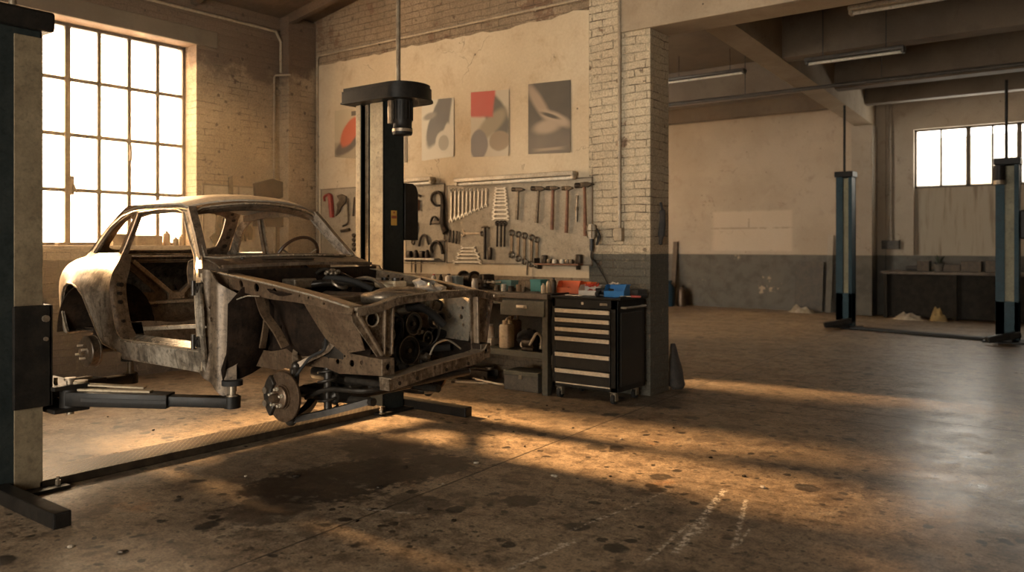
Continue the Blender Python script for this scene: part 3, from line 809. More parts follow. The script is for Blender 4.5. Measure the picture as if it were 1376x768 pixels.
# carriages
for s, yi in ((1, 4.93), (-1, 2.15)):
    m = MB()
    def B(x0, x1, a, b, z0, z1, bev=.006): m.b2((x0, min(a, b), z0), (x1, max(a, b), z1), bev=bev)
    B(-.13, .15, yi + s * .04, yi - s * .02, .48, 1.12)
    B(-.20, .215, yi - s * .02, yi - s * .045, .50, 1.10); B(.188, .215, yi - s * .04, yi + s * .17, .50, 1.10)
    B(-.22, .26, yi - s * .03, yi - s * .24, .585, .612); B(-.22, .26, yi - s * .03, yi - s * .24, .45, .475)
    B(-.2, -.18, yi - s * .03, yi - s * .18, .47, .60)
    ca = m.build('carriage', 'lift_dark', lift, smooth=False)
    for px_ in (-.15, .2):
        m = MB(); m.cyl((px_, yi - s * .15, .43), (px_, yi - s * .15, .64), .022, seg=14); m.cyl((px_, yi - s * .15, .635), (px_, yi - s * .15, .65), .035, seg=14)
        m.build('pivot_pin', 'steel_rod', ca)
        for k in range(12):
            pass
    m = MB(); m.cyl((.2, yi - s * .2, .612), (.2, yi - s * .2, .625), .05, seg=18); m.cyl((.12, yi - s * .1, .61), (.12, yi - s * .1, .65), .012, seg=8)
    m.build('gear_restraint', 'lift_cream', ca)
    MB().cyl((.19, yi, 1.02), (.235, yi, 1.02), .02, seg=12).build('safety_latch', 'steel_rod', ca)
    MB().cyl((.205, yi, .9), (.235, yi, .9), .012, seg=8).build('bolt', 'steel_rod', ca)
swing_arm(lift, (.2, 2.30, .53), (.975, 2.90, .50), .632)
swing_arm(lift, (-.15, 2.30, .53), (-.33, 2.95, .51), .665)
swing_arm(lift, (.2, 4.78, .53), (.85, 4.15, .50), .632)
swing_arm(lift, (-.15, 4.78, .53), (-.33, 4.15, .51), .665)
m = MB(); m.bar((.22, 2.38, .60), (.48, 2.62, .575), .06, .01); m.build('restraint_link', 'lift_cream', lift, smooth=False)
# tread plate runner between the columns
m = MB(); m.b2((-.115, 2.13, .003), (.185, 4.95, .055), bev=.004)
m.build('tread_plate_cover', 'tread_plate', lift, smooth=False)
for s_ in (1, -1):
    pass

def far_lift():
    root = thing('vehicle_lift', 'blue two-post lift standing empty in the far bay under the high window', 'car lift', (-2.6, 14.5, 0))
    def post(cx, cy, motor, w):
        m = MB(); H = 2.66
        m.b2((cx - w / 2, cy - .02, .1), (cx - w / 2 + .12, cy + .25, H), bev=.004); m.b2((cx + w / 2 - .06, cy - .02, .1), (cx + w / 2, cy + .25, H), bev=.004)
        m.b2((cx - w / 2, cy + .2, .02), (cx + w / 2, cy + .25, H)); m.b2((cx - w / 2, cy - .02, .05), (cx + w / 2, cy + .2, .62), bev=.004)
        c = m.build('column', 'lift_blue_far', root, smooth=False)
        MB().b2((cx - w / 2 + .115, cy, .6), (cx + w / 2 - .055, cy + .19, H - .02), bev=.003).build('slide_cover', 'lift_olive', root, smooth=False)
        MB().b2((cx - w / 2 - .02, cy - .05, H), (cx + w / 2 + .02, cy + .28, H + .1), bev=.01).build('column_cap', 'lift_dark', root, smooth=False)
        m = MB(); m.b2((cx - w / 2 - .16, cy - .12, 0), (cx + w / 2 + .1, cy + .36, .03), bev=.004)
        m.b2((cx - .1, cy - .3, .03), (cx + .1, cy - .05, .12), bev=.02); m.build('base_plate', 'lift_dark', root, smooth=False)
        MB().bar((cx - .22, cy - .42, .07), (cx + .18, cy - .22, .16), .14, .09, .02).build('swing_arm', 'lift_dark', root, smooth=False)
        MB().tube([(cx - .02, cy + .1, H + .1), (cx - .02, cy + .1, 3.94)], .022, 8).build('cable_conduit', 'lift_dark', root)
        return c
    post(-1.34, .42, False, .27)
    post(1.21, -.42, True, .30)
    m = MB().lathe([(0, 2.64), (.08, 2.64), (.08, 2.4), (.06, 2.36), (0, 2.36)], T(1.12, -.54, 0), 20); m.build('motor', 'lift_dark', root)
    MB().cyl((1.12, -.54, 2.36), (1.12, -.54, 2.42), .082, seg=20).build('motor_band', 'steel_rod', root)
    MB().b2((1.37, -.42, 1.55), (1.6, -.2, 1.98), bev=.02).build('control_box', 'lift_dark', root, smooth=False)
    m = MB(); m.bar((-1.2, .3, .03), (1.05, -.3, .03), .16, .05, .01); m.build('floor_cover', 'lift_dark', root, smooth=False)
    return root
far_lift()
# ------------------------------------------------------------------ workbench, tool cabinet
worn('bench_green', (.10, .092, .065), (.07, .064, .045), (.06, .04, .025), 6, .6, .1, .15, amount=.5)
worn('bench_top', (.13, .10, .07), (.08, .06, .042), (.20, .16, .11), 7, .6, 0, .2, amount=.4)
worn('cab_black', (.010, .009, .007), (.016, .014, .011), (.05, .04, .027), 6, .45, .0, .08, amount=.22, spec=.25)
worn('cab_face', (.016, .014, .011), (.024, .021, .016), (.06, .05, .035), 6, .45, .0, .08, amount=.2, spec=.3)
worn('handle_alu', (.74, .64, .48), (.62, .52, .38), (.30, .22, .14), 14, .4, .25, .05, amount=.3)
worn('castor_grey', (.30, .25, .18), (.20, .16, .11), (.10, .06, .04), 12, .5, .5, .1)
worn('jug_plastic', (.62, .50, .34), (.54, .42, .27), (.36, .24, .13), 6, .45, 0, .05, amount=.3)
worn('dull_grey', (.07, .06, .05), (.10, .085, .065), None, 8, .7, 0, .15)  # plain dark grey for boxes, sheet and bench back panel
worn('rag_dark', (.035, .032, .03), (.06, .05, .042), None, 12, .85, 0, .3)
worn('rag_pale', (.42, .36, .28), (.30, .25, .18), (.12, .09, .06), 12, .85, 0, .3)
worn('wood_handle', (.22, .09, .04), (.14, .055, .025), None, 15, .5, 0, .1)
worn('tool_dark', (.035, .027, .02), (.07, .05, .033), (.14, .08, .045), 18, .45, .7, .1)
worn('tool_steel', (.66, .58, .46), (.52, .45, .34), (.22, .16, .10), 18, .5, .2, .05)
worn('tool_mid', (.17, .13, .09), (.10, .075, .05), (.30, .24, .17), 18, .4, .8, .05)
worn('red_paint', (.34, .035, .02), (.26, .03, .018), (.10, .04, .03), 9, .45, 0, .05)
plain('orange_plastic', (.80, .15, .03), .35); plain('white_plastic', (.62, .56, .48), .4); plain('blue_plastic', (.02, .16, .42), .35)
plain('teal_box', (.05, .22, .21), .6); plain('teal_pale', (.20, .36, .33), .6); plain('yellow_paint', (.60, .42, .08), .5)
plain('red_plastic', (.60, .06, .03), .4); plain('pale_blue_card', (.50, .58, .58), .6)
worn('card_brown', (.30, .20, .11), (.24, .15, .08), None, 7, .8, 0, .1)
worn('black_plastic', (.02, .019, .018), (.03, .028, .026), None, 10, .45, 0, .05)

# bench: x from -7.9 to -4.43, front y 6.43, back at the wall
BX0, BX1, BYF, BYB, BZ = -7.9, -4.43, 6.43, 7.015, .985
bench = thing('workbench', 'long worn grey-green steel workbench with drawer and lower shelf against the tool wall', 'workbench', ((BX0 + BX1) / 2, (BYF + BYB) / 2, 0))
ox, oy = (BX0 + BX1) / 2, (BYF + BYB) / 2
def bb(name, mat_, *boxes, bev=.004, parent=bench):
    m = MB()
    for a, b in boxes: m.b2((a[0] - ox, a[1] - oy, a[2]), (b[0] - ox, b[1] - oy, b[2]), bev=bev)
    return m.build(name, mat_, parent, smooth=False)
bb('worktop', 'bench_top', ((BX0, BYF - .03, BZ - .055), (BX1 + .01, BYB, BZ)), bev=.006)
for x in (BX0 + .02, -6.3, BX1 - .07):
    for y in (BYF, BYB - .07):
        bb('leg', 'bench_green', ((x, y, 0), (x + .065, y + .065, BZ - .056)))
bb('apron', 'bench_green', ((BX0, BYF + .01, BZ - .12), (BX1 - .07, BYF + .03, BZ - .056)), ((BX0, BYB - .05, BZ - .12), (BX1, BYB - .03, BZ - .056)))
bb('lower_shelf', 'bench_green', ((BX0 + .02, BYF + .01, .385), (BX1 - .01, BYB - .02, .41)), ((BX0 + .02, BYF + .005, .35), (BX1 - .07, BYF + .025, .41)))
dx0, dz0 = on_y(673, 425, BYF)[0], .76
dx1 = on_y(732, 425, BYF)[0]
d = bb('drawer', 'bench_green', ((dx0, BYF - .012, dz0), (dx1, BYF + .4, BZ - .075)))
mx = (dx0 + dx1) / 2 - ox
m = MB(); m.tube([(mx - .045, BYF - .012 - oy, .85), (mx - .04, BYF - .035 - oy, .848), (mx + .04, BYF - .035 - oy, .848), (mx + .045, BYF - .012 - oy, .85)], .007, 8); m.box((mx, BYF - .016 - oy, .85), (.13, .006, .03), bev=.002)
m.build('handle', 'handle_alu', d)
bb('back_panel', 'dull_grey', ((BX0 + .03, BYB - .015, .41), (BX1 - .02, BYB, BZ - .06)))

# rolling cabinet
CX0, CX1, CY0, CY1 = -4.375, -3.655, 6.42, 6.93
cab = thing('tool_cabinet', 'black rolling tool cabinet with pale drawer pulls standing against the brick pier', 'tool cabinet', ((CX0 + CX1) / 2, CY0, 0))
ocx = (CX0 + CX1) / 2; W = CX1 - CX0; Dp = CY1 - CY0; cz0, cz1 = .115, .955
def cb(name, mat_, *boxes, bev=.003, parent=cab):
    m = MB()
    for a, b in boxes: m.b2(a, b, bev=bev)
    return m.build(name, mat_, parent, smooth=False)
hw = W / 2
fw = .065                         # width of the corner posts
cb('body', 'cab_black', ((-hw, 0.0, cz0), (-hw + .04, Dp, cz1)), ((hw - .075, 0.0, cz0), (hw, .03, cz1)), ((hw - .03, 0, cz0), (hw, Dp, cz1)),
   ((-hw, Dp - .02, cz0), (hw, Dp, cz1)), ((-hw, 0, cz0), (hw, Dp, cz0 + .045)), ((-hw, 0, cz1 - .09), (hw, Dp, cz1)), ((-hw + .03, .03, cz0), (hw - .03, Dp - .02, cz1 - .03)), bev=.005)
cb('top_tray', 'cab_black', ((-hw - .01, -.015, cz1), (hw + .03, Dp + .005, cz1 + .018)), ((-hw - .01, -.015, cz1 + .01), (-hw + .005, Dp, cz1 + .035)), ((hw + .015, -.015, cz1 + .01), (hw + .03, Dp, cz1 + .035)), bev=.004)
cb('lock', 'handle_alu', ((-.03, -.004, cz1 - .055), (-.005, .0, cz1 - .03)))
cb('maker_plate', 'castor_grey', ((hw - .19, -.004, cz1 - .055), (hw - .11, 0, cz1 - .033)))
dx_a, dx_b = -hw + .045, hw - .08
zs = [cz1 - .095]
for h in (.088, .088, .088, .150, .155, .170): zs.append(zs[-1] - h)
for i in range(6):
    zt, zb = zs[i], zs[i + 1]
    dr = cb('drawer', 'cab_face', ((dx_a, -.006, zb + .006), (dx_b, .35, zt - .002)))
    m = MB(); m.b2((dx_a + .002, -.026, zt - .042), (dx_b - .002, -.004, zt - .008), bev=.004); m.b2((dx_a + .002, -.03, zt - .014), (dx_b - .002, -.018, zt - .004), bev=.002)
    m.build('drawer_pull', 'handle_alu', dr, smooth=False)
cb('trim_strip', 'handle_alu', ((dx_a, -.008, cz0 + .03), (dx_b, -.001, cz0 + .042)))
cb('trim_strip', 'castor_grey', ((dx_a, -.006, cz0 + .048), (dx_b, -.001, cz0 + .054)))
m = MB(); zr = cz1 - .07
m.tube([(hw, .06, zr), (hw + .045, .06, zr), (hw + .045, Dp - .06, zr), (hw, Dp - .06, zr)], .011, 8)
m.build('side_handle', 'castor_grey', cab)
m = MB(); m.b2((hw - .001, .05, cz0 + .05), (hw + .004, Dp - .05, cz1 - .12), bev=.002); m.build('side_panel', 'cab_face', cab, smooth=False)
for x in (-hw + .06, hw - .07):
    for y in (.06, Dp - .06):
        m = MB(); m.b2((x - .035, y - .035, cz0 - .012), (x + .035, y + .035, cz0)); m.cyl((x, y, cz0 - .03), (x, y, cz0 - .01), .025, seg=14)
        m.b2((x - .027, y - .03, .03), (x - .020, y + .025, cz0 - .02), bev=.002); m.b2((x + .020, y - .03, .03), (x + .027, y + .025, cz0 - .02), bev=.002)
        k = m.build('castor', 'castor_grey', cab)
        m = MB(); m.cyl((x - .017, y - .005, .045), (x + .017, y - .005, .045), .045, seg=24); w_ = m.build('wheel', 'rubber', k)
        MB().cyl((x - .019, y - .005, .045), (x + .019, y - .005, .045), .018, seg=14).build('hub', 'castor_grey', k)

# ------------------------------------------------------------------ lamps over the tool boards
tube_lamp('long pale fluorescent lamp above the hammers and wrenches on the tool wall', (-6.06, 6.96, 2.19), (-4.46, 6.96, 2.19))
tube_lamp('short pale fluorescent lamp on the tool wall behind the right lift post', (-7.35, 6.96, 2.23), (-6.42, 6.96, 2.23))
tube_lamp('fluorescent lamp under the nearest cross beam of the far bay, highest in view', (-2.22, 8.6, 3.84), (-.9, 8.6, 3.84), drop=FZ, dark=False, w=.14)
tube_lamp('fluorescent lamp hanging below the first concrete cross beam in the far bay', (-3.27, 10.6, 3.83), (-2.1, 10.6, 3.83), drop=FZ, dark=True, w=.16)
tube_lamp('fluorescent lamp in the far bay close beside the brick pier', (-6.45, 13, 4.36), (-5.0, 13, 4.36), drop=FZ, dark=True, w=.16)
for (x, y, z) in ((-6.2, 13, 4.4), (-5.1, 13, 4.4)): pass
m = MB().tube([(-11.6, 13, 3.93), (XR, 13, 3.93)], .03, 8); o = m.build('ceiling_pipe', 'dark_fixture'); tag(o, 'long dark pipe crossing the far bay just under the concrete beams', 'pipe')
for x in (-9.0, -6.9, -5.0, -2.9, -.9): MB().cyl((x, 13, 3.93), (x, 13, FZ), .008, seg=6).build('hanger_rod', 'dark_fixture', o)

# posters: flat prints taped to the wall, with soft abstract shapes
def poster_mat(name, bg, shapes):
    s = NT(name); x, y, z = s.sep()
    col = bg
    w1_ = s.noise(5, 3, .5)
    for (kind, cx, cz, rx, rz_, rot, soft, c) in shapes:
        ca, sa = math.cos(math.radians(rot)), math.sin(math.radians(rot))
        dx = s.math('SUBTRACT', x, cx); dz = s.math('SUBTRACT', z, cz)
        u = s.math('DIVIDE', s.math('ADD', s.math('MULTIPLY', dx, ca), s.math('MULTIPLY', dz, sa)), rx)
        v = s.math('DIVIDE', s.math('SUBTRACT', s.math('MULTIPLY', dz, ca), s.math('MULTIPLY', dx, sa)), rz_)
        if kind == 'e': d = s.math('SQRT', s.math('ADD', s.math('MULTIPLY', u, u), s.math('MULTIPLY', v, v)))
        else: d = s.math('MAXIMUM', s.math('ABSOLUTE', u), s.math('ABSOLUTE', v))
        d = s.math('ADD', d, s.math('MULTIPLY', s.math('SUBTRACT', w1_, .5), .25))
        col = s.mix(s.ramp(d, 1 - soft, 1 + soft, 1, 0), col, c)
    n = s.noise(3, 5)
    col = s.mix(s.math('MULTIPLY', n, .25), col, (.35, .28, .18))
    return s.done(col, .55)
def poster(label, pxs, mat_name, bg, shapes):
    (x0, y0t, x1, y1t, yb0, yb1) = pxs
    a = on_y(x0, y0t, YT - .02); b = on_y(x1, y1t, YT - .02); c = on_y(x1, yb1, YT - .02); d = on_y(x0, yb0, YT - .02)
    cx = (a[0] + c[0]) / 2; cz = (a[1] + b[1] + c[1] + d[1]) / 4
    poster_mat(mat_name, bg, shapes)
    hw_, hh = (b[0] - a[0]) / 2, (a[1] - d[1]) / 2
    P = [(a[0] - cx, a[1] - cz), (b[0] - cx, b[1] - cz), (c[0] - cx, c[1] - cz), (d[0] - cx, d[1] - cz)]
    m = MB().grid(lambda u, v: (lerp(lerp(P[0][0], P[1][0], u), lerp(P[3][0], P[2][0], u), v), -.004 - .006 * math.sin(PI * u) * math.sin(PI * v) - .008 * (u ** 6) * (v ** 6),
                                lerp(lerp(P[0][1], P[1][1], u), lerp(P[3][1], P[2][1], u), v)), 10, 12, .0015)
    o = m.build('poster', mat_name); o.location = (cx, YT - .018, cz); tag(o, label, 'poster'); return o
poster('faded poster with an orange-red blob, half hidden behind the right lift post', (450, 149, 490, 143, 211, 214), 'print_red_blob', (.50, .41, .27),
       [('b', 0, -.22, .4, .12, 0, .2, (.36, .29, .19)), ('e', .0, -.12, .3, .1, 25, .2, (.09, .07, .06)), ('e', .02, .02, .24, .12, 45, .15, (.55, .10, .04)), ('b', .1, .25, .06, .03, 0, .1, (.10, .08, .06))])
poster('pale poster with a dark grey slanting shape beside the lift post', (567, 135, 610, 131, 216, 210), 'print_grey_shape', (.58, .53, .42),
       [('e', .02, .10, .13, .35, -28, .12, (.10, .095, .09)), ('b', .1, .22, .1, .16, -5, .2, (.09, .085, .08)), ('e', .09, -.16, .12, .13, 0, .12, (.55, .5, .4)), ('e', .10, -.17, .08, .09, 0, .12, (.30, .27, .21)), ('e', -.12, .16, .1, .04, 10, .4, (.22, .2, .17))])
poster('poster with a red patch above curved grey and brown shapes', (633, 124, 684, 120, 211, 209), 'print_red_patch', (.50, .43, .32),
       [('e', .10, .08, .14, .28, 30, .15, (.08, .075, .06)), ('e', .02, -.02, .26, .10, 35, .3, (.28, .23, .15)), ('e', -.15, -.22, .13, .17, 0, .1, (.13, .11, .11)), ('e', .14, -.20, .14, .11, 0, .12, (.26, .19, .12)), ('b', -.12, .26, .19, .17, -6, .12, (.48, .05, .035))])
poster('dark poster with a pale blurred figure of curved limbs, nearest to the pier', (710, 113, 767, 107, 207, 205), 'print_dark_limbs', (.045, .038, .032),
       [('e', .02, -.3, .3, .22, 0, .6, (.12, .095, .075)), ('e', -.13, .17, .06, .26, 35, .5, (.32, .23, .16)), ('e', .10, -.02, .19, .055, -25, .45, (.40, .30, .21)), ('e', -.02, -.09, .17, .07, 5, .45, (.36, .27, .19)), ('e', .02, .02, .12, .02, -20, .5, (.03, .025, .02)), ('b', 0, -.33, .16, .015, 0, .6, (.3, .23, .16))])
poster('narrow edge of a pale poster showing beside the motor of the lift post', (539, 184, 547, 183, 219, 218), 'print_sliver', (.55, .48, .36), [('b', .03, 0, .02, .3, 0, .3, (.2, .15, .1))])
# ------------------------------------------------------------------ the bare coupe body
worn('car_bare', (.15, .113, .08), (.26, .20, .145), (.085, .045, .025), 5., .36, .5, .12, amount=.34, rvar=.22, fine=45, grime=.75, streak=.5)
worn('car_quarter', (.20, .165, .125), (.44, .38, .30), (.11, .065, .035), 4.2, .34, .4, .08, amount=.30, rvar=.25, fine=40, grime=.85, streak=.7, lo=.42, hi=.58)
worn('car_roof', (.46, .40, .32), (.58, .51, .41), (.26, .19, .13), 3.2, .42, .15, .06, amount=.2, rvar=.15, fine=40, grime=.25)  # paler than the other panels: sky reflection painted into the roof colour
worn('car_rust', (.17, .115, .07), (.10, .062, .037), (.34, .26, .175), 9, .40, .4, .35, amount=.38, fine=50, grime=.95, streak=.5)
worn('car_grime', (.017, .012, .009), (.036, .023, .014), (.085, .048, .026), 6, .75, .0, .3, amount=.34, grime=.6, streak=.4, spec=.12)
worn('car_inner', (.19, .135, .088), (.26, .19, .125), (.09, .055, .032), 6, .45, .35, .25, amount=.3, grime=.8, streak=.5)
worn('car_front', (.13, .092, .06), (.31, .24, .17), (.06, .034, .018), 8, .34, .45, .25, amount=.38, rvar=.2, grime=.95, streak=.6, lo=.42, hi=.58)
worn('car_post', (.10, .070, .045), (.155, .113, .075), (.06, .035, .02), 5, .42, .35, .2, amount=.36, grime=.9, streak=.8)
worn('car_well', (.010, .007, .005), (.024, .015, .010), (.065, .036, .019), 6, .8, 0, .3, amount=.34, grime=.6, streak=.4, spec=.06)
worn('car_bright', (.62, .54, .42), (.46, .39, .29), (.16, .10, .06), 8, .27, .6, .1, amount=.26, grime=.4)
worn('car_edge', (.52, .43, .31), (.34, .26, .18), (.13, .075, .04), 12, .32, .6, .12, amount=.35, grime=.6)
worn('engine_black', (.026, .022, .018), (.045, .037, .029), (.11, .08, .05), 12, .36, .4, .3, amount=.28)
worn('engine_alu', (.32, .265, .20), (.20, .16, .115), (.45, .38, .29), 12, .36, .6, .2, amount=.25, grime=.7)
worn('brake_rust', (.095, .06, .036), (.15, .10, .064), (.04, .024, .014), 14, .40, .6, .25, amount=.4, grime=.6)
worn('cloth_silver', (.62, .57, .49), (.44, .39, .32), (.25, .20, .14), 9, .35, .3, .35, amount=.26)
worn('reservoir_cream', (.75, .62, .42), (.66, .52, .34), None, 8, .4, 0, .05, grime=.2)
worn('wheel_brown', (.07, .035, .018), (.05, .025, .013), None, 8, .3, 0, .05)

KX, KY = -5.08, 3.55
car = thing('car', 'bare rusty coupe body without doors or fenders, raised on the near two-post lift', 'car', (KX, KY, 0))
def cb_(name, m, mat_, parent=car, **kw): return m.build(name, mat_, parent, **kw)
def hole_row(P): return [circ(x, z, r, 12) for x, z, r in P]

def taper(x):
    if x > -.75: return 1.
    t = (-.75 - x) / 1.0; return 1 - .26 * t * t
def W(x, z):
    if z > 1.37: w = .625 - .1 * (z - 1.37) / .32
    elif z > 1.12:
        t = (z - 1.12) / .25; w = .76 - .135 * t ** 2.2
    else:
        t = (1.12 - z) / .5; w = .76 - .05 * t * t
    tp = taper(x)
    if z > 1.37: tp = 1 - (1 - tp) * .7
    if x < -.6 and z < 1.2:      # the arch lip stands proud a little
        d = math.hypot(x + 1.05, (z - .80) * 1.05)
        w += .018 * math.exp(-((d - .43) / .06) ** 2)
    return w * tp

arch = [(-.40, .695), (-.50, .725), (-.64, .765), (-.72, .82), (-.79, .92), (-.85, 1.0), (-.93, 1.09), (-1.02, 1.14), (-1.12, 1.168), (-1.22, 1.17), (-1.33, 1.14), (-1.41, 1.07), (-1.43, .98), (-1.415, .88), (-1.38, .79)]
tailc = [(-1.40, .775), (-1.50, .80), (-1.60, .87), (-1.68, .97), (-1.73, 1.08), (-1.72, 1.17), (-1.66, 1.25), (-1.56, 1.305), (-1.40, 1.345), (-1.22, 1.37)]
cpil = [(-1.12, 1.42), (-1.07, 1.48), (-1.0, 1.56), (-.91, 1.635), (-.79, 1.69), (-.66, 1.72), (-.5, 1.735), (-.2, 1.735), (0.0, 1.725), (.06, 1.70)]
apil = [(.12, 1.63), (.38, 1.375), (.50, 1.30), (.56, 1.22), (.60, 1.05), (.60, .80), (.575, .665)]
outl = [(.57, .665), (.2, .668), (-.2, .68)] + arch + tailc + cpil + apil[:-1]
outl = list(reversed(outl))   # orientation does not matter, the outline only has to close
qwin = smooth_path([(-1.045, 1.395, 0), (-.97, 1.49, 0), (-.88, 1.58, 0), (-.77, 1.645, 0), (-.67, 1.685, 0), (-.625, 1.685, 0), (-.64, 1.56, 0), (-.675, 1.40, 0)], 4)
qwin = [(p.x, p.y) for p in qwin]
door = [(p.x, p.y) for p in smooth_path([(-.625, 1.40, 0), (-.595, 1.56, 0), (-.575, 1.69, 0)], 3)] + \
       [(-.30, 1.705), (-.08, 1.698), (0.01, 1.675), (.065, 1.61), (.18, 1.49), (.295, 1.38), (.44, 1.28), (.505, 1.2), (.53, 1.08), (.53, .83), (.50, .81)] + \
       [(-.39, .81), (-.45, .85), (-.48, .94), (-.515, 1.09), (-.535, 1.22), (-.575, 1.32)]
def side(mirror):
    m = MB().prism(outl, .014, holes=[qwin, door], step=.045, warp=lambda x, z: (x, -W(x, z), z))
    if mirror: m.move(Matrix.Diagonal((1, -1, 1, 1)))
    o = m.build('quarter_panel', 'car_quarter', car, angle=50)
    return o
for mir in (False, True):
    sp = side(mir)
    sg = -1 if not mir else 1
    # rolled bright edges round the openings
    m = MB().tube([(x, sg * (W(x, z) + .002), z) for x, z in [(.50, 1.305), (.37, 1.40), (.14, 1.635), (.07, 1.69), (-.05, 1.705), (-.3, 1.712), (-.50, 1.708), (-.64, 1.70), (-.79, 1.665), (-.92, 1.59), (-1.02, 1.48), (-1.08, 1.40)]], .0065, 6)
    cb_('drip_rail', m, 'car_edge')
    m = MB().tube([(x, sg * (W(x, z) + .001), z) for x, z in door], .006, 6, closed=True); m.build('door_flange', 'car_edge', sp)
    m = MB().tube([(x, sg * (W(x, z) + .001), z) for x, z in qwin], .006, 6); m.build('window_flange', 'car_edge', sp)
    m = MB().tube([(x, sg * (W(x, z) + .003), z) for x, z in arch[1:]], .007, 6); m.build('arch_lip', 'car_edge', sp)
    # inner wheel house
    def wh(u, v):
        a = lerp(math.radians(2), math.radians(182), u); r = .40
        return (-1.06 + r * math.cos(a), sg * lerp(.70, .36, v), .80 + r * .88 * math.sin(a))
    cb_('wheel_housing', MB().grid(wh, 22, 4, .006), 'car_grime')
    ol_ = [(-1.62, 1.10), (-1.60, .84), (-1.46, .775), (-.66, .775)] + [(-1.06 + .4 * math.cos(a * PI / 12), .84 + .31 * math.sin(a * PI / 12)) for a in range(0, 12)]
    m = MB().prism(ol_, .006, M=T(0, sg * .36, 0) @ R(90, 'X')); m.build('wheel_housing_wall', 'car_grime', car)
    # sill: bright tread, inner and outer box
    m = MB(); m.b2((-.46, sg * .60, .665), (.56, sg * .715, .79), bev=.01); cb_('sill', m, 'car_quarter')
    m = MB()
    def trd(u, v): return (lerp(-.44, .53, u), sg * lerp(.745, .63, v), .800 + .022 * v + .007 * math.sin(v * 9.5) ** 2 + .012 * sstep(.85, 1, v))
    m.grid(trd, 4, 18, .006)
    cb_('sill_tread', m, 'car_bright')
    # the shut face behind the door opening
    jp = [(-.405, .81), (-.46, .87), (-.49, .95), (-.52, 1.09), (-.54, 1.20), (-.57, 1.30), (-.61, 1.38)]
    def jamb(u, v):
        k = u * (len(jp) - 1); i = min(int(k), len(jp) - 2); f = k - i
        x = lerp(jp[i][0], jp[i + 1][0], f); z = lerp(jp[i][1], jp[i + 1][1], f)
        w_ = W(x, z); yy = w_ - .10 * v * (1 - .5 * sstep(.75, 1, u))
        return (x + .02 * sstep(0, .25, v) * (1 - v) + .02 * v, sg * yy, z)
    jb = cb_('door_jamb', MB().grid(jamb, 20, 8, .01), 'car_inner')
    for hx, hz, hr in ((-.50, 1.18, .016), (-.50, 1.12, .013), (-.495, 1.06, .014), (-.47, .93, .012)):
        MB().cyl((hx - .01, sg * (W(hx, hz) - .045), hz), (hx + .035, sg * (W(hx, hz) - .045), hz), hr, seg=12).build('bolt_hole', 'engine_black', jb)
    # inner side of the quarter and B pillar
    m = MB().bar((-.60, sg * .50, 1.69), (-.645, sg * .60, 1.36), .028, .035, .004); cb_('b_pillar', m, 'car_inner')
    m = MB().tube([(.06, sg * .50, 1.69), (-.2, sg * .50, 1.705), (-.5, sg * .49, 1.70), (-.75, sg * .475, 1.67)], 0, flat=(.035, .05)); cb_('roof_rail', m, 'car_inner')
    # screen pillar
    m = MB().tube(smooth_path([(.085, sg * .515, 1.70), (.16, sg * .54, 1.62), (.27, sg * .575, 1.50), (.39, sg * .62, 1.37)], 4), 0, flat=(.05, .045)); cb_('a_pillar', m, 'car_bare')
    # front hinge post and its folded panel
    ol_ = [(.50, 1.31), (.60, 1.30), (.66, 1.24), (.74, 1.17), (.79, 1.12), (.80, .82), (.75, .72), (.75, .56), (.70, .535), (.62, .60), (.52, .66), (.51, .8), (.53, 1.1)]
    hs = [circ(.60, 1.07, .010, 10), circ(.615, 1.0, .014, 10), circ(.57, .95, .008, 8)]
    def kp(x, z): return (x, sg * (.725 - .12 * sstep(.66, .80, x) - .02 * sstep(.56, .60, x)), z)
    m = MB().prism(ol_, .010, holes=hs, step=.022, warp=(lambda x, z: kp(x, z)))
    hp = cb_('hinge_post', m, 'car_post' if sg < 0 else 'car_grime', angle=25)
    MB().tube([(.54, sg * .722, 1.28), (.555, sg * .722, 1.1), (.555, sg * .722, .8), (.54, sg * .722, .68)], .009, 8).build('post_edge', 'car_edge', hp)
    for hz in (1.19, .86):
        m = MB(); m.b2((.50, sg * .70, hz - .035), (.56, sg * .755, hz + .035), bev=.006); m.cyl((.515, sg * .765, hz - .045), (.515, sg * .765, hz + .045), .014, seg=12); m.cyl((.545, sg * .75, hz + .02), (.545, sg * .765, hz + .02), .01, seg=6); m.cyl((.545, sg * .75, hz - .02), (.545, sg * .765, hz - .02), .01, seg=6)
        m.build('hinge', 'engine_black', hp)
    # bulkhead in front of the post
    ol_ = [(.36, .70), (.68, .60), (.705, .85), (.70, 1.10), (.62, 1.20), (.36, 1.20)]
    def bk(y, z): return (.775 + .05 * math.sin((y - .36) * 9) - .10 * sstep(.85, .66, z), sg * y, z)
    cb_('wheel_bulkhead', MB().prism(ol_, .008, step=.05, warp=bk), 'car_well')
    # upper fender rail with its holes
    top_ = [(.52, 1.285), (.73, 1.262), (1.10, 1.222), (1.48, 1.172), (1.70, 1.135), (1.80, 1.118)]
    bot_ = [(1.80, 1.085), (1.70, 1.085), (1.48, 1.118), (1.27, 1.13), (1.10, 1.135), (.92, 1.15), (.72, 1.18), (.60, 1.17), (.52, 1.18)]
    hs = [circ(.79, 1.218, .018, 12, .024), circ(.94, 1.200, .024, 14, .026), circ(1.11, 1.186, .016, 12), circ(1.34, 1.165, .007, 8), circ(1.42, 1.158, .007, 8), circ(1.56, 1.13, .008, 8), circ(.66, 1.24, .008, 8)]
    m = MB().prism(top_ + bot_, .01, holes=hs, step=.05, warp=lambda x, z: (x, sg * (.625 - .015 * math.sin((z - 1.1) * 20)), z))
    fr_ = cb_('fender_rail', m, 'car_rust' if sg < 0 else 'car_inner')
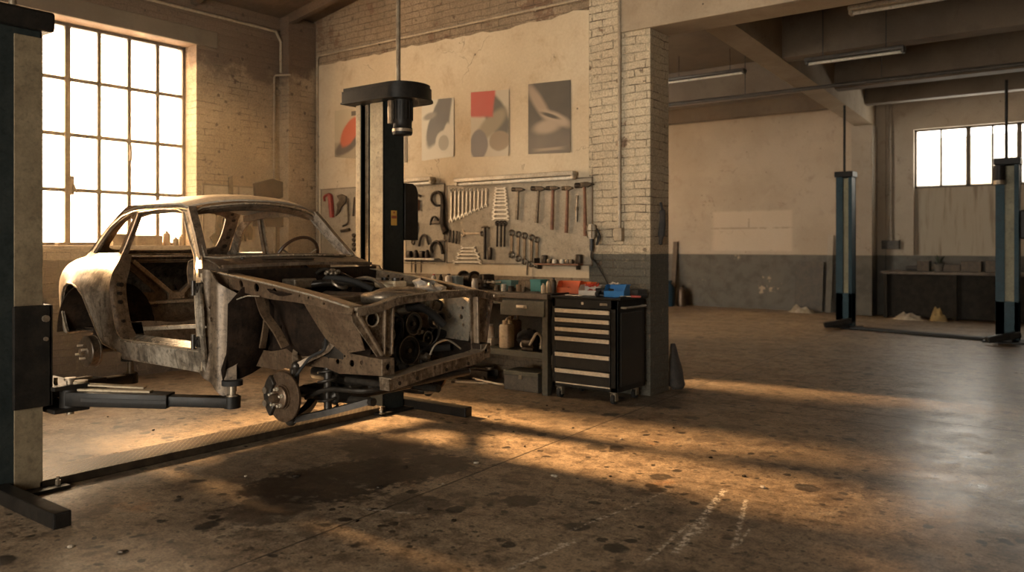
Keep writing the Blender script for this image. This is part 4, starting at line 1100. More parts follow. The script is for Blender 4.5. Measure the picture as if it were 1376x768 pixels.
    def flg(u, v):
        x = lerp(.55, 1.80, u)
        zt = [lerp(a[1], b[1], (x - a[0]) / (b[0] - a[0])) for a, b in zip(top_, top_[1:]) if a[0] <= x <= b[0]][0]
        return (x, sg * lerp(.640, .555, v), zt + .004 + .006 * sstep(0, .3, v))
    MB().grid(flg, 20, 3, .006).build('rail_flange', 'car_edge', fr_)
    MB().tube([(x, sg * .642, z + .006) for x, z in top_], .005, 6).build('rail_bead', 'car_bright', fr_)
    # inner fender between rail and chassis leg
    ol_ = [(.74, .74), (1.05, .72), (1.45, .80), (1.72, .82), (1.76, 1.10), (1.5, 1.15), (1.1, 1.19), (.74, 1.22)]
    hs = [circ(1.67, 1.05, .011, 10), circ(1.66, .99, .016, 12), circ(1.68, .94, .011, 10), circ(1.0, .92, .02, 12)] if sg > 0 else [[(1.44, .86), (1.60, .90), (1.64, 1.04), (1.50, 1.08), (1.42, .98)], circ(.98, .95, .02, 12)]
    def inn(x, z):
        b = .11 * math.exp(-((x - 1.18) / .20) ** 2) * sstep(.72, .9, z)
        return (x, sg * (.425 + b + .12 * sstep(1.08, 1.2, z)), z)
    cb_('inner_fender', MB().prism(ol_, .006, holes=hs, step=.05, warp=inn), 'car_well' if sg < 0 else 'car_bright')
    # ribs and folds on the wheel side
    m = MB(); 
    m.tube(smooth_path([(.90, sg * .57, 1.16), (1.0, sg * .60, 1.05), (1.12, sg * .60, .95), (1.17, sg * .58, .86)], 4), 0, flat=(.05, .014))
    m.tube(smooth_path([(.86, sg * .50, 1.16), (.87, sg * .49, 1.0), (.84, sg * .50, .82)], 4), 0, flat=(.04, .014))
    cb_('fender_rib', m, 'car_rust')
    # chassis leg
    ol_ = [(.55, .70), (.95, .69), (1.18, .74), (1.40, .745), (1.52, .72), (1.64, .735), (1.86, .745), (1.86, .83), (1.60, .845), (1.40, .85), (1.1, .84), (.9, .80), (.55, .80)]
    hs = [circ(1.50, .79, .016, 10), circ(1.42, .81, .010, 8), circ(1.62, .79, .020, 12), circ(1.70, .80, .013, 10), circ(1.30, .79, .014, 10), circ(1.56, .825, .008, 8)]
    cb_('chassis_leg', (lambda m: (m.prism(ol_, .006, holes=hs, M=T(0, sg * .465, 0) @ R(90, 'X')), m.prism(ol_, .006, M=T(0, sg * .385, 0) @ R(90, 'X')),
        m.bar((.9, sg * .425, .80), (1.40, sg * .425, .85), .085, .006), m.bar((1.40, sg * .425, .848), (1.86, sg * .425, .829), .085, .006), m.bar((1.5, sg * .425, .725), (1.86, sg * .425, .745), .085, .006), m)[-1])(MB()), 'car_rust' if sg < 0 else 'car_grime', smooth=False)
    ol_ = [(-.045, -.045), (.045, -.045), (.045, .045), (-.045, .045)]
    m = MB().prism(ol_, .008, holes=[circ(0, 0, .018, 14)], M=T(1.862, sg * .425, .787) @ R(90, 'Z') @ R(90, 'X')); cb_('bumper_mount', m, 'car_front', smooth=False)
# corner gusset, near side only: the brown sheet between rail and leg
m = MB().prism([(1.33, 1.15), (1.76, 1.085), (1.775, .88), (1.62, .85), (1.50, .93)], .006, step=.04, warp=lambda x, z: (x, -.585 + .30 * (1.12 - z) - .03 * math.sin((x - 1.33) * 7), z)); cb_('corner_gusset', m, 'car_rust')
m = MB().tube(smooth_path([(.70, -.64, 1.10), (.80, -.655, 1.125), (.90, -.645, 1.15), (1.0, -.635, 1.15)], 5), .004, 6); cb_('loose_wire', m, 'car_bright')

# roof
def edge_z(x): return lerp(1.735, 1.70, sstep(-.05, .12, x)) if x > -.3 else lerp(1.69, 1.735, sstep(-.85, -.5, x))
def roof(u, v):
    yn = v * 2 - 1; c = 1 - yn * yn
    x0 = .055 + .10 * c; x1 = -.79 - .05 * c
    x = lerp(x0, x1, u)
    zf = 1 - .28 * (1 - sstep(0, .3, u)) - .12 * sstep(.6, 1, u)
    e = edge_z(lerp(.055, -.79, u))
    return (x, yn * (W(lerp(.055, -.79, u), 1.70) + .004), e - .004 + .082 * (1 - abs(yn) ** 2.6) * zf)
cb_('roof', MB().grid(roof, 26, 22, .012), 'car_roof', angle=60)
# screen header under the roof edge
def hdr(u, v):
    yn = u * 2 - 1; c = 1 - yn * yn
    return (lerp(.065, .01, v) + .10 * c, yn * .515, 1.692 + .052 * c - .028 * math.sin(v * PI / 2) - .004)
cb_('screen_header', MB().grid(hdr, 22, 4, .012), 'car_bare')
m = MB()
rim = [(.075 + .10 * (1 - t * t), t * .518, 1.690 + .058 * (1 - t * t)) for t in [i / 8 - 1 for i in range(17)]]
rim = [(.40, -.622, 1.375), (.28, -.585, 1.49), (.17, -.55, 1.60), (.105, -.53, 1.665)] + rim[1:-1] + [(.105, .53, 1.665), (.17, .55, 1.60), (.28, .585, 1.49), (.40, .622, 1.375)]
rim = rim + [(.49 - .0 * t, 0, 0) for t in ()]
bot = [(.415 + .09 * (1 - t * t), -t * .62, 1.365 + .018 * (1 - t * t)) for t in [i / 8 - 1 for i in range(1, 16)]]
bot = [(x, -y, z) for x, y, z in bot]; bot = list(reversed(bot))
m.tube([(x + .012, y, z + .004) for x, y, z in rim + bot], .007, 6, closed=True)
cb_('screen_flange', m, 'car_bright')
m = MB()
m.tube([(x - .012, y * .965, z - .012 + (.01 if z < 1.4 else 0)) for x, y, z in rim + bot], 0, closed=True, flat=(.02, .03)); cb_('screen_frame', m, 'car_bare')
# rear window panel: a sheet with the big opening and its row of punched holes
def back(y, t):
    c = 1 - (y / .6) ** 2
    zz = lerp(1.735, 1.37, t ** 1.15) + .05 * c * (1 - t)
    return (lerp(-.80, -1.20, t) - .055 * c, y * (.90 + .17 * t), zz)
ow = [(-.54, 0), (.54, 0), (.56, .5), (.565, 1), (-.565, 1), (-.56, .5)]
hw_ = [(p.x, p.y) for p in smooth_path([(-.40, .20, 0), (-.44, .35, 0), (-.45, .7, 0), (-.41, .86, 0), (-.2, .90, 0), (.2, .90, 0), (.41, .86, 0), (.45, .7, 0), (.44, .35, 0), (.40, .20, 0), (.2, .16, 0), (-.2, .16, 0)], 4)]
pun = [circ(sgn * yy, tt, .014, 8, .03) for sgn in (-1, 1) for yy, tt in ((.505, .25), (.51, .45), (.515, .62), (.515, .80), (.47, .12), (.35, .07), (.2, .06))]
rw_ = cb_('rear_window_panel', MB().prism(ow, .012, holes=[hw_], step=.06, warp=back), 'car_bare', angle=55)
for sgn in (-1, 1):
    for yy, tt, rr_ in ((.505, .25, .017), (.51, .45, .014), (.515, .62, .018), (.515, .80, .022), (.47, .12, .014), (.35, .07, .013), (.2, .06, .012)):
        p0 = Vector(back(sgn * yy, tt)); p1 = Vector(back(sgn * yy + .01, tt)); p2 = Vector(back(sgn * yy, tt + .02)); nn_ = (p1 - p0).cross(p2 - p0).normalized()
        MB().cyl(p0 - nn_ * .014, p0 + nn_ * .014, rr_, seg=12).build('bolt_hole', 'engine_black', rw_)
# tail and rear deck wrap
def tail(u, v):
    P = tailc + [(-1.17, 1.375)]
    k = u * (len(P) - 1); i = min(int(k), len(P) - 2); f = k - i
    x = lerp(P[i][0], P[i + 1][0], f); z = lerp(P[i][1], P[i + 1][1], f); yn = v * 2 - 1; c = 1 - yn * yn
    return (x - .07 * c * (1 - sstep(.5, 1, u)), yn * (W(x, z) - .002), z + .015 * c * sstep(.4, .9, u))
cb_('rear_deck', MB().grid(tail, 26, 16, .012), 'car_quarter', angle=60)
# cabin floor, tunnel, rear bulkhead with its V brace, parcel shelf
m = MB(); m.b2((-.75, -.62, .70), (.72, .62, .715)); m.b2((-1.45, -.5, .80), (-.75, .5, .815)); m.b2((-1.42, -.45, .70), (-1.40, .45, .85))
for y in (-.4, -.28, .28, .4): m.b2((-.6, y - .02, .712), (.6, y + .02, .722), bev=.003)
cb_('floor_pan', m, 'car_grime', smooth=False)
def tun(u, v):
    a = PI * v; x = lerp(-.7, .72, u); h = .12 + .09 * sstep(.5, .7, x) + .05 * sstep(-.3, -.6, x)
    return (x, -.16 * math.cos(a), .712 + h * math.sin(a) ** .7)
cb_('transmission_tunnel', MB().grid(tun, 14, 12, .006), 'car_inner')
def seat(u, v):
    y = lerp(-.60, .60, v); k = math.exp(-((abs(y) - .30) / .17) ** 2)
    P = [(-.34, .76), (-.40, .92 - .03 * k), (-.62, .90 - .07 * k), (-.80, .92 - .06 * k), (-.86, 1.03)]
    q = u * 4; i = min(int(q), 3); f = q - i
    return (lerp(P[i][0], P[i + 1][0], f), y, lerp(P[i][1], P[i + 1][1], f))
cb_('rear_seat_pan', MB().grid(seat, 12, 26, .006), 'car_inner', angle=60)
m = MB().prism([(-.60, 1.0), (.60, 1.0), (.60, 1.345), (-.60, 1.345)], .008, holes=[[(-.38, 1.32), (-.12, 1.10), (-.02, 1.10), (.22, 1.32)], [(-.52, 1.27), (-.46, 1.10), (-.22, 1.09), (-.45, 1.29)], [(.50, 1.27), (.42, 1.10), (.12, 1.09), (.34, 1.29)]], M=T(-.90, 0, 0) @ Matrix(((0, 0, 1, 0), (1, 0, 0, 0), (0, 1, 0, 0), (0, 0, 0, 1))))
cb_('rear_bulkhead', m, 'car_inner', smooth=False)
m = MB(); m.bar((-.87, -.42, 1.335), (-.87, -.09, 1.06), .035, .035, .006); m.bar((-.87, .27, 1.335), (-.87, -.05, 1.06), .035, .035, .006); m.box((-.868, -.07, 1.06), (.03, .14, .06), bev=.01)
cb_('bulkhead_brace', m, 'car_edge', smooth=False)
m = MB(); m.b2((-.88, -.60, 1.005), (-.80, .60, 1.03), bev=.005); cb_('seat_crossbar', m, 'car_bright', smooth=False)
m = MB(); m.b2((-1.16, -.58, 1.345), (-.86, .58, 1.362), bev=.004); m.b2((-.885, -.60, 1.33), (-.86, .60, 1.372), bev=.004); cb_('parcel_shelf', m, 'car_bare', smooth=False)
m = MB(); m.bar((-.36, -.60, .875), (.5, -.20, .93), .04, .03, .005); m.bar((.0, -.18, .86), (.5, -.22, .83), .09, .012, .004); cb_('seat_crossmember', m, 'car_edge', smooth=False)
# cowl, dash, firewall
def cowl(u, v):
    yn = v * 2 - 1; c = 1 - yn * yn
    x0 = .40 + .09 * c; x1 = .60 + .05 * c
    return (lerp(x0, x1, u), yn * lerp(.62, .635, u), 1.368 - .045 * u * u - .008 * u + .012 * c)
cb_('cowl', MB().grid(cowl, 8, 24, .01), 'car_bare')
m = MB(); m.b2((.475, -.10, 1.372), (.515, .46, 1.380)); m.b2((.555, -.30, 1.358), (.60, .10, 1.364))
cb_('cowl_vent', m, 'engine_black', smooth=False)
m = MB().tube([(.60 + .06 * (1 - (t / .62) ** 2), t, 1.318 + .012 * (1 - (t / .62) ** 2)) for t in [i * .0775 - .62 for i in range(17)]], 0, flat=(.03, .02)); cb_('cowl_lip', m, 'car_bare')
m = MB(); m.cyl((.52, -.42, 1.365), (.52, -.42, 1.378), .012, seg=10); cb_('wiper_spindle', m, 'engine_black')
def dash(u, v):
    y = lerp(-.60, .60, v); P = [(.38, 1.36), (.27, 1.365), (.19, 1.345), (.17, 1.29), (.19, 1.20)]
    q = u * 4; i = min(int(q), 3); f = q - i
    return (lerp(P[i][0], P[i + 1][0], f) + .05 * (1 - (y / .6) ** 2), y, lerp(P[i][1], P[i + 1][1], f))
cb_('dashboard', MB().grid(dash, 10, 20, .008), 'car_bare')
m = MB().prism([(-.60, .72), (.60, .72), (.62, 1.30), (-.62, 1.30)], .008, holes=[circ(.25, 1.0, .05, 14), circ(-.2, 1.1, .03, 12)], M=T(.66, 0, 0) @ Matrix(((0, 0, 1, 0), (1, 0, 0, 0), (0, 1, 0, 0), (0, 0, 0, 1)))); cb_('firewall', m, 'car_grime', smooth=False)
# steering wheel
sw = MB(); Mw = T(.10, .335, 1.345) @ R(-62, 'Y')
sw.torus((0, 0, 0), .190, .0125, Mw, 40, 10); wheel = cb_('steering_wheel', sw, 'wheel_brown')
m = MB()
for a in (0, 120, 240):
    p = Mw @ Vector((.185 * math.cos(math.radians(a + 180)), .185 * math.sin(math.radians(a + 180)), 0)); q = Mw @ Vector((0, 0, -.03)); m.bar(q, p, .022, .005)
m.cyl(Mw @ Vector((0, 0, -.05)), Mw @ Vector((0, 0, -.01)), .04, seg=18)
m.build('wheel_spokes', 'engine_alu', wheel)
MB().cyl(Mw @ Vector((0, 0, -.04)), Mw @ Vector((0, 0, -.38)), .018, seg=12).build('steering_column', 'engine_black', wheel)

# front end: top bar, side plates, bottom cross member
TB = [(1.795, -.61, 1.112), (1.80, -.50, 1.118), (1.80, -.40, 1.135), (1.80, -.30, 1.155), (1.80, -.1, 1.165), (1.80, .15, 1.170), (1.80, .38, 1.165), (1.79, .55, 1.135), (1.785, .66, 1.115)]
m = MB().tube(smooth_path(TB, 3), 0, flat=(.055, .016)); m.tube([(x + .026, y, z - .016) for x, y, z in smooth_path(TB, 3)], 0, flat=(.006, .042)); tb_ = cb_('radiator_top_bar', m, 'car_front')
MB().tube([(x + .03, y, z + .008) for x, y, z in smooth_path(TB, 3)], .004, 6).build('bar_bead', 'car_bright', tb_)
MB().box((1.78, .62, 1.125), (.09, .12, .022), bev=.006).build('corner_plate', 'car_edge', tb_)
for y in (-.35, .0, .5): 
    pass
Mx = lambda x: T(x, 0, 0) @ Matrix(((0, 0, 1, 0), (1, 0, 0, 0), (0, 1, 0, 0), (0, 0, 0, 1)))
m = MB().prism([(-.62, 1.10), (-.30, 1.15), (-.315, .83), (-.41, .82), (-.60, 1.04)], .010, holes=[circ(-.465, 1.045, .045, 20, .038), [(-.385, 1.08), (-.345, 1.09), (-.345, .93), (-.385, .90)], [(-.54, 1.02), (-.50, .985), (-.43, .90), (-.47, .985)], circ(-.35, .87, .012, 10)], M=Mx(1.775))
pl_ = cb_('radiator_side_plate', m, 'car_front', smooth=False)
MB().torus((1.782, -.465, 1.045), .046, .006, R(90, 'Y') @ Matrix.Diagonal((.85, 1, 1, 1)), 24, 6).build('pressed_ring', 'car_bright', pl_)
m = MB(); m.bar((1.785, -.59, 1.10), (1.785, -.395, .84), .030, .016, .003); m.bar((1.785, -.375, 1.13), (1.785, -.385, .84), .03, .014, .003); m.bar((1.785, -.315, 1.15), (1.785, -.325, .84), .026, .014, .003)
cb_('side_plate_brace', m, 'car_inner', smooth=False)
m = MB().prism([(.36, 1.16), (.67, 1.105), (.53, .80), (.38, .80)], .010, holes=[circ(.575, 1.045, .026, 18, .045), circ(.43, 1.07, .012, 10), circ(.43, .98, .014, 10), circ(.42, .90, .010, 10), circ(.50, .9, .010, 10)], step=.05, warp=lambda y, z: (1.79 - .05 * sstep(.5, .66, y), y, z))
cb_('radiator_side_plate', m, 'car_front', smooth=True)
m = MB(); m.bar((1.80, .40, 1.15), (1.80, .41, .78), .05, .02, .004); cb_('side_plate_brace', m, 'car_inner', smooth=False)
m = MB().prism([(.44, .79), (.60, .80), (.68, 1.10), (.62, 1.10)], .006, step=.06, warp=lambda y, z: (1.72, y, z)); cb_('headlamp_plate', m, 'car_bright')
XM = [(1.83, -.42, .685), (1.83, -.32, .695), (1.83, -.13, .715), (1.83, .13, .735), (1.83, .36, .752), (1.82, .42, .785)]
m = MB().tube(smooth_path(XM, 3), 0, flat=(.075, .065)); xm = cb_('front_crossmember', m, 'car_front', angle=30)
m = MB().tube([(x + .005, y, z + .036) for x, y, z in smooth_path(XM, 3)], 0, flat=(.095, .006)); m.build('crossmember_flange', 'car_edge', xm)
for i, y in enumerate((-.34, -.2, .05, .25)): MB().cyl((1.863, y, .70 + y * .07 + .01), (1.870, y, .70 + y * .07 + .01), .012, seg=10).build('bolt_hole', 'engine_black', xm)
m = MB().tube(smooth_path([(1.80, .405, .79), (1.80, .42, .76), (1.81, .40, .75)], 3), 0, flat=(.05, .04)); cb_('crossmember_end', m, 'car_inner')
m = MB().tube(smooth_path([(1.78, .0, .80), (1.79, .04, .86), (1.79, .15, .875), (1.79, .27, .81)], 5), .006, 6); cb_('bent_rod', m, 'car_bright')

# engine
m = MB(); m.b2((.78, -.18, .78), (1.36, .22, 1.02), bev=.03); m.b2((.74, -.14, .66), (1.32, .20, .80), bev=.03); m.b2((1.34, -.14, .80), (1.40, .28, 1.03), bev=.015)
eng = cb_('engine', m, 'engine_black', smooth=False)
m = MB(); m.b2((.80, -.10, 1.02), (1.34, .14, 1.10), bev=.03); m.cyl((.82, .02, 1.095), (1.33, .02, 1.095), .055, seg=20)
m.build('valve_cover', 'engine_alu', eng)
for i in range(4):
    m = MB().tube(smooth_path([(.88 + i * .12, -.12, 1.0), (.88 + i * .12, -.22, .99), (.88 + i * .12, -.28, .92), (.90 + i * .11, -.30, .80)], 4), .022, 10); m.build('exhaust_runner', 'brake_rust', eng)
m = MB(); m.sph((1.47, .06, 1.150), .115, 1.7, 1.05, .40, 24, rz=1.25); m.b2((.78, -.27, 1.085), (1.22, -.03, 1.135), bev=.02)
m.build('air_box', 'engine_alu', eng)
m = MB().tube(smooth_path([(1.40, -.17, 1.13), (1.54, -.14, 1.14), (1.58, .04, 1.13), (1.50, .18, 1.12)], 5), .038, 12); m.build('intake_duct', 'engine_alu', eng)
def pulley(y, z, r, x=1.46, mat_='engine_black', d=.05):
    M_ = T(x, y, z) @ R(90, 'Y')
    m = MB().lathe([(0, d * .5), (r * .22, d * .5), (r * .25, d * .2), (r * .62, d * .15), (r * .70, d * .5), (r, d * .5), (r * .86, d * .1), (r * .86, -d * .1), (r, -d * .5), (0, -d * .5)], M_, 32)
    o = m.build('pulley', mat_, eng)
    m = MB(); m.cyl((x + d * .45, y, z), (x + d * .62, y, z), r * .16, seg=6)
    m.build('pulley_nut', 'engine_alu', o)
    MB().torus((x + d * .5, y, z), r * .93, .0035, R(90, 'Y'), 32, 6).build('pulley_rim', 'engine_alu', o)
pulley(.13, .79, .095); pulley(.17, .955, .075); pulley(.37, .97, .058, 1.50); pulley(.30, .855, .045, 1.46); pulley(-.02, .90, .045, 1.44)
belt = [(1.462, .13 + .088 * math.cos(a), .79 + .088 * math.sin(a)) for a in [PI * 1.0 + i * PI / 9 for i in range(9)]] + [(1.47, .42, .95), (1.47, .39, 1.01), (1.47, .34, 1.02), (1.465, .20, 1.03), (1.465, .12, 1.01), (1.462, .06, .88)]
m = MB().tube(belt, 0, closed=True, flat=(.012, .010)); m.build('belt', 'rubber', eng)
m = MB(); m.cyl((1.30, .37, .97), (1.475, .37, .97), .062, seg=20); m.cyl((1.28, .37, .97), (1.31, .37, .97), .05, seg=20); m.build('alternator', 'engine_alu', eng)
m = MB(); m.b2((1.38, .02, .98), (1.44, .14, 1.08), bev=.02); m.cyl((1.44, .09, 1.04), (1.50, .10, 1.06), .032, seg=16); m.build('thermostat_housing', 'engine_alu', eng)
def hose(P, r, mat_='rubber', name='hose', k=6): return MB().tube(smooth_path(P, k), r, 12).build(name, mat_, eng)
hose([(1.50, .10, 1.06), (1.58, .12, 1.07), (1.62, .20, 1.02), (1.66, .26, .95)], .024)
hose([(1.42, .22, .84), (1.55, .26, .80), (1.64, .34, .80)], .022)
hose([(.70, .10, 1.20), (.85, .02, 1.235), (1.0, .10, 1.215), (1.15, .14, 1.16)], .02)
hose([(.70, -.10, 1.16), (.82, -.05, 1.20), (.95, .12, 1.20), (1.02, .30, 1.16)], .024, 'engine_black')
hose([(.74, .22, 1.18), (.95, .22, 1.23), (1.15, .16, 1.22), (1.3, .1, 1.17)], .013, 'engine_alu')
for P in ([(1.42, -.05, 1.08), (1.52, .02, 1.0), (1.50, .05, .88)], [(1.44, .25, 1.06), (1.56, .30, .99), (1.6, .26, .86), (1.5, .22, .78)], [(1.35, -.18, 1.05), (1.48, -.20, .95), (1.52, -.16, .84), (1.46, -.1, .76)],
          [(1.4, .14, 1.1), (1.5, .24, 1.12), (1.55, .36, 1.08), (1.48, .4, 1.0)], [(.75, .3, 1.15), (1.0, .34, 1.19), (1.25, .36, 1.1), (1.4, .30, 1.0)]):
    hose(P, .008, 'engine_black', 'cable')
m = MB()
for i, (x, y, z, r) in enumerate(((1.50, .02, .99, .022), (1.52, -.10, .92, .03), (1.50, -.16, 1.02, .026), (1.48, .22, .90, .02), (1.51, .06, .70, .024), (1.50, .26, .74, .026), (1.49, -.08, .76, .03))):
    MB().lathe([(0, .03), (r * .6, .03), (r * .7, .01), (r, .005), (r, -.03), (0, -.03)], T(x, y, z) @ R(90, 'Y'), 16).build('bracket_boss', 'engine_alu' if i % 2 else 'engine_black', eng)
m.bm.free()
m = MB(); m.b2((.86, -.16, .585), (1.30, .18, .67), bev=.03); m.b2((1.0, -.1, .56), (1.25, .12, .60), bev=.02); m.build('oil_pan', 'engine_black', eng)
m = MB(); m.cyl((.45, 0, .84), (.80, 0, .86), .10, .14, 20); m.build('gearbox', 'engine_black', eng)
m = MB().tube(smooth_path([(.84, -.30, .80), (.86, -.26, .68), (.6, -.2, .66), (-.2, -.18, .66)], 6), .026, 12); m.build('exhaust_pipe', 'brake_rust', eng)
# things round the engine bay
m = MB(); m.b2((1.02, .26, 1.165), (1.22, .38, 1.215), bev=.014); r_ = cb_('brake_fluid_reservoir', m, 'reservoir_cream', smooth=False)
for x in (1.07, 1.17): MB().cyl((x, .32, 1.21), (x, .32, 1.235), .026, seg=18).build('reservoir_cap', 'engine_black', r_)
m = MB().cyl((1.12, .32, 1.02), (1.12, .32, 1.17), .03, seg=14); m.build('reservoir_stand', 'engine_black', r_)
m = MB().lathe([(0, 0), (.085, 0), (.09, .03), (.085, .05), (.05, .075), (.045, .12), (0, .13)], T(.69, .30, 1.10) @ R(75, 'Y'), 24); cb_('brake_servo', m, 'engine_black')
def cloth(u, v):
    a = 2 * PI * u; r = .085 * math.sin(PI * min(1, v * .9 + .1)) ** .6
    n = noise.noise(Vector((math.cos(a) * 1.7, math.sin(a) * 1.7, v * 3))) * .03
    return (1.40 + (r + n) * 1.5 * math.cos(a), .40 + (r + n) * .9 * math.sin(a), 1.215 - .085 * v - .02 * math.cos(a) + n * .3)
cb_('crumpled_bag', MB().grid(cloth, 30, 12, 0), 'cloth_silver')
m = MB(); m.b2((.66, -.22, 1.17), (.80, -.04, 1.235), bev=.01); cb_('wiper_motor_cover', m, 'engine_alu', smooth=False)
m = MB().torus((0, 0, 0), .05, .012, T(.90, .06, 1.205) @ R(35, 'Y') @ Matrix.Diagonal((1.2, 1, 1, 1)), 24, 8); cb_('hose_clamp', m, 'engine_alu')
m = MB().tube(smooth_path([(.68, .05, 1.26), (.70, .1, 1.29), (.74, .18, 1.27), (.78, .28, 1.22)], 5), .012, 8); cb_('brake_pipe', m, 'engine_black')
m = MB()
for i in range(9):
    a = 2 * PI * i / 9
    m.sph((.74 + .035 * math.cos(a), .14 + .045 * math.sin(a), 1.262 + .01 * (i % 2)), .016, seg=8)
m.sph((.74, .14, 1.27), .026, seg=10); cb_('wiring_plug', m, 'engine_alu')

# front suspension
def brake(sg, near):
    cx, cy, cz = 1.215, sg * .625, .58
    M_ = T(cx, cy, cz) @ R(90 * -sg * -1, 'X') if False else T(cx, cy, cz) @ (R(90, 'X') if sg < 0 else R(-90, 'X')) @ R(0, 'Z')
    m = MB().lathe([(.040, .016), (.072, .016), (.074, .008), (.143, .008), (.146, .004), (.146, -.006), (.143, -.012), (.06, -.012), (.06, -.02), (.0, -.02)], M_, 48)
    d = cb_('brake_disc', m, 'brake_rust')
    m = MB().lathe([(0, .088), (.020, .088), (.026, .080), (.028, .045), (.034, .042), (.058, .040), (.066, .034), (.066, .014), (0, .014)], M_, 32); h = m.build('hub', 'brake_rust', d)
    for i in range(5):
        a = 2 * PI * i / 5 + .3; p = M_ @ Vector((.050 * math.cos(a), .050 * math.sin(a), .036)); q = M_ @ Vector((.050 * math.cos(a), .050 * math.sin(a), .068)); q2 = M_ @ Vector((.050 * math.cos(a), .050 * math.sin(a), .052))
        m = MB().cyl(p, q, .007, seg=8); m.cyl(p, q2, .011, seg=6); m.build('wheel_stud', 'tool_steel', h)
    m = MB()
    pts = [(.155 * math.cos(a), .155 * math.sin(a)) for a in [math.radians(t) for t in range(128, 233, 8)]] + [(.088 * math.cos(a), .088 * math.sin(a)) for a in [math.radians(t) for t in range(228, 127, -10)]]
    m.prism(pts, .058, M=M_ @ T(0, 0, 0)); m.build('caliper', 'engine_black', d, bevel=.008)
    for yy in (.03, -.045): MB().cyl(M_ @ Vector((-.12, yy, .028)), M_ @ Vector((-.12, yy, .045)), .02, seg=14).build('caliper_piston', 'engine_alu', d)
    # upright, arms, spring
    m = MB().bar((cx + .01, sg * .58, .44), (cx + .02, sg * .56, .74), .06, .05, .01); m.sph((cx + .01, sg * .58, .44), .035); m.sph((cx + .02, sg * .55, .75), .03); cb_('steering_knuckle', m, 'engine_black')
    m = MB()
    m.tube(smooth_path([(cx - .14, sg * .28, .52), (cx - .05, sg * .42, .47), (cx + .01, sg * .58, .44)], 4), 0, flat=(.05, .035)); m.tube(smooth_path([(cx + .34, sg * .28, .54), (cx + .16, sg * .42, .48), (cx + .01, sg * .58, .44)], 4), 0, flat=(.05, .035))
    m.cyl((cx - .18, sg * .28, .52), (cx + .38, sg * .28, .54), .025, seg=12); cb_('lower_control_arm', m, 'engine_black')
    m = MB().tube(smooth_path([(cx + .02, sg * .55, .75), (cx + .10, sg * .50, .80), (cx + .22, sg * .47, .86), (cx + .27, sg * .46, .94)], 5), 0, flat=(.035, .03)); m.tube(smooth_path([(cx + .02, sg * .55, .75), (cx - .06, sg * .50, .80), (cx - .08, sg * .46, .86)], 5), 0, flat=(.03, .025)); cb_('upper_control_arm', m, 'car_inner')
    sp = []
    for i in range(97):
        a = 2 * PI * i / 16; sp.append((cx + .12 + .055 * math.cos(a), sg * .40 + .055 * math.sin(a), .50 + .34 * i / 96))
    cb_('coil_spring', MB().tube(sp, .0085, 7), 'engine_black')
    m = MB().cyl((cx + .12, sg * .40, .48), (cx + .12, sg * .40, .92), .024, seg=12); cb_('shock_absorber', m, 'engine_black')
    m = MB().tube(smooth_path([(cx - .02, sg * .57, .50), (cx - .12, sg * .45, .55), (cx - .14, sg * .1, .57)], 4), .012, 8); m.sph((cx - .02, sg * .57, .50), .022); cb_('tie_rod', m, 'engine_black')
    m = MB().tube(smooth_path([(cx + .04, sg * .50, .56), (cx + .20, sg * .46, .62), (cx + .44, sg * .42, .63), (cx + .50, sg * .30, .64)], 5), .014, 8); cb_('anti_roll_bar_end', m, 'engine_black')
    m = MB().tube(smooth_path([(cx + .22, sg * .50, .92), (cx + .24, sg * .53, .86), (cx + .13, sg * .55, .80), (cx + .02, sg * .58, .66)], 6), .009, 8); cb_('brake_hose', m, 'rubber')
    m = MB(); m.b2((cx + .14, min(sg * .47, sg * .43), .80), (cx + .34, max(sg * .47, sg * .43), .90), bev=.01); m.cyl((cx + .24, sg * .49, .92), (cx + .24, sg * .49, 1.0), .012, seg=8); m.sph((cx + .24, sg * .49, 1.0), .018, seg=10); cb_('arm_bracket', m, 'engine_black')
brake(-1, True); brake(1, False)
m = MB(); m.b2((1.04, -.40, .52), (1.40, .40, .60), bev=.03); m.b2((1.18, -.28, .585), (1.50, .28, .66), bev=.03); cb_('front_subframe', m, 'engine_black', smooth=False)
m = MB().cyl((1.55, -.42, .635), (1.55, .42, .635), .016, seg=12); cb_('anti_roll_bar', m, 'engine_black')
m = MB(); 
for y in (-.30, -.2, .2, .3): m.cyl((1.60, y, .60), (1.60, y, .66), .022, seg=12)
m.b2((1.40, -.34, .64), (1.82, .34, .68), bev=.015); cb_('front_undertray', m, 'engine_black', smooth=False)
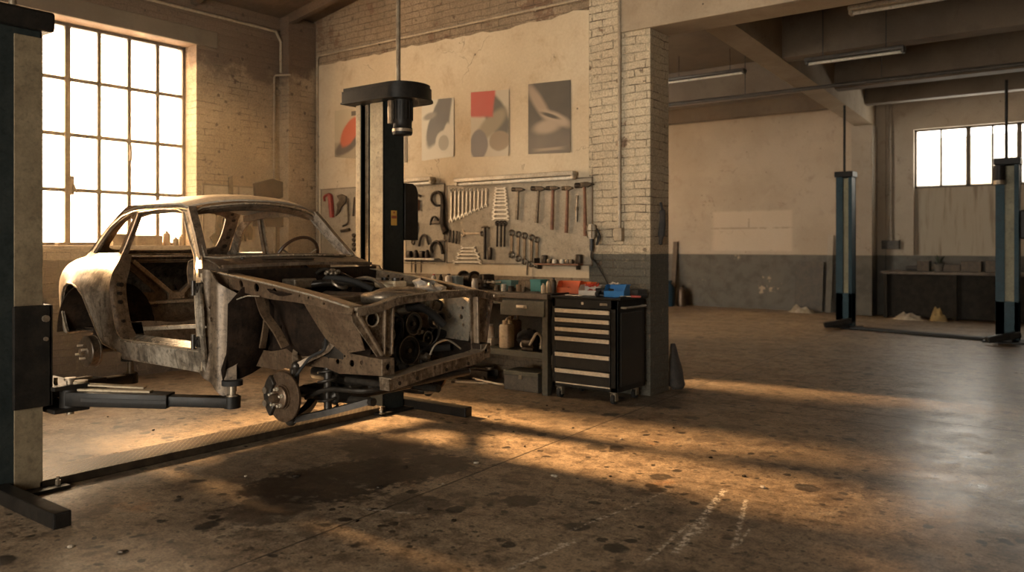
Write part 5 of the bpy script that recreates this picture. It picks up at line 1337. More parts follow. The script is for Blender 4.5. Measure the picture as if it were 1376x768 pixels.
# rear axle with its drums
m = MB().cyl((-1.07, -.56, .68), (-1.07, .56, .68), .036, seg=16); m.sph((-1.07, 0, .68), .12, .9, 1.1, 1.0, 20); cb_('rear_axle', m, 'engine_black')
for sg in (-1, 1):
    M_ = T(-1.07, sg * .65, .665) @ (R(90, 'X') if sg < 0 else R(-90, 'X'))
    m = MB().lathe([(0, .034), (.05, .034), (.056, .026), (.108, .022), (.114, .016), (.114, -.035), (.120, -.038), (.120, -.05), (0, -.05)], M_, 40); d = cb_('brake_drum', m, 'car_post')
    m = MB().lathe([(0, .065), (.022, .062), (.024, .034), (0, .034)], M_, 20); m.build('hub_cap', 'engine_alu', d)
    for i in range(4):
        a = PI / 2 * i + .4; p = M_ @ Vector((.05 * math.cos(a), .05 * math.sin(a), .03)); q = M_ @ Vector((.05 * math.cos(a), .05 * math.sin(a), .072)); MB().cyl(p, q, .008, seg=8).build('wheel_stud', 'tool_steel', d)
    m = MB().bar((-1.07, sg * .45, .67), (-.35, sg * .42, .72), .05, .04, .008); cb_('trailing_arm', m, 'engine_black')
    m = MB().cyl((-1.08, sg * .44, .66), (-1.12, sg * .42, 1.0), .022, seg=12); cb_('shock_absorber', m, 'engine_black')
    sp = [(-.98 + .05 * math.cos(2 * PI * i / 14), sg * .40 + .05 * math.sin(2 * PI * i / 14), .70 + .28 * i / 70) for i in range(71)]
    cb_('coil_spring', MB().tube(sp, .008, 6), 'engine_black')
m = MB().tube(smooth_path([(-.2, -.18, .66), (-.7, -.22, .68), (-1.1, -.3, .74), (-1.5, -.32, .70)], 6), .022, 12); cb_('exhaust_pipe', m, 'brake_rust')
# ------------------------------------------------------------------ tools on the wall boards
worn('sack_ochre', (.30, .20, .07), (.20, .13, .05), None, 8, .7, 0, .1)
worn('wood_dark', (.05, .032, .02), (.075, .048, .03), None, 8, .6, 0, .1, spec=.2)
worn('counter_dark', (.018, .015, .012), (.03, .025, .019), None, 8, .7, 0, .1, spec=.1)  # near-black for the far counter's front and legs
worn('dull_blue', (.015, .05, .085), (.02, .06, .10), None, 8, .5, 0, .1)
worn('board_grey', (.36, .295, .21), (.30, .245, .17), (.22, .16, .10), 3, .7, 0, .1, amount=.25)
worn('board_edge', (.20, .15, .10), (.14, .10, .065), None, 8, .6, 0, .1)
YB_ = YT - .032                      # face of the boards
def zx1(zx, zy): return (590 + zx / 5.487, 230 + zy / 5.487)
def zx2(zx, zy): return (420 + zx / 5.485, 230 + zy / 5.485)
def wp(p, Y=YB_): return on_y(p[0], p[1], Y)
def board(px, label):
    a = wp((px[0], px[1])); b = wp((px[2], px[1]))[0]; zb = wp((px[2], px[3]))[1]
    zt = a[1]; a = a[0]
    cx, cz = (a + b) / 2, (zt + zb) / 2
    t = thing('tool_board', label, 'tool board', (cx, YB_ + .004, cz))
    w_, h = (b - a) / 2, (zt - zb) / 2
    MB().b2((-w_, -.002, -h), (w_, .010, h)).build('panel', 'board_grey', t, smooth=False)
    m = MB()
    for q in (((-w_, -.006, -h), (w_, .0, -h + .014)), ((-w_, -.006, h - .012), (w_, .0, h)), ((-w_, -.006, -h), (-w_ + .012, .0, h)), ((w_ - .012, -.006, -h), (w_, .0, h))): m.b2(*q)
    m.build('edge_strip', 'board_edge', t, smooth=False)
    return t
board((600, 249, 796, 357), 'wide grey tool board carrying hammers and wrench rows under the long lamp')
board((545, 249, 597, 352), 'narrow grey tool board with clamps and pliers just beside the lift post')
board((431, 254, 489, 362), 'grey tool board in the corner with a red-handled saw, seen over the car cowl')

ORD = ['first', 'second', 'third', 'fourth', 'fifth', 'sixth', 'seventh', 'eighth', 'ninth', 'tenth']
def place(o, c, rot=0., Y=YB_ - .012):
    o.location = (c[0], Y, c[1]); o.rotation_euler = (0, math.radians(rot), 0); return o
# every wall tool is modelled hanging down the z axis, its face towards -y
def mk_wrench(L, w=.016, mat_='tool_steel', open_bottom=True, ring_top=True, th=.007):
    m = MB(); 
    m.prism([(-w * .32, -L / 2 + w), (w * .32, -L / 2 + w), (w * .38, L / 2 - w), (-w * .38, L / 2 - w)], th, M=R(90, 'X'))
    def ring(z):
        m.add(MB().torus((0, 0, 0), w * .62, w * .26, None, 14, 6), T(0, 0, z) @ R(90, 'X'))
    def jaw(z, s):
        P = [(-w * .35, -w * .9), (w * .35, -w * .9), (w * .95, -.1 * w), (w * .85, w * .75), (w * .45, w * .9), (w * .38, w * .05), (-w * .38, w * .05), (-w * .45, w * .9), (-w * .85, w * .75), (-w * .95, -.1 * w)]
        m.prism([(x, y * s) for x, y in P], th * 1.2, M=T(0, 0, z) @ R(90, 'X'))
    ring(L / 2 - w * .6) if ring_top else jaw(L / 2 - w * .8, 1)
    jaw(-L / 2 + w * .8, -1) if open_bottom else ring(-L / 2 + w * .6)
    return m.build('wrench', mat_)
def hang(o, p_top, p_bot, Y=YB_ - .012):
    a = wp(p_top, Y); b = wp(p_bot, Y)
    o.location = ((a[0] + b[0]) / 2, Y, (a[1] + b[1]) / 2)
    o.rotation_euler = (0, math.atan2(a[0] - b[0], a[1] - b[1]), 0)
    return o
def dist(p, q, Y=YB_ - .012):
    a = wp(p, Y); b = wp(q, Y); return math.hypot(a[0] - b[0], a[1] - b[1])
for i in range(10):
    x = 90 + 28.6 * i
    t_, b_ = zx1(x, 128), zx1(x - 4, 378 - 13 * i)
    o = hang(mk_wrench(dist(t_, b_), .030 - .0009 * i), t_, b_)
    tag(o, f'{ORD[i]} from the longest in the slanting row of ten pale combination wrenches', 'wrench', 'slanting row of pale combination wrenches')
ys = [127, 152, 176, 197, 221, 249, 283, 314, 345]
for i, y in enumerate(ys):
    hwid = 40 + i * 3.0; cx = 452
    a, b = zx1(cx - hwid, y + 1), zx1(cx + hwid, y)
    o = hang(mk_wrench(dist(a, b), .019 + .0008 * i, 'tool_steel', True, False), a, b)
    tag(o, f'{ORD[i]} from the top in the ladder of short double-ended wrenches above the three sockets', 'wrench', 'ladder of nine double-ended wrenches')
for i, (xa, xb, y) in enumerate(((160, 268, 563), (148, 276, 588), (133, 292, 612), (122, 300, 640), (100, 312, 668))):
    a, b = zx1(xa, y), zx1(xb, y + 1)
    o = hang(mk_wrench(dist(a, b), .020 + .001 * i, 'tool_steel', True, False), a, b)
    tag(o, f'{ORD[i]} from the top of five stacked open-ended wrenches low on the grey board', 'wrench', 'five stacked wrenches low on the board')
for i, (x, yt, yb) in enumerate(((535, 436, 634), (584, 446, 660), (630, 456, 682), (682, 470, 700), (722, 486, 708))):
    o = hang(mk_wrench(dist(zx1(x, yt), zx1(x - 3, yb)), .046 - .001 * i, 'tool_mid', False, True), zx1(x, yt), zx1(x - 3, yb))
    tag(o, f'{ORD[i]} from the left of five dark ring wrenches hanging above the small shelf', 'wrench', 'five hanging ring wrenches')
o = hang(mk_wrench(dist(zx1(163, 458), zx1(328, 458)), .036, 'tool_mid', False, False), zx1(163, 457), zx1(328, 459))
tag(o, 'single brown wrench hung level beside the T-handled tool', 'wrench')
def hammer(ph, pe, hw_px, label, hm='wood_handle', head='tool_dark', big=1.):
    big *= 1.35
    L = dist(ph, pe); t = thing('hammer', label, 'hammer', (0, 0, 0), 0, 'hammers on the grey board')
    m = MB().tube([(0, 0, 0), (.001, 0, -L * .3), (0, 0, -L * .6), (-.002, 0, -L)], [.015, .0145, .017, .019], 10); m.build('handle', hm, t)
    w_ = hw_px / 5.487 / F * 8.6 / .8 * 1.15
    m = MB(); m.cyl((-w_ * .5, 0, 0), (-w_ * .18, 0, 0), .017 * big, seg=14); m.b2((-w_ * .2, -.013 * big, -.014 * big), (w_ * .2, .013 * big, .016 * big), bev=.003)
    m.prism([(w_ * .15, -.016 * big), (w_ * .5, -.004), (w_ * .5, .004), (w_ * .15, .016 * big)], .028 * big, M=R(90, 'X'))
    m.build('head', head, t)
    a = wp(ph, YB_ - .03); b = wp(pe, YB_ - .03)
    t.location = (a[0], YB_ - .03, a[1]); t.rotation_euler = (0, math.atan2(a[0] - b[0], a[1] - b[1]), 0)
    return t
hammer(zx1(583, 134), zx1(572, 356), 75, 'short dark-handled hammer next to the ladder of wrenches', 'tool_mid')
hammer(zx1(733, 128), zx1(718, 380), 85, 'brown hammer hanging above the shelf, second along from the wrench ladder', 'tool_mid', big=1.15)
hammer(zx1(838, 124), zx1(832, 430), 75, 'hammer with a worn orange-brown handle in the middle of the five hammers', 'wood_handle')
hammer(zx1(946, 124), zx1(938, 453), 60, 'long orange-handled hammer with a small pale head beside the chisel', 'wood_handle', 'tool_mid')
hammer(zx1(1070, 100), zx1(1078, 476), 100, 'biggest hammer with a dark red handle at the edge of the board by the pier', 'wood_handle', big=1.25)
m = MB(); L = dist(zx1(1015, 180), zx1(1015, 370)); m.cyl((0, 0, -L / 2), (0, 0, 0), .013, seg=10); m.cyl((0, 0, 0), (0, 0, L / 2), .009, .009, seg=10); m.box((0, 0, L / 2 - .01), (.024, .012, .03)); m.cyl((0, 0, -.02), (0, 0, .02), .018, seg=12)
tag(hang(m.build('chisel', 'tool_mid'), zx1(1018, 180), zx1(1013, 370)), 'cold chisel hanging between the two longest hammers', 'chisel')
# T handle tool
t = thing('box_spanner', 'dark T-handled tool with a crossbar hanging beside the level wrench', 'T-handle wrench')
L = dist(zx1(348, 412), zx1(343, 648)); MB().cyl((0, 0, 0), (0, 0, -L), .017, seg=12).build('shaft', 'tool_dark', t)
MB().tube([(-.045, 0, -.004), (-.02, 0, .006), (.04, 0, .002), (.06, 0, -.012)], .012, 8).build('crossbar', 'tool_mid', t)
a = wp(zx1(348, 412)); t.location = (a[0], YB_ - .025, a[1])
def simple_bar(pt, pb, r, mat_, name, label, cat, group=None, seg=10, flat=None, knob=None):
    L = dist(pt, pb); m = MB()
    if flat: m.b2((-flat[0] / 2, -flat[1] / 2, -L / 2), (flat[0] / 2, flat[1] / 2, L / 2), bev=.003)
    else: m.cyl((0, 0, -L / 2), (0, 0, L / 2), r, r * .8, seg)
    if knob: m.sph((0, 0, L / 2 - knob * .6), knob, seg=12); m.add(MB().torus((0, 0, 0), knob * 1.1, knob * .4, None, 14, 6), T(0, 0, L / 2) @ R(90, 'X'))
    o = m.build(name, mat_); tag(o, label, cat, group); return hang(o, pt, pb, YB_ - .022)
for i, x in enumerate((75, 102, 127)):
    simple_bar(zx1(x, 434 + 3 * i), zx1(x - 1, 524 + 5 * i), .01, 'tool_dark', 'file', ['dark flat file nearest the board edge in a cluster of three', 'middle one of the three short dark files', 'dark flat file on the wrench side of the cluster of three'][i], 'file', 'three short files', flat=(.026, .014))
simple_bar(zx1(376, 560), zx1(374, 650), .012, 'tool_dark', 'sharpening_stone', 'short black stone hanging just beside the T-handled tool', 'sharpening stone', flat=(.04, .022))
for i, x in enumerate((427, 455, 480)):
    simple_bar(zx1(x + 3, 384), zx1(x, 556), .0115, 'tool_dark', 'socket_driver', ['dark driver nearest the T-handled tool in a set of three', 'middle one of three dark drivers under the wrench ladder', 'dark driver nearest the ring wrenches in a set of three'][i], 'socket driver', 'three socket drivers', knob=.022)
simple_bar(zx1(652, 655), zx1(648, 765), .010, 'tool_mid', 'screwdriver', 'thin screwdriver hanging below the edge of the grey board', 'screwdriver')
# small shelf with sockets
a = wp(zx1(740, 680)); b = wp(zx1(1062, 680))
sh = thing('wall_shelf', 'small wooden shelf on the grey board holding sockets and little boxes', 'shelf', ((a[0] + b[0]) / 2, YB_ - .05, a[1]))
hl = (b[0] - a[0]) / 2
MB().b2((-hl, -.05, -.012), (hl, .045, .006), bev=.002).build('shelf_board', 'wood_handle', sh, smooth=False)
for x in (-hl + .03, hl - .03): MB().b2((x - .006, -.03, -.055), (x + .006, .04, -.012)).build('bracket', 'tool_dark', sh, smooth=False)
MB().b2((-hl, -.052, .004), (-hl + .008, .045, .06)).build('end_board', 'tool_dark', sh, smooth=False)
zs_ = a[1] + .007
def onshelf(zx, m, mat_, name, label, cat, group=None, Y=YB_ - .055, z=None):
    o = m.build(name, mat_); o.location = (wp(zx1(zx, 660), Y)[0], Y, zs_ if z is None else z); return tag(o, label, cat, group)
onshelf(778, MB().b2((-.03, -.03, 0), (.03, .03, .085), bev=.012), 'tool_dark', 'oil_tin', 'dark tin at the wrench end of the small wall shelf', 'tin')
for i, x in enumerate((812, 852, 908, 948, 975)):
    m = MB().lathe([(0.012, 0), (.024, 0), (.026, .02), (.022, .042), (.012, .042), (.012, 0)], None, 18)
    onshelf(x, m, 'tool_steel' if i in (1, 2) else 'tool_mid', 'socket', ['small socket beside the dark tin on the wall shelf', 'bright socket, nearer the dark tin, on the wall shelf', 'bright socket in the middle of the wall shelf', 'dull socket beside the middle bright one on the wall shelf', 'dull socket next to the dark box on the wall shelf'][i], 'socket', 'sockets on the wall shelf')
onshelf(1030, MB().b2((-.038, -.035, 0), (.038, .03, .095), bev=.014), 'tool_dark', 'small_box', 'dark box at the pier end of the small wall shelf', 'box')
# ---- tools of the narrow board
def outline_tool(P, th, mat_, name, label, cat, conv=zx2, holes=(), Y=YB_ - .02, bevel=.003, group=None):
    """a flat-forged tool cut to its outline, thickness th, hung on the board"""
    Q = [wp(conv(*p), Y) for p in P]; cx = sum(q[0] for q in Q) / len(Q); cz = sum(q[1] for q in Q) / len(Q)
    H = [[(wp(conv(*p), Y)[0] - cx, wp(conv(*p), Y)[1] - cz) for p in h] for h in holes]
    m = MB().prism([(q[0] - cx, q[1] - cz) for q in Q], th, M=R(90, 'X'), holes=H)
    o = m.build(name, mat_, bevel=bevel); o.location = (cx, Y, cz); return tag(o, label, cat, group)
def path_tool(P, r, mat_, name, label, cat, conv=zx2, Y=YB_ - .025, closed=False):
    Q = [wp(conv(*p), Y) for p in P]; cx = sum(q[0] for q in Q) / len(Q); cz = sum(q[1] for q in Q) / len(Q)
    pts = smooth_path([(q[0] - cx, 0, q[1] - cz) for q in Q], 4)
    rr = r if not isinstance(r, (list, tuple)) else [lerp(r[min(int(i / len(pts) * (len(r) - 1)), len(r) - 2)], r[min(int(i / len(pts) * (len(r) - 1)) + 1, len(r) - 1)], (i / len(pts) * (len(r) - 1)) % 1) for i in range(len(pts))]
    o = MB().tube(pts, rr, 8).build(name, mat_); o.location = (cx, Y, cz); return tag(o, label, cat)
o = path_tool([(940, 250), (905, 250), (878, 215), (885, 170), (920, 152), (950, 175), (960, 230), (958, 330), (962, 400), (985, 450)], [.010, .014, .016, .018, .020, .026, .030, .034, .05], 'tool_dark', 'pipe_clamp', 'large black hooked clamp with a thick curved shank on the narrow board', 'clamp')
MB().b2((-.11, -.02, -.2), (.02, .02, -.165), bev=.005).build('jaw_plate', 'tool_dark', o)
path_tool([(868, 395), (880, 345), (905, 335), (925, 365)], .012, 'tool_dark', 'c_clamp', 'small black arch-shaped clamp beside the large hooked clamp', 'clamp')
t = path_tool([(700, 215), (735, 190), (770, 175), (795, 185)], .014, 'tool_dark', 'chain_wrench', 'chain wrench with a brown handle near the top of the narrow board', 'chain wrench')
MB().b2((.045, -.014, -.16), (.075, .014, -.03), bev=.006).build('handle', 'wood_handle', t)
MB().b2((-.10, -.012, -.20), (-.065, .012, -.03), bev=.006).build('grip', 'wood_handle', t)
outline_tool([(722, 370), (742, 370), (746, 400), (752, 372), (775, 378), (768, 440), (758, 480), (745, 480), (732, 430)], .018, 'tool_dark', 'tin_snips', 'pair of dark snips with straight handles on the narrow board', 'snips')
path_tool([(738, 500), (750, 520), (742, 540), (730, 522), (738, 502)], .009, 'tool_mid', 'ring_bolt', 'small shackle hanging under the dark snips', 'shackle')
path_tool([(785, 552), (795, 500), (815, 470), (838, 480), (850, 520), (858, 540)], .014, 'tool_dark', 'pliers', 'black arched pliers hanging to the side of the shackle', 'pliers')
path_tool([(880, 600), (875, 560), (895, 525), (925, 520), (950, 560), (960, 610)], .018, 'tool_dark', 'pliers', 'large black arched pliers above the end of the lower shelf', 'pliers')
path_tool([(900, 520), (940, 510), (985, 508)], .008, 'tool_mid', 'hook', 'thin metal hook sticking out over the large arched pliers', 'hook')
a = wp(zx2(655, 640)); b = wp(zx2(935, 640))
sh = thing('wall_shelf', 'narrow metal shelf low on the board beside the lift post, with dark tools on it', 'shelf', ((a[0] + b[0]) / 2, YB_ - .045, a[1])); hl = (b[0] - a[0]) / 2
MB().b2((-hl, -.045, -.014), (hl, .04, .004), bev=.002).build('shelf_board', 'tool_steel', sh, smooth=False)
MB().b2((-hl, -.04, -.06), (hl, -.03, -.05), bev=.002).build('rail', 'tool_mid', sh, smooth=False)
for i, x in enumerate((712, 762, 806, 846)):
    m = MB().lathe([(0, 0), (.030, 0), (.034, .03), (.026, .075), (.015, .095), (0, .1)], None, 14) if i % 2 else MB().b2((-.034, -.03, 0), (.034, .03, .085), bev=.014)
    o = m.build('oil_tin', 'tool_dark'); o.location = (wp(zx2(x, 640), YB_ - .05)[0], YB_ - .05, a[1] + .005)
    tag(o, ['dark squat tin closest to the lift post on the narrow metal shelf', 'dark rounded oil can beside the squat tin on the narrow metal shelf', 'dark block third along the narrow metal shelf', 'dark rounded can by the large arched pliers on the narrow metal shelf'][i], 'tin', 'dark tins on the narrow shelf')
for i, x in enumerate((730, 756, 800)):
    simple_bar(zx2(x, 650), zx2(x, 745), .008, 'tool_mid', 'screwdriver', ['screwdriver nearest the lift post hanging from the narrow shelf', 'second screwdriver hanging from the narrow shelf', 'screwdriver under the middle of the narrow shelf'][i], 'screwdriver', 'screwdrivers under the narrow shelf')
# ---- corner board
o = path_tool([(88, 220), (85, 190), (105, 175), (128, 180), (135, 230), (140, 290), (142, 340)], [.012, .014, .018, .034, .036, .034, .03], 'red_paint', 'bow_saw', 'faded red saw with a curved bow on the corner board', 'saw')
outline_tool([(180, 180), (215, 168), (250, 185), (245, 230), (215, 262), (200, 300), (170, 330), (185, 270), (178, 240), (200, 215)], .02, 'tool_mid', 'drill_brace', 'brown crooked hand drill on the corner board', 'hand drill')
path_tool([(260, 200), (258, 260), (262, 330), (258, 380), (222, 402)], .012, 'tool_mid', 'pry_bar', 'bent pry bar hanging on the corner board', 'pry bar')
simple_bar(zx2(308, 190), zx2(298, 330), .012, 'tool_dark', 'file', 'dark file at the post side of the corner board', 'file')
path_tool([(210, 440), (240, 435), (272, 428)], .02, 'tool_mid', 'mallet', 'small brown mallet lying level on the corner board', 'mallet')
for i in range(4):
    path_tool([(293, 470 + 34 * i), (303, 463 + 34 * i), (314, 470 + 34 * i), (305, 482 + 34 * i), (295, 474 + 34 * i)], .012, 'tool_dark', 'shackle', ['topmost', 'second', 'third', 'lowest'][i] + ' of four dark shackles hung in a line on the corner board', 'shackle')
# cable lamp on the pier edge
Yp = YT - .045
t = thing('inspection_lamp', 'caged inspection lamp with its cable hanging on the pier beside the biggest hammer', 'work lamp')
a = on_y(797, 310, Yp); t.location = (a[0], Yp - .03, a[1])
MB().lathe([(0, .07), (.03, .065), (.042, .03), (.04, -.05), (.025, -.08), (0, -.08)], None, 16).build('lamp_head', 'tool_steel', t)
MB().cyl((0, 0, -.08), (.0, -.0, -.20), .022, .02, 12).build('grip', 'black_plastic', t)
m = MB()
for k in range(6):
    aa = PI * k / 3; m.tube([(.05 * math.cos(aa), .05 * math.sin(aa), .06), (.055 * math.cos(aa), .055 * math.sin(aa), 0), (.045 * math.cos(aa), .045 * math.sin(aa), -.07)], .004, 5)
m.add(MB().torus((0, 0, 0), .055, .004, None, 20, 5), T(0, 0, 0)); m.build('cage', 'tool_mid', t)
P = [on_y(*p, Yp - .03) for p in ((797, 322), (794, 345), (800, 352), (806, 362), (812, 372), (818, 384))]
MB().tube(smooth_path([(p[0] - a[0], 0, p[1] - a[1]) for p in P], 5), .007, 8).build('cable', 'rubber', t)
MB().tube(smooth_path([(.06, .0, .02), (.10, -.01, -.06), (.06, 0, -.14), (.09, 0, -.02)], 6), .008, 8).build('cable_loop', 'rubber', t)
m = MB().tube(smooth_path([(0, 0, .12), (.03, -.02, .06), (.035, -.03, -.03), (.02, -.03, -.13), (0, -.0, -.17)], 5), [.012] * 5 + [.03] * 5 + [.034] * 5 + [.02] * 6, 10)
o = m.build('glove', 'rag_dark'); q = on_x(887, 295, XP + .03); o.location = (XP + .035, q[0], q[1]); o.scale = (1, 1, 1.35); tag(o, 'black work gloves hanging from a nail on the flank of the brick pier', 'gloves')
# wall socket on the lower pier
q = on_y(815, 345, Yp)

# ------------------------------------------------------------------ on the bench
Zb = BZ + .001
def bxy(px, Y): return on_y(px, 380, Y)[0]
def on_bench(px, Y, o, label, cat, z=Zb, rz=0., group=None):
    o.location = (bxy(px, Y), Y, z); o.rotation_euler = (0, 0, math.radians(rz)); return tag(o, label, cat, group)
def jar(r, h, mat_='jug_plastic', cap='black_plastic', name='bottle', neck=.4):
    t = bpy.data.objects.new(name, None); C.objects.link(t)
    MB().lathe([(0, 0), (r * .95, 0), (r, .006), (r, h * .72), (r * .8, h * .82), (r * neck, h * .88), (r * neck, h * .95), (0, h * .95)], None, 20).build('body', mat_, t)
    MB().cyl((0, 0, h * .92), (0, 0, h), r * neck * 1.15, seg=16).build('cap', cap, t)
    return t
def boxo(name, mat_, w_, d_, h, bev=.004, lid=None):
    o = MB().b2((-w_ / 2, -d_ / 2, 0), (w_ / 2, d_ / 2, h), bev=bev).build(name, mat_, smooth=False)
    if lid: MB().b2((-w_ / 2 - .003, -d_ / 2 - .003, h * .82), (w_ / 2 + .003, d_ / 2 + .003, h + .003), bev=.003).build('lid', lid, o, smooth=False)
    return o
def bin_(name, mat_, w_, d_, h, th=.004):
    """an open stacking bin with a cut-down front"""
    m = MB(); m.b2((-w_ / 2, -d_ / 2, 0), (w_ / 2, d_ / 2, th)); m.b2((-w_ / 2, d_ / 2 - th, 0), (w_ / 2, d_ / 2, h)); m.b2((-w_ / 2, -d_ / 2, 0), (w_ / 2, -d_ / 2 + th, h * .5))
    for s_ in (-1, 1): m.prism([(-d_ / 2, 0), (d_ / 2, 0), (d_ / 2, h), (-d_ * .1, h), (-d_ / 2, h * .5)], th, M=T(s_ * (w_ / 2 - th / 2), 0, 0) @ Matrix(((0, 0, 1, 0), (1, 0, 0, 0), (0, 1, 0, 0), (0, 0, 0, 1))))
    m.b2((-w_ / 2 - .006, d_ / 2 - .006, h - .012), (w_ / 2 + .006, d_ / 2 + .006, h), bev=.002)
    return m.build(name, mat_, smooth=False)
def junk_in(parent, mats, n, w_, d_, z, seed=1):
    rr = random.Random(seed)
    for i in range(n):
        m = MB(); x, y = rr.uniform(-w_ / 2.6, w_ / 2.6), rr.uniform(-d_ / 2.6, d_ / 2.6)
        k = rr.random()
        if k < .4: m.cyl((x, y, z), (x + rr.uniform(-.03, .03), y + .02, z + rr.uniform(.02, .05)), rr.uniform(.006, .014), seg=8)
        elif k < .7: m.box((x, y, z + .012), (rr.uniform(.02, .05), rr.uniform(.015, .03), rr.uniform(.012, .03)), rz=rr.uniform(0, 3), rx=rr.uniform(-.5, .5), bev=.002)
        else: m.add(MB().torus((0, 0, 0), rr.uniform(.010, .018), .005, None, 12, 6), T(x, y, z + .015) @ R(rr.uniform(0, 90), 'X'))
        m.build('bin_content', rr.choice(mats), parent)
# vise, boxes, cans from the car end to the cabinet
on_bench(611, 6.70, boxo('box', 'pale_blue_card', .15, .12, .13, lid='pale_blue_card'), 'pale blue carton at the car end of the bench', 'box')
v = bpy.data.objects.new('bench_vise', None); C.objects.link(v)
MB().lathe([(0, 0), (.085, 0), (.08, .02), (.05, .035), (.045, .07), (0, .07)], None, 20).build('base', 'tool_dark', v)
m = MB(); m.b2((-.05, -.13, .065), (.05, .11, .115), bev=.012); m.b2((-.065, -.02, .11), (.065, .03, .165), bev=.01); m.build('fixed_jaw', 'tool_dark', v)
m = MB(); m.b2((-.065, -.11, .10), (.065, -.06, .165), bev=.012); m.b2((-.035, -.2, .07), (.035, -.1, .11), bev=.008); m.build('moving_jaw', 'tool_dark', v)
m = MB(); m.cyl((0, -.26, .09), (0, -.1, .09), .014, seg=12); m.cyl((-.07, -.245, .09), (.07, -.245, .09), .007, seg=8); m.sph((-.07, -.245, .09), .011, seg=8); m.sph((.07, -.245, .09), .011, seg=8); m.build('screw_handle', 'tool_steel', v)
on_bench(652, 6.66, v, 'dark bench vise bolted on the bench near the pale blue carton', 'vise', rz=60)
t = bpy.data.objects.new('grinder', None); C.objects.link(t)
m = MB(); m.cyl((-.09, 0, .10), (.09, 0, .10), .055, seg=20); m.b2((-.06, -.06, 0), (.06, .06, .06), bev=.01); m.build('motor', 'tool_dark', t)
for s_ in (-1, 1): MB().add(MB().torus((0, 0, 0), .07, .02, None, 24, 8), T(s_ * .12, 0, .10) @ R(90, 'Y')).build('wheel_guard', 'tool_dark', t); MB().cyl((s_ * .108, 0, .10), (s_ * .132, 0, .10), .07, seg=24).build('grinding_wheel', 'card_brown', t)
on_bench(630, 6.86, t, 'black bench grinder between the pale blue carton and the vise', 'grinder', rz=-20)
on_bench(603, 6.6, jar(.04, .16, 'white_plastic'), 'pale bottle at the very car end of the visible bench', 'bottle')
on_bench(592, 6.62, jar(.028, .15, 'tool_dark'), 'dark bottle standing behind the raised fender rail', 'bottle')
on_bench(583, 6.64, jar(.03, .15, 'white_plastic', 'red_plastic'), 'white bottle with a red cap seen just over the fender rail', 'bottle')
on_bench(638, 6.56, jar(.035, .12, 'white_plastic', 'white_plastic', neck=.7), 'white pot standing before the vise', 'pot')
on_bench(681, 6.84, boxo('box', 'teal_pale', .21, .13, .095, lid='teal_pale'), 'pale teal box on the bench beside the vise', 'box')
on_bench(724, 6.76, boxo('box', 'teal_box', .13, .12, .12, lid='teal_box'), 'small dark teal box on the bench near the cabinet', 'box')
cans = [(668, 6.58, .030, .06, 'tool_mid', 'squat brown can before the pale teal box, nearer the vise'), (677, 6.56, .026, .07, 'tool_steel', 'bright squat can before the pale teal box'), (687, 6.57, .032, .055, 'tool_dark', 'flat dark can before the pale teal box'),
        (697, 6.60, .028, .07, 'card_brown', 'brown can to the cabinet side of the pale teal box'), (704, 6.57, .022, .05, 'tool_mid', 'tiny can midway between the two teal boxes')]
for px, Y, r, h, mm, lb in cans:
    m = MB().lathe([(0, 0), (r, 0), (r * 1.03, .004), (r, .008), (r, h - .008), (r * 1.03, h - .004), (r, h), (r * .8, h), (r * .78, h - .006), (0, h - .006)], None, 20); on_bench(px, Y, m.build('can', mm), lb, 'can', group='small cans on the bench')
on_bench(730, 6.50, jar(.022, .095, 'jug_plastic', 'white_plastic'), 'small pale bottle at the front edge of the bench by the cabinet', 'bottle')
on_bench(737, 6.62, jar(.024, .13, 'jug_plastic', 'black_plastic'), 'taller pale bottle with a black cap behind the small front bottle', 'bottle')
on_bench(744, 6.60, jar(.026, .15, 'tool_dark', 'black_plastic'), 'tall dark bottle where bench and cabinet meet', 'bottle')
on_bench(733, 6.86, boxo('box', 'card_brown', .14, .10, .06), 'brown flat box against the wall behind the dark teal box', 'box')
for px, Y, rz, lb in ((712, 6.52, 20, 'loose wrench lying on the bench top before the dark teal box'), (660, 6.47, -35, 'loose wrench lying at the bench edge below the vise')):
    o = mk_wrench(.17, .022, 'tool_mid'); on_bench(px, Y, o, lb, 'wrench', z=Zb + .006); o.rotation_euler = (PI / 2, 0, math.radians(rz + 90))
m = MB()
def ragf(u, v_):
    x, y = (u - .5) * .2, (v_ - .5) * .14; return (x, y, .018 + .022 * noise.noise(Vector((x * 18, y * 18, 4))) - .03 * max(0, max(abs(u - .5), abs(v_ - .5)) * 2 - .7))
o = MB().grid(ragf, 16, 12, .003).build('rag', 'rag_dark'); on_bench(697, 6.7, o, 'dark crumpled rag on the bench between the teal boxes', 'rag', z=Zb + .01)

# on the cabinet top
Zc = .956 + .019
def on_cab(px, Y, o, label, cat, z=Zc, rz=0.): o.location = (bxy(px, Y), Y, z); o.rotation_euler = (0, 0, math.radians(rz)); return tag(o, label, cat)
o = bin_('storage_bin', 'orange_plastic', .23, .15, .125); junk_in(o, ['tool_dark', 'tool_steel', 'orange_plastic'], 7, .15, .11, .02, 3); on_cab(766, 6.78, o, 'orange plastic bin of oddments standing at the bench end of the cabinet', 'storage bin', rz=14)
o = bin_('storage_bin', 'orange_plastic', .13, .12, .115); junk_in(o, ['tool_dark', 'tool_steel'], 4, .09, .08, .02, 5); on_cab(789, 6.86, o, 'smaller orange bin tight behind the white bin on the cabinet', 'storage bin', rz=-12)
o = bin_('storage_bin', 'white_plastic', .21, .15, .10); junk_in(o, ['red_plastic', 'red_paint', 'tool_dark'], 6, .15, .1, .03, 8)
MB().grid(lambda u, v_: ((u - .5) * .12, (v_ - .5) * .09 + .01, .10 + .03 * noise.noise(Vector((u * 5, v_ * 5, 1)))), 10, 8, .004).build('red_cloth', 'red_plastic', o)
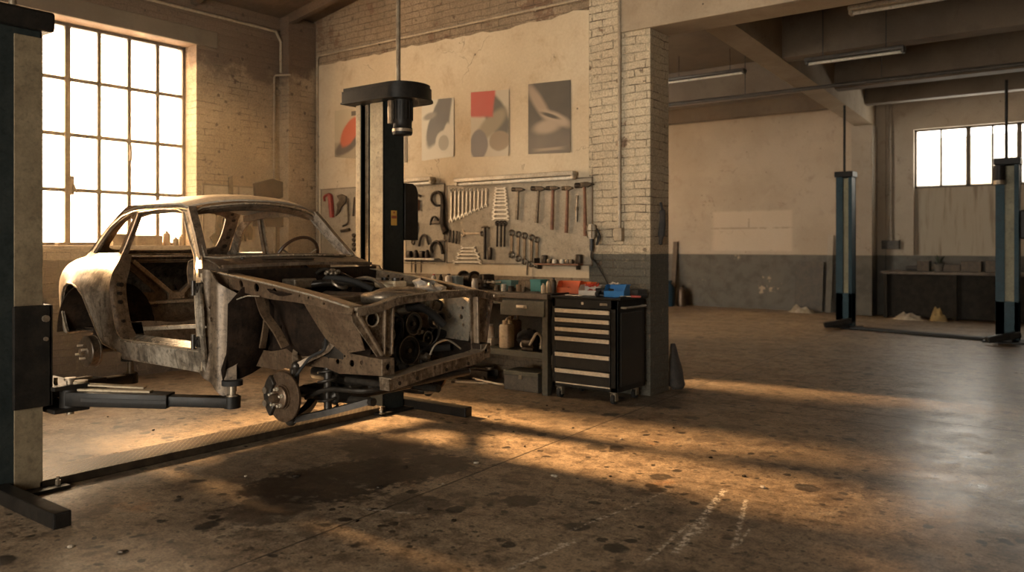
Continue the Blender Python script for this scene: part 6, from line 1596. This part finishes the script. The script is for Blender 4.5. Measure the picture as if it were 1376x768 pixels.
on_cab(795, 6.66, o, 'white plastic bin holding a red cloth on the cabinet', 'storage bin', rz=10)
o = bin_('storage_bin', 'blue_plastic', .20, .15, .115); junk_in(o, ['blue_plastic', 'tool_dark'], 5, .12, .1, .02, 9)
MB().grid(lambda u, v_: ((u - .5) * .09 - .02, (v_ - .5) * .07, .125 + .02 * noise.noise(Vector((u * 5, v_ * 5, 7)))), 8, 6, .003).build('paper', 'white_plastic', o)
on_cab(829, 6.58, o, 'bright blue plastic bin with a white paper on the cabinet', 'storage bin', rz=8)
m = MB(); m.b2((-.14, -.09, 0), (.14, .09, .008)); 
for q in (((-.14, -.09, 0), (.14, -.082, .06)), ((-.14, .082, 0), (.14, .09, .06)), ((-.14, -.09, 0), (-.132, .09, .06)), ((.132, -.09, 0), (.14, .09, .06))): m.b2(*q, bev=.002)
on_cab(846, 6.84, m.build('parts_tray', 'black_plastic', smooth=False), 'black open tray at the pier end of the cabinet top', 'tray', rz=0)
o = mk_wrench(.20, .026, 'tool_steel'); o.location = (bxy(771, 6.47), 6.47, Zc + .006); o.rotation_euler = (PI / 2, 0, math.radians(78)); tag(o, 'bright wrench lying along the front edge of the cabinet top', 'wrench')
o = MB().cyl((-.12, 0, 0), (.12, 0, .0), .008, seg=6).build('pencil', 'yellow_paint'); o.location = (bxy(832, 6.84), 6.84, Zc + .075); o.rotation_euler = (0, math.radians(-4), math.radians(10)); tag(o, 'yellow stick resting on the edge of the black tray', 'stick')
t = thing('screwdriver', 'screwdriver with a dark handle lying before the white bin on the cabinet', 'screwdriver', (bxy(800, 6.50), 6.50, Zc + .014), math.radians(25)); MB().cyl((0, 0, 0), (.10, 0, 0), .013, .011, 10).build('handle', 'black_plastic', t); MB().cyl((.1, 0, 0), (.2, 0, 0), .004, seg=8).build('blade', 'tool_steel', t)
t = thing('screwdriver', 'screwdriver with a red handle lying by the pier side of the blue bin', 'screwdriver', (bxy(848, 6.54), 6.54, Zc + .013), math.radians(15)); MB().cyl((0, 0, 0), (.09, 0, 0), .012, .010, 10).build('handle', 'red_paint', t); MB().cyl((-.1, 0, 0), (0, 0, 0), .004, seg=8).build('blade', 'tool_steel', t)
t = thing('power_drill', 'black cordless drill lying between the white and blue bins', 'drill', (bxy(812, 6.60), 6.60, Zc + .045), math.radians(30))
m = MB(); m.cyl((-.08, 0, 0), (.05, 0, .01), .032, .028, 16); m.cyl((.05, 0, .01), (.09, 0, .012), .02, .012, 12); m.build('body', 'black_plastic', t)
MB().bar((-.04, 0, 0), (-.07, -.12, -.02), .04, .035, .01).build('grip', 'rubber', t)

# ------------------------------------------------------------------ under the bench
Zs = .411
def jug(name='fuel_can', m1='jug_plastic', w_=.11, d_=.15, h=.26):
    t = bpy.data.objects.new(name, None); C.objects.link(t)
    MB().b2((-w_ / 2, -d_ / 2, 0), (w_ / 2, d_ / 2, h * .82), bev=.022).build('body', m1, t)
    m = MB(); m.tube(smooth_path([(0, d_ * .38, h * .80), (0, d_ * .34, h * .97), (0, 0, h * .98), (0, -d_ * .12, h * .84)], 4), .012, 8); m.build('handle', m1, t)
    m = MB(); m.cyl((0, -d_ * .3, h * .80), (0, -d_ * .3, h * .95), .022, seg=14); m.build('cap', m1, t)
    return t
def under(px, Y, o, label, cat, z=Zs, rz=0.): o.location = (bxy(px, Y), Y, z); o.rotation_euler = (0, 0, math.radians(rz)); return tag(o, label, cat)
under(681, 6.53, jug(h=.30), 'cream plastic canister standing at the front of the lower shelf', 'canister', rz=8)
under(690, 6.72, jug(m1='card_brown', h=.33), 'tan canister standing close behind the cream one on the lower shelf', 'canister', rz=-10)
under(655, 6.66, boxo('box', 'white_plastic', .20, .16, .07), 'low white box on the lower shelf behind the fender tip', 'box', rz=5)
o = jar(.045, .14, 'white_plastic', 'white_plastic', neck=.6); under(659, 6.68, o, 'white tub standing on the low white box', 'tub', z=Zs + .071)
def bag(u, v_):
    a = 2 * PI * u; n = noise.noise(Vector((math.cos(a) * 1.5, math.sin(a) * 1.5, v_ * 3.1 + 5)))
    r = (.115 + .035 * n) * math.sin(PI * min(.999, v_ * .8 + .12)) ** .7
    return (r * 1.25 * math.cos(a), r * .9 * math.sin(a), .18 * v_ + .02 * n * v_)
o = MB().grid(bag, 32, 14).build('bag', 'rag_dark'); under(711, 6.74, o, 'black plastic sack slumped beside the tan canister', 'sack')
t = bpy.data.objects.new('air_pump', None); C.objects.link(t)
m = MB(); m.cyl((-.08, 0, .07), (.06, 0, .07), .05, seg=18); m.b2((-.08, -.05, 0), (.06, .05, .03), bev=.006); m.build('motor', 'tool_dark', t)
MB().tube(smooth_path([(.02, -.04, .06), (.07, -.06, .12), (.11, -.05, .18), (.15, -.03, .14), (.16, -.05, .03)], 6), .013, 8).build('hose', 'rag_pale', t); MB().cyl((-.09, -.0, .05), (-.11, 0, .05), .03, seg=12).build('fitting', 'tool_steel', t)
under(713, 6.52, t, 'dark pump with a pale hose on the lower shelf near the bench leg', 'pump')
t = bpy.data.objects.new('metal_box', None); C.objects.link(t)
MB().b2((-.21, -.13, 0), (.21, .13, .19), bev=.006).build('body', 'dull_grey', t, smooth=False); MB().b2((-.215, -.135, .15), (.215, .135, .195), bev=.006).build('lid', 'bench_green', t, smooth=False); MB().b2((-.02, -.142, .12), (.02, -.134, .16), bev=.002).build('latch', 'castor_grey', t, smooth=False)
under(710, 6.62, t, 'dark metal box on the floor under the bench next to the front leg', 'box', z=.001)
for i, (px, Y, L, rz, lb) in enumerate(((632, 6.52, .38, 20, 'long bright bar with a bent end on the floor under the bench'), (655, 6.6, .46, -14, 'second bright bar crossing the first on the floor under the bench'))):
    t = thing('tyre_iron', lb, 'tyre iron', (bxy(px, Y), Y, .012 + .016 * i), math.radians(rz)); MB().tube(smooth_path([(-L / 2, 0, 0), (0, 0, .0), (L / 2 - .05, 0, 0), (L / 2, .03, 0)], 4), .010, 8).build('bar', 'tool_steel', t); MB().cyl((-L / 2 - .02, 0, 0), (-L / 2 + .02, 0, 0), .015, seg=10).build('socket_end', 'tool_mid', t)
t = thing('trolley_jack', 'low dark trolley jack pushed under the bench behind the bright bars', 'jack', (bxy(642, 6.80), 6.80, 0), math.radians(4))
m = MB(); m.b2((-.26, -.11, .03), (.20, -.09, .11), bev=.006); m.b2((-.26, .09, .03), (.20, .11, .11), bev=.006); m.b2((-.24, -.09, .04), (-.1, .09, .10), bev=.006); m.build('frame', 'tool_dark', t)
MB().bar((-.15, 0, .09), (.16, 0, .12), .06, .04, .006).build('lift_arm', 'tool_dark', t); MB().cyl((.16, 0, .12), (.16, 0, .145), .05, seg=18).build('saddle', 'tool_mid', t)
for x in (-.2, .16):
    for s_ in (-1, 1): MB().cyl((x, s_ * .115, .03), (x, s_ * .14, .03), .029, seg=18).build('wheel', 'tool_mid', t)

# black bag and board leaning behind the pier
def sack(u, v_):
    a = 2 * PI * u; z = .45 * v_; r = .11 * (1 - .75 * v_ ** 1.6) + .01 * noise.noise(Vector((math.cos(a), math.sin(a), v_ * 4)))
    if v_ < .06: r *= v_ / .06 * .3 + .7
    return (r * .7 * math.cos(a) - .05 * v_, r * math.sin(a), z)
o = MB().grid(sack, 24, 14).build('bag', 'rag_dark'); o.location = (XP + .09, YT + .60, .002); tag(o, 'black sack slumped on the floor against the back corner of the pier', 'sack')
o.location = (XP + .02, YT + .52, .002)

# ------------------------------------------------------------------ things on the window side
XS = XW - .12
def sill(px, w_, d_, h, mat_, name, label, cat, jarlike=False):
    Y = on_x(px, 330, XS)[0]
    if jarlike: o = jar(w_ / 2, h, mat_, mat_, name)
    else: o = boxo(name, mat_, d_, w_, h)
    o.location = (XS, Y, WZ0 + .0045); return tag(o, label, cat)
sill(163, .26, .14, .13, 'card_brown', 'box', 'brown carton on the window sill seen through the quarter window of the car', 'box')
sill(197, .30, .16, .115, 'card_brown', 'box', 'wider brown carton on the window sill beyond the door opening', 'box')
sill(224, .085, .085, .17, 'card_brown', 'jar', 'brown jar on the sill between the cartons', 'jar', True)
sill(236, .07, .07, .10, 'tool_mid', 'tin', 'small dark tin near the end of the window sill', 'tin', True)
sill(244, .06, .06, .13, 'card_brown', 'jar', 'narrow brown jar at the very end of the window sill', 'jar', True)
sill(84, .12, .08, .03, 'tool_mid', 'brush', 'low brush lying on the sill beside the near lift post', 'brush')
# wall panel with templates and silhouettes over the corner bench
def wallx(px, py, X=XW + .02): return on_x(px, py, X)
a = wallx(272, 246); b = wallx(372, 340)
t = thing('tool_board', 'brown board hung with saws and templates on the window wall, above the car roof', 'tool board', (XW + .012, (a[0] + b[0]) / 2, (a[1] + b[1]) / 2))
hy, hz = abs(b[0] - a[0]) / 2, abs(a[1] - b[1]) / 2
MB().b2((-.01, -hy, -hz), (.006, hy, hz)).build('panel', 'car_bright' if False else 'board_grey', t, smooth=False)
m = MB()
for q in (((0, -hy, hz - .02), (.014, hy, hz)), ((0, -hy, -hz), (.014, hy, -hz + .02)), ((0, -hy, -hz), (.014, -hy + .02, hz)), ((0, hy - .02, -hz), (.014, hy, hz)), ((0, -.05, -hz), (.014, -.03, hz))): m.b2(*q)
m.build('batten', 'board_edge', t, smooth=False)
def xtool(P, th, mat_, name, label, cat, X=XW + .045, holes=()):
    Q = [on_x(p[0], p[1], X) for p in P]; cy = sum(q[0] for q in Q) / len(Q); cz = sum(q[1] for q in Q) / len(Q)
    H = [[(on_x(p[0], p[1], X)[0] - cy, on_x(p[0], p[1], X)[1] - cz) for p in h] for h in holes]
    M_ = Matrix(((0, 0, 1, 0), (1, 0, 0, 0), (0, 1, 0, 0), (0, 0, 0, 1)))
    o = MB().prism([(q[0] - cy, q[1] - cz) for q in Q], th, M=M_, holes=H).build(name, mat_, smooth=False); o.location = (X, cy, cz); return tag(o, label, cat)
xtool([(341, 246), (365, 240), (383, 246), (385, 262), (372, 268), (372, 282), (350, 282), (343, 268)], .05, 'wood_dark', 'wooden_case', 'dark brown wooden case hung high on the window wall near the pilaster', 'case')
xtool([(341, 285), (384, 284), (384, 305), (341, 304)], .06, 'wood_dark', 'drawer_unit', 'small brown drawer unit on the window wall under the wooden case', 'drawers')
xtool([(315, 308), (318, 304), (336, 303), (339, 309), (338, 322), (334, 322), (333, 312), (330, 324), (327, 312), (324, 324), (321, 312), (319, 322), (316, 322)], .03, 'tool_dark', 'rake_head', 'dark fork-shaped tool hanging on the window wall seen through the windscreen opening', 'fork')
xtool([(285, 280), (292, 272), (298, 285), (296, 318), (288, 330), (282, 318), (289, 312), (291, 290)], .02, 'tool_dark', 'sickle', 'curved brown blade hanging on the window wall by the window edge', 'blade')
xtool([(300, 270), (305, 268), (307, 330), (301, 330)], .02, 'wood_dark', 'stick', 'upright wooden stick on the window wall between curved blade and fork', 'stick')
xtool([(307, 238), (312, 236), (313, 262), (308, 263)], .02, 'tool_mid', 'bracket', 'small bracket high on the window wall above the fork-shaped tool', 'bracket')
# ------------------------------------------------------------------ far bay
def far(px, py, Y): X, z = on_y(px, py, Y); return X, z
t = thing('counter', 'long dark workbench along the far wall under the high window', 'workbench', (-2.1, YK - .35, 0))
MB().b2((-1.85, -.35, .88), (2.2, .30, .94), bev=.01).build('worktop', 'bench_top', t, smooth=False)
MB().b2((-1.78, -.22, .03), (2.13, .25, .875)).build('cabinet_front', 'counter_dark', t, smooth=False)
for x in (-1.8, -.55, .7, 1.95): MB().b2((x, -.32, 0), (x + .07, -.25, .88), bev=.004).build('leg', 'counter_dark', t, smooth=False)
FYb = YK - .42
def fb(px, o, label, cat, z=.945, Y=FYb, rz=0): o.location = (far(px, 330, Y)[0], Y, z); o.rotation_euler = (0, 0, math.radians(rz)); return tag(o, label, cat)
fb(1242, boxo('box', 'tool_dark', .22, .25, .2), 'dark box at the niche edge on the far workbench', 'box')
def plant():
    t = bpy.data.objects.new('potted_plant', None); C.objects.link(t)
    MB().lathe([(0, 0), (.07, 0), (.10, .15), (.085, .15), (.08, .12), (0, .12)], None, 16).build('pot', 'dull_grey', t)
    rr = random.Random(4); m = MB()
    for i in range(26):
        a = rr.uniform(0, 2 * PI); L = rr.uniform(.12, .30); e = rr.uniform(.3, 1.3); w_ = .022
        d = Vector((math.cos(a) * math.cos(e), math.sin(a) * math.cos(e), math.sin(e))); s_ = Vector((-math.sin(a), math.cos(a), 0))
        p0 = Vector((0, 0, .12)); p1 = p0 + d * L * .6; p2 = p0 + d * L + Vector((0, 0, -.05))
        v = [m.bm.verts.new(q) for q in (p0, p1 + s_ * w_, p2, p1 - s_ * w_)]; m.bm.faces.new(v)
    m.build('foliage', MATS['leaf_dark'], t); return t
worn('leaf_dark', (.045, .055, .03), (.03, .035, .02), None, 10, .6, 0, .1)
fb(1262, plant(), 'small dark potted plant on the far workbench under the window', 'plant', Y=FYb - .1)
fb(1280, boxo('box', 'tool_dark', .30, .25, .14), 'low dark box beside the potted plant on the far workbench', 'box')
fb(1306, boxo('toolbox', 'tool_dark', .34, .25, .20, lid='tool_dark'), 'dark toolbox in the middle of the far workbench', 'toolbox')
fb(1334, boxo('toolbox', 'tool_dark', .22, .22, .22, lid='tool_dark'), 'dark toolbox nearest the motor post on the far workbench', 'toolbox')
fb(1228, boxo('sack', 'rag_dark', .3, .2, .1, .04), 'dark sack at the near corner of the far workbench', 'sack', Y=FYb + .15)
def heap(w_, h, seed):
    return MB().grid(lambda u, v_: ((u - .5) * w_, (v_ - .5) * w_ * .6, h * max(0, 1 - ((u - .5) ** 2 + (v_ - .5) ** 2) * 4) * (1 + 1.1 * noise.noise(Vector((u * 5, v_ * 5, seed))))), 16, 12, .006)
o = heap(.6, .10, 3).build('rag_heap', 'rag_pale'); o.location = (*far(1225, 410, YK - .75)[:1], YK - .95, .004); tag(o, 'heap of pale sheets on the floor under the far workbench', 'rags')
o = heap(.34, .17, 7).build('sack', 'sack_ochre'); o.location = (far(1264, 410, YK - .75)[0], YK - .95, .004); tag(o, 'yellow-brown sack on the floor under the far workbench', 'sack')
fb(1197, boxo('switch_box', 'dull_grey', .34, .12, .18), 'grey box at the foot of the wall pipe beside the concrete pillar', 'electrical box', z=1.38, Y=YK - .065)
P = [(far(1197, 200, YK - .05)[0], YK - .05, z) for z in (1.56, 2.6, 3.6, FZ - .02)]
o = MB().tube(P, .03, 8).build('conduit', 'plaster_far'); tag(o, 'wall pipe rising from the grey box beside the far concrete pillar', 'pipe')
# boards leaning on the back wall
Yl = YB - .12
def lean(pxa, pya, pxb, pyb, th, mat_, name, label, cat):
    a = far(pxa, pyb, Yl); b = far(pxb, pya, Yl); w_ = b[0] - a[0]; h = b[1] - a[1]; h = far(pxb, pya, Yl)[1] 
    o = MB().b2((-w_ / 2, -th / 2, 0), (w_ / 2, th / 2, h * 1.01), bev=.006).build(name, mat_, smooth=False); o.location = ((a[0] + b[0]) / 2, YB - .22, .004); o.rotation_euler = (math.radians(-7), 0, 0); return tag(o, label, cat)
lean(1069, 352, 1107, 412, .03, 'dull_grey', 'metal_sheet', 'dark metal sheet leaning against the grey dado of the back wall', 'sheet')
lean(1111, 316, 1119, 415, .05, 'plaster_far', 'plank', 'tall pale plank leaning on the back wall beside the dark sheet', 'plank')
lean(903, 325, 909, 410, .05, 'tool_dark', 'pole', 'dark pole leaning on the back wall just clear of the brick pier', 'pole')
o = jar(.19, .62, 'dull_blue', 'dull_blue', 'barrel', .6); o.location = (far(897, 400, YB - .5)[0], YB - .55, .002); tag(o, 'blue barrel standing in the far corner beside the brick pier', 'barrel')
o = jar(.11, .5, 'brake_rust', 'tool_dark', 'gas_cylinder', .4); o.location = (far(915, 400, YB - .35)[0], YB - .3, .002); tag(o, 'dull red cylinder standing next to the blue barrel', 'gas cylinder')
o = heap(.6, .11, 11).build('debris', 'rag_pale'); o.location = (far(1076, 410, YB - .5)[0], YB - .45, .004); tag(o, 'small pile of pale rubble on the floor at the foot of the dark sheet', 'rubble'); o['kind'] = 'stuff'
# pale building outside the far window
o = MB().b2((-14, 33, 0), (8, 40, 5.4)).build('outside_building', 'plaster_out' if 'plaster_out' in MATS else 'lamp_tube', smooth=False)
m = MB()
for i in range(7): m.b2((-13 + i * 2.9, 32.95, 3.0), (-12 + i * 2.9, 33.02, 4.4))
m.build('window_bay', 'concrete_dark', o, smooth=False)
tag(o, 'pale flat-roofed building standing outside the high far window', 'building')
# scraps on the floor
rr = random.Random(5)
spots = [(640, 622), (735, 545), (757, 550), (655, 560), (145, 560), (372, 585), (284, 592), (330, 600), (206, 578), (155, 610), (690, 490 + 90), (398, 640), (330, 640), (240, 668), (165, 742), (95, 735), (510, 655), (545, 628), (595, 650), (705, 600),
         (770, 575), (835, 590), (905, 575), (1000, 640), (1025, 655), (955, 615), (820, 640), (745, 640), (610, 700), (480, 700)]
for i, (px, py) in enumerate(spots):
    x, y, _ = floor_at(px, py); m = MB(); s_ = rr.uniform(.008, .018)
    m.sph((0, 0, s_ * .35), s_, rr.uniform(.8, 1.6), rr.uniform(.7, 1.2), .45, 8)
    for v in m.bm.verts: v.co += Vector([rr.uniform(-.2, .2) * s_ for _ in range(3)]) * .6
    o = m.build('floor_chip', 'tool_dark' if i % 3 else 'rag_pale', smooth=False); o.location = (x, y, 0.001); o.rotation_euler = (0, 0, rr.uniform(0, 6))
    tag(o, 'tiny dark flake of grit on the worn concrete floor' if i % 3 else 'tiny pale flake of paint on the worn concrete floor', 'flake', 'dark flakes on the floor' if i % 3 else 'pale flakes on the floor')
HAZE = .015
# ------------------------------------------------------------------ light
w = bpy.data.worlds.new('World'); SC.world = w; w.use_nodes = True
nt = w.node_tree; bg = nt.nodes['Background']
bg.inputs[0].default_value = (1.0, .915, .78, 1); bg.inputs[1].default_value = 9.5
sun = bpy.data.lights.new('sun', 'SUN'); sun.energy = 52; sun.color = (1., .62, .30); sun.angle = math.radians(7)
so = bpy.data.objects.new('sun', sun); C.objects.link(so)
el, az = math.radians(27), math.radians(3.)
dv = Vector((math.cos(el) * math.cos(az), math.cos(el) * math.sin(az), -math.sin(el)))
so.rotation_euler = dv.to_track_quat('-Z', 'Y').to_euler()
def portal(loc, sx, sy, direction):
    l = bpy.data.lights.new('daylight_portal', 'AREA'); l.shape = 'RECTANGLE'; l.size = sx; l.size_y = sy
    l.cycles.is_portal = True
    o = bpy.data.objects.new('daylight_portal', l); C.objects.link(o); o.location = loc
    o.rotation_euler = Vector(direction).to_track_quat('-Z', 'Z').to_euler()
portal((XW - .38, (WY0 + WY1) / 2, (WZ0 + WZ1) / 2), WY1 - WY0, WZ1 - WZ0, (1, 0, 0))
portal(((wx0 + wx1) / 2, YK + .38, (wz0 + wz1) / 2), wx1 - wx0, wz1 - wz0, (0, -1, 0))
portal((-1.9, YF - .28, 1.6), 5.4, 3.2, (0, 1, 0))
portal((-11.98, 14.35, 3.25), 5.7, 1.7, (1, 0, 0))

# dusty air of the near bay
hz = bpy.data.materials.new('dusty_air'); hz.use_nodes = True; t_ = hz.node_tree; t_.nodes.clear()
ho = t_.nodes.new('ShaderNodeOutputMaterial'); hs_ = t_.nodes.new('ShaderNodeVolumeScatter'); hs_.inputs['Color'].default_value = (1, .86, .62, 1); hs_.inputs['Density'].default_value = HAZE; hs_.inputs['Anisotropy'].default_value = .45
t_.links.new(hs_.outputs[0], ho.inputs['Volume']); MATS['dusty_air'] = hz
o = MB().b2((XW + .03, YF + .05, .003), (-6.5, 6.55, 4.15)).build('haze', 'dusty_air', smooth=False); o['kind'] = 'stuff'; tag(o, 'warm dusty air hanging in front of the tall window behind the car', 'haze')
# ------------------------------------------------------------------ camera
cam = bpy.data.cameras.new('camera'); co = bpy.data.objects.new('camera', cam); C.objects.link(co)
cam.sensor_width = 36; cam.lens = 36 * F / 1376; cam.clip_start = .05; cam.clip_end = 200
co.location = (0, 0, CH); co.rotation_euler = (PI / 2, 0, math.atan2(SY, CY))
cam.shift_y = -(384 - HY) / 1376
cam.dof.use_dof = True; cam.dof.focus_distance = 5.6; cam.dof.aperture_fstop = 1.6
SC.camera = co
SC.view_settings.view_transform = 'Standard'; SC.view_settings.look = 'None'
SC.view_settings.gamma = 1; SC.view_settings.use_curve_mapping = False
SC.view_settings.exposure = 0.40
SC.cycles.use_denoising = True
SC.cycles.max_bounces = 8; SC.cycles.diffuse_bounces = 5; SC.cycles.glossy_bounces = 4; SC.cycles.transparent_max_bounces = 12
SC.cycles.sample_clamp_indirect = 8.
SC.cycles.caustics_reflective = False; SC.cycles.caustics_refractive = False
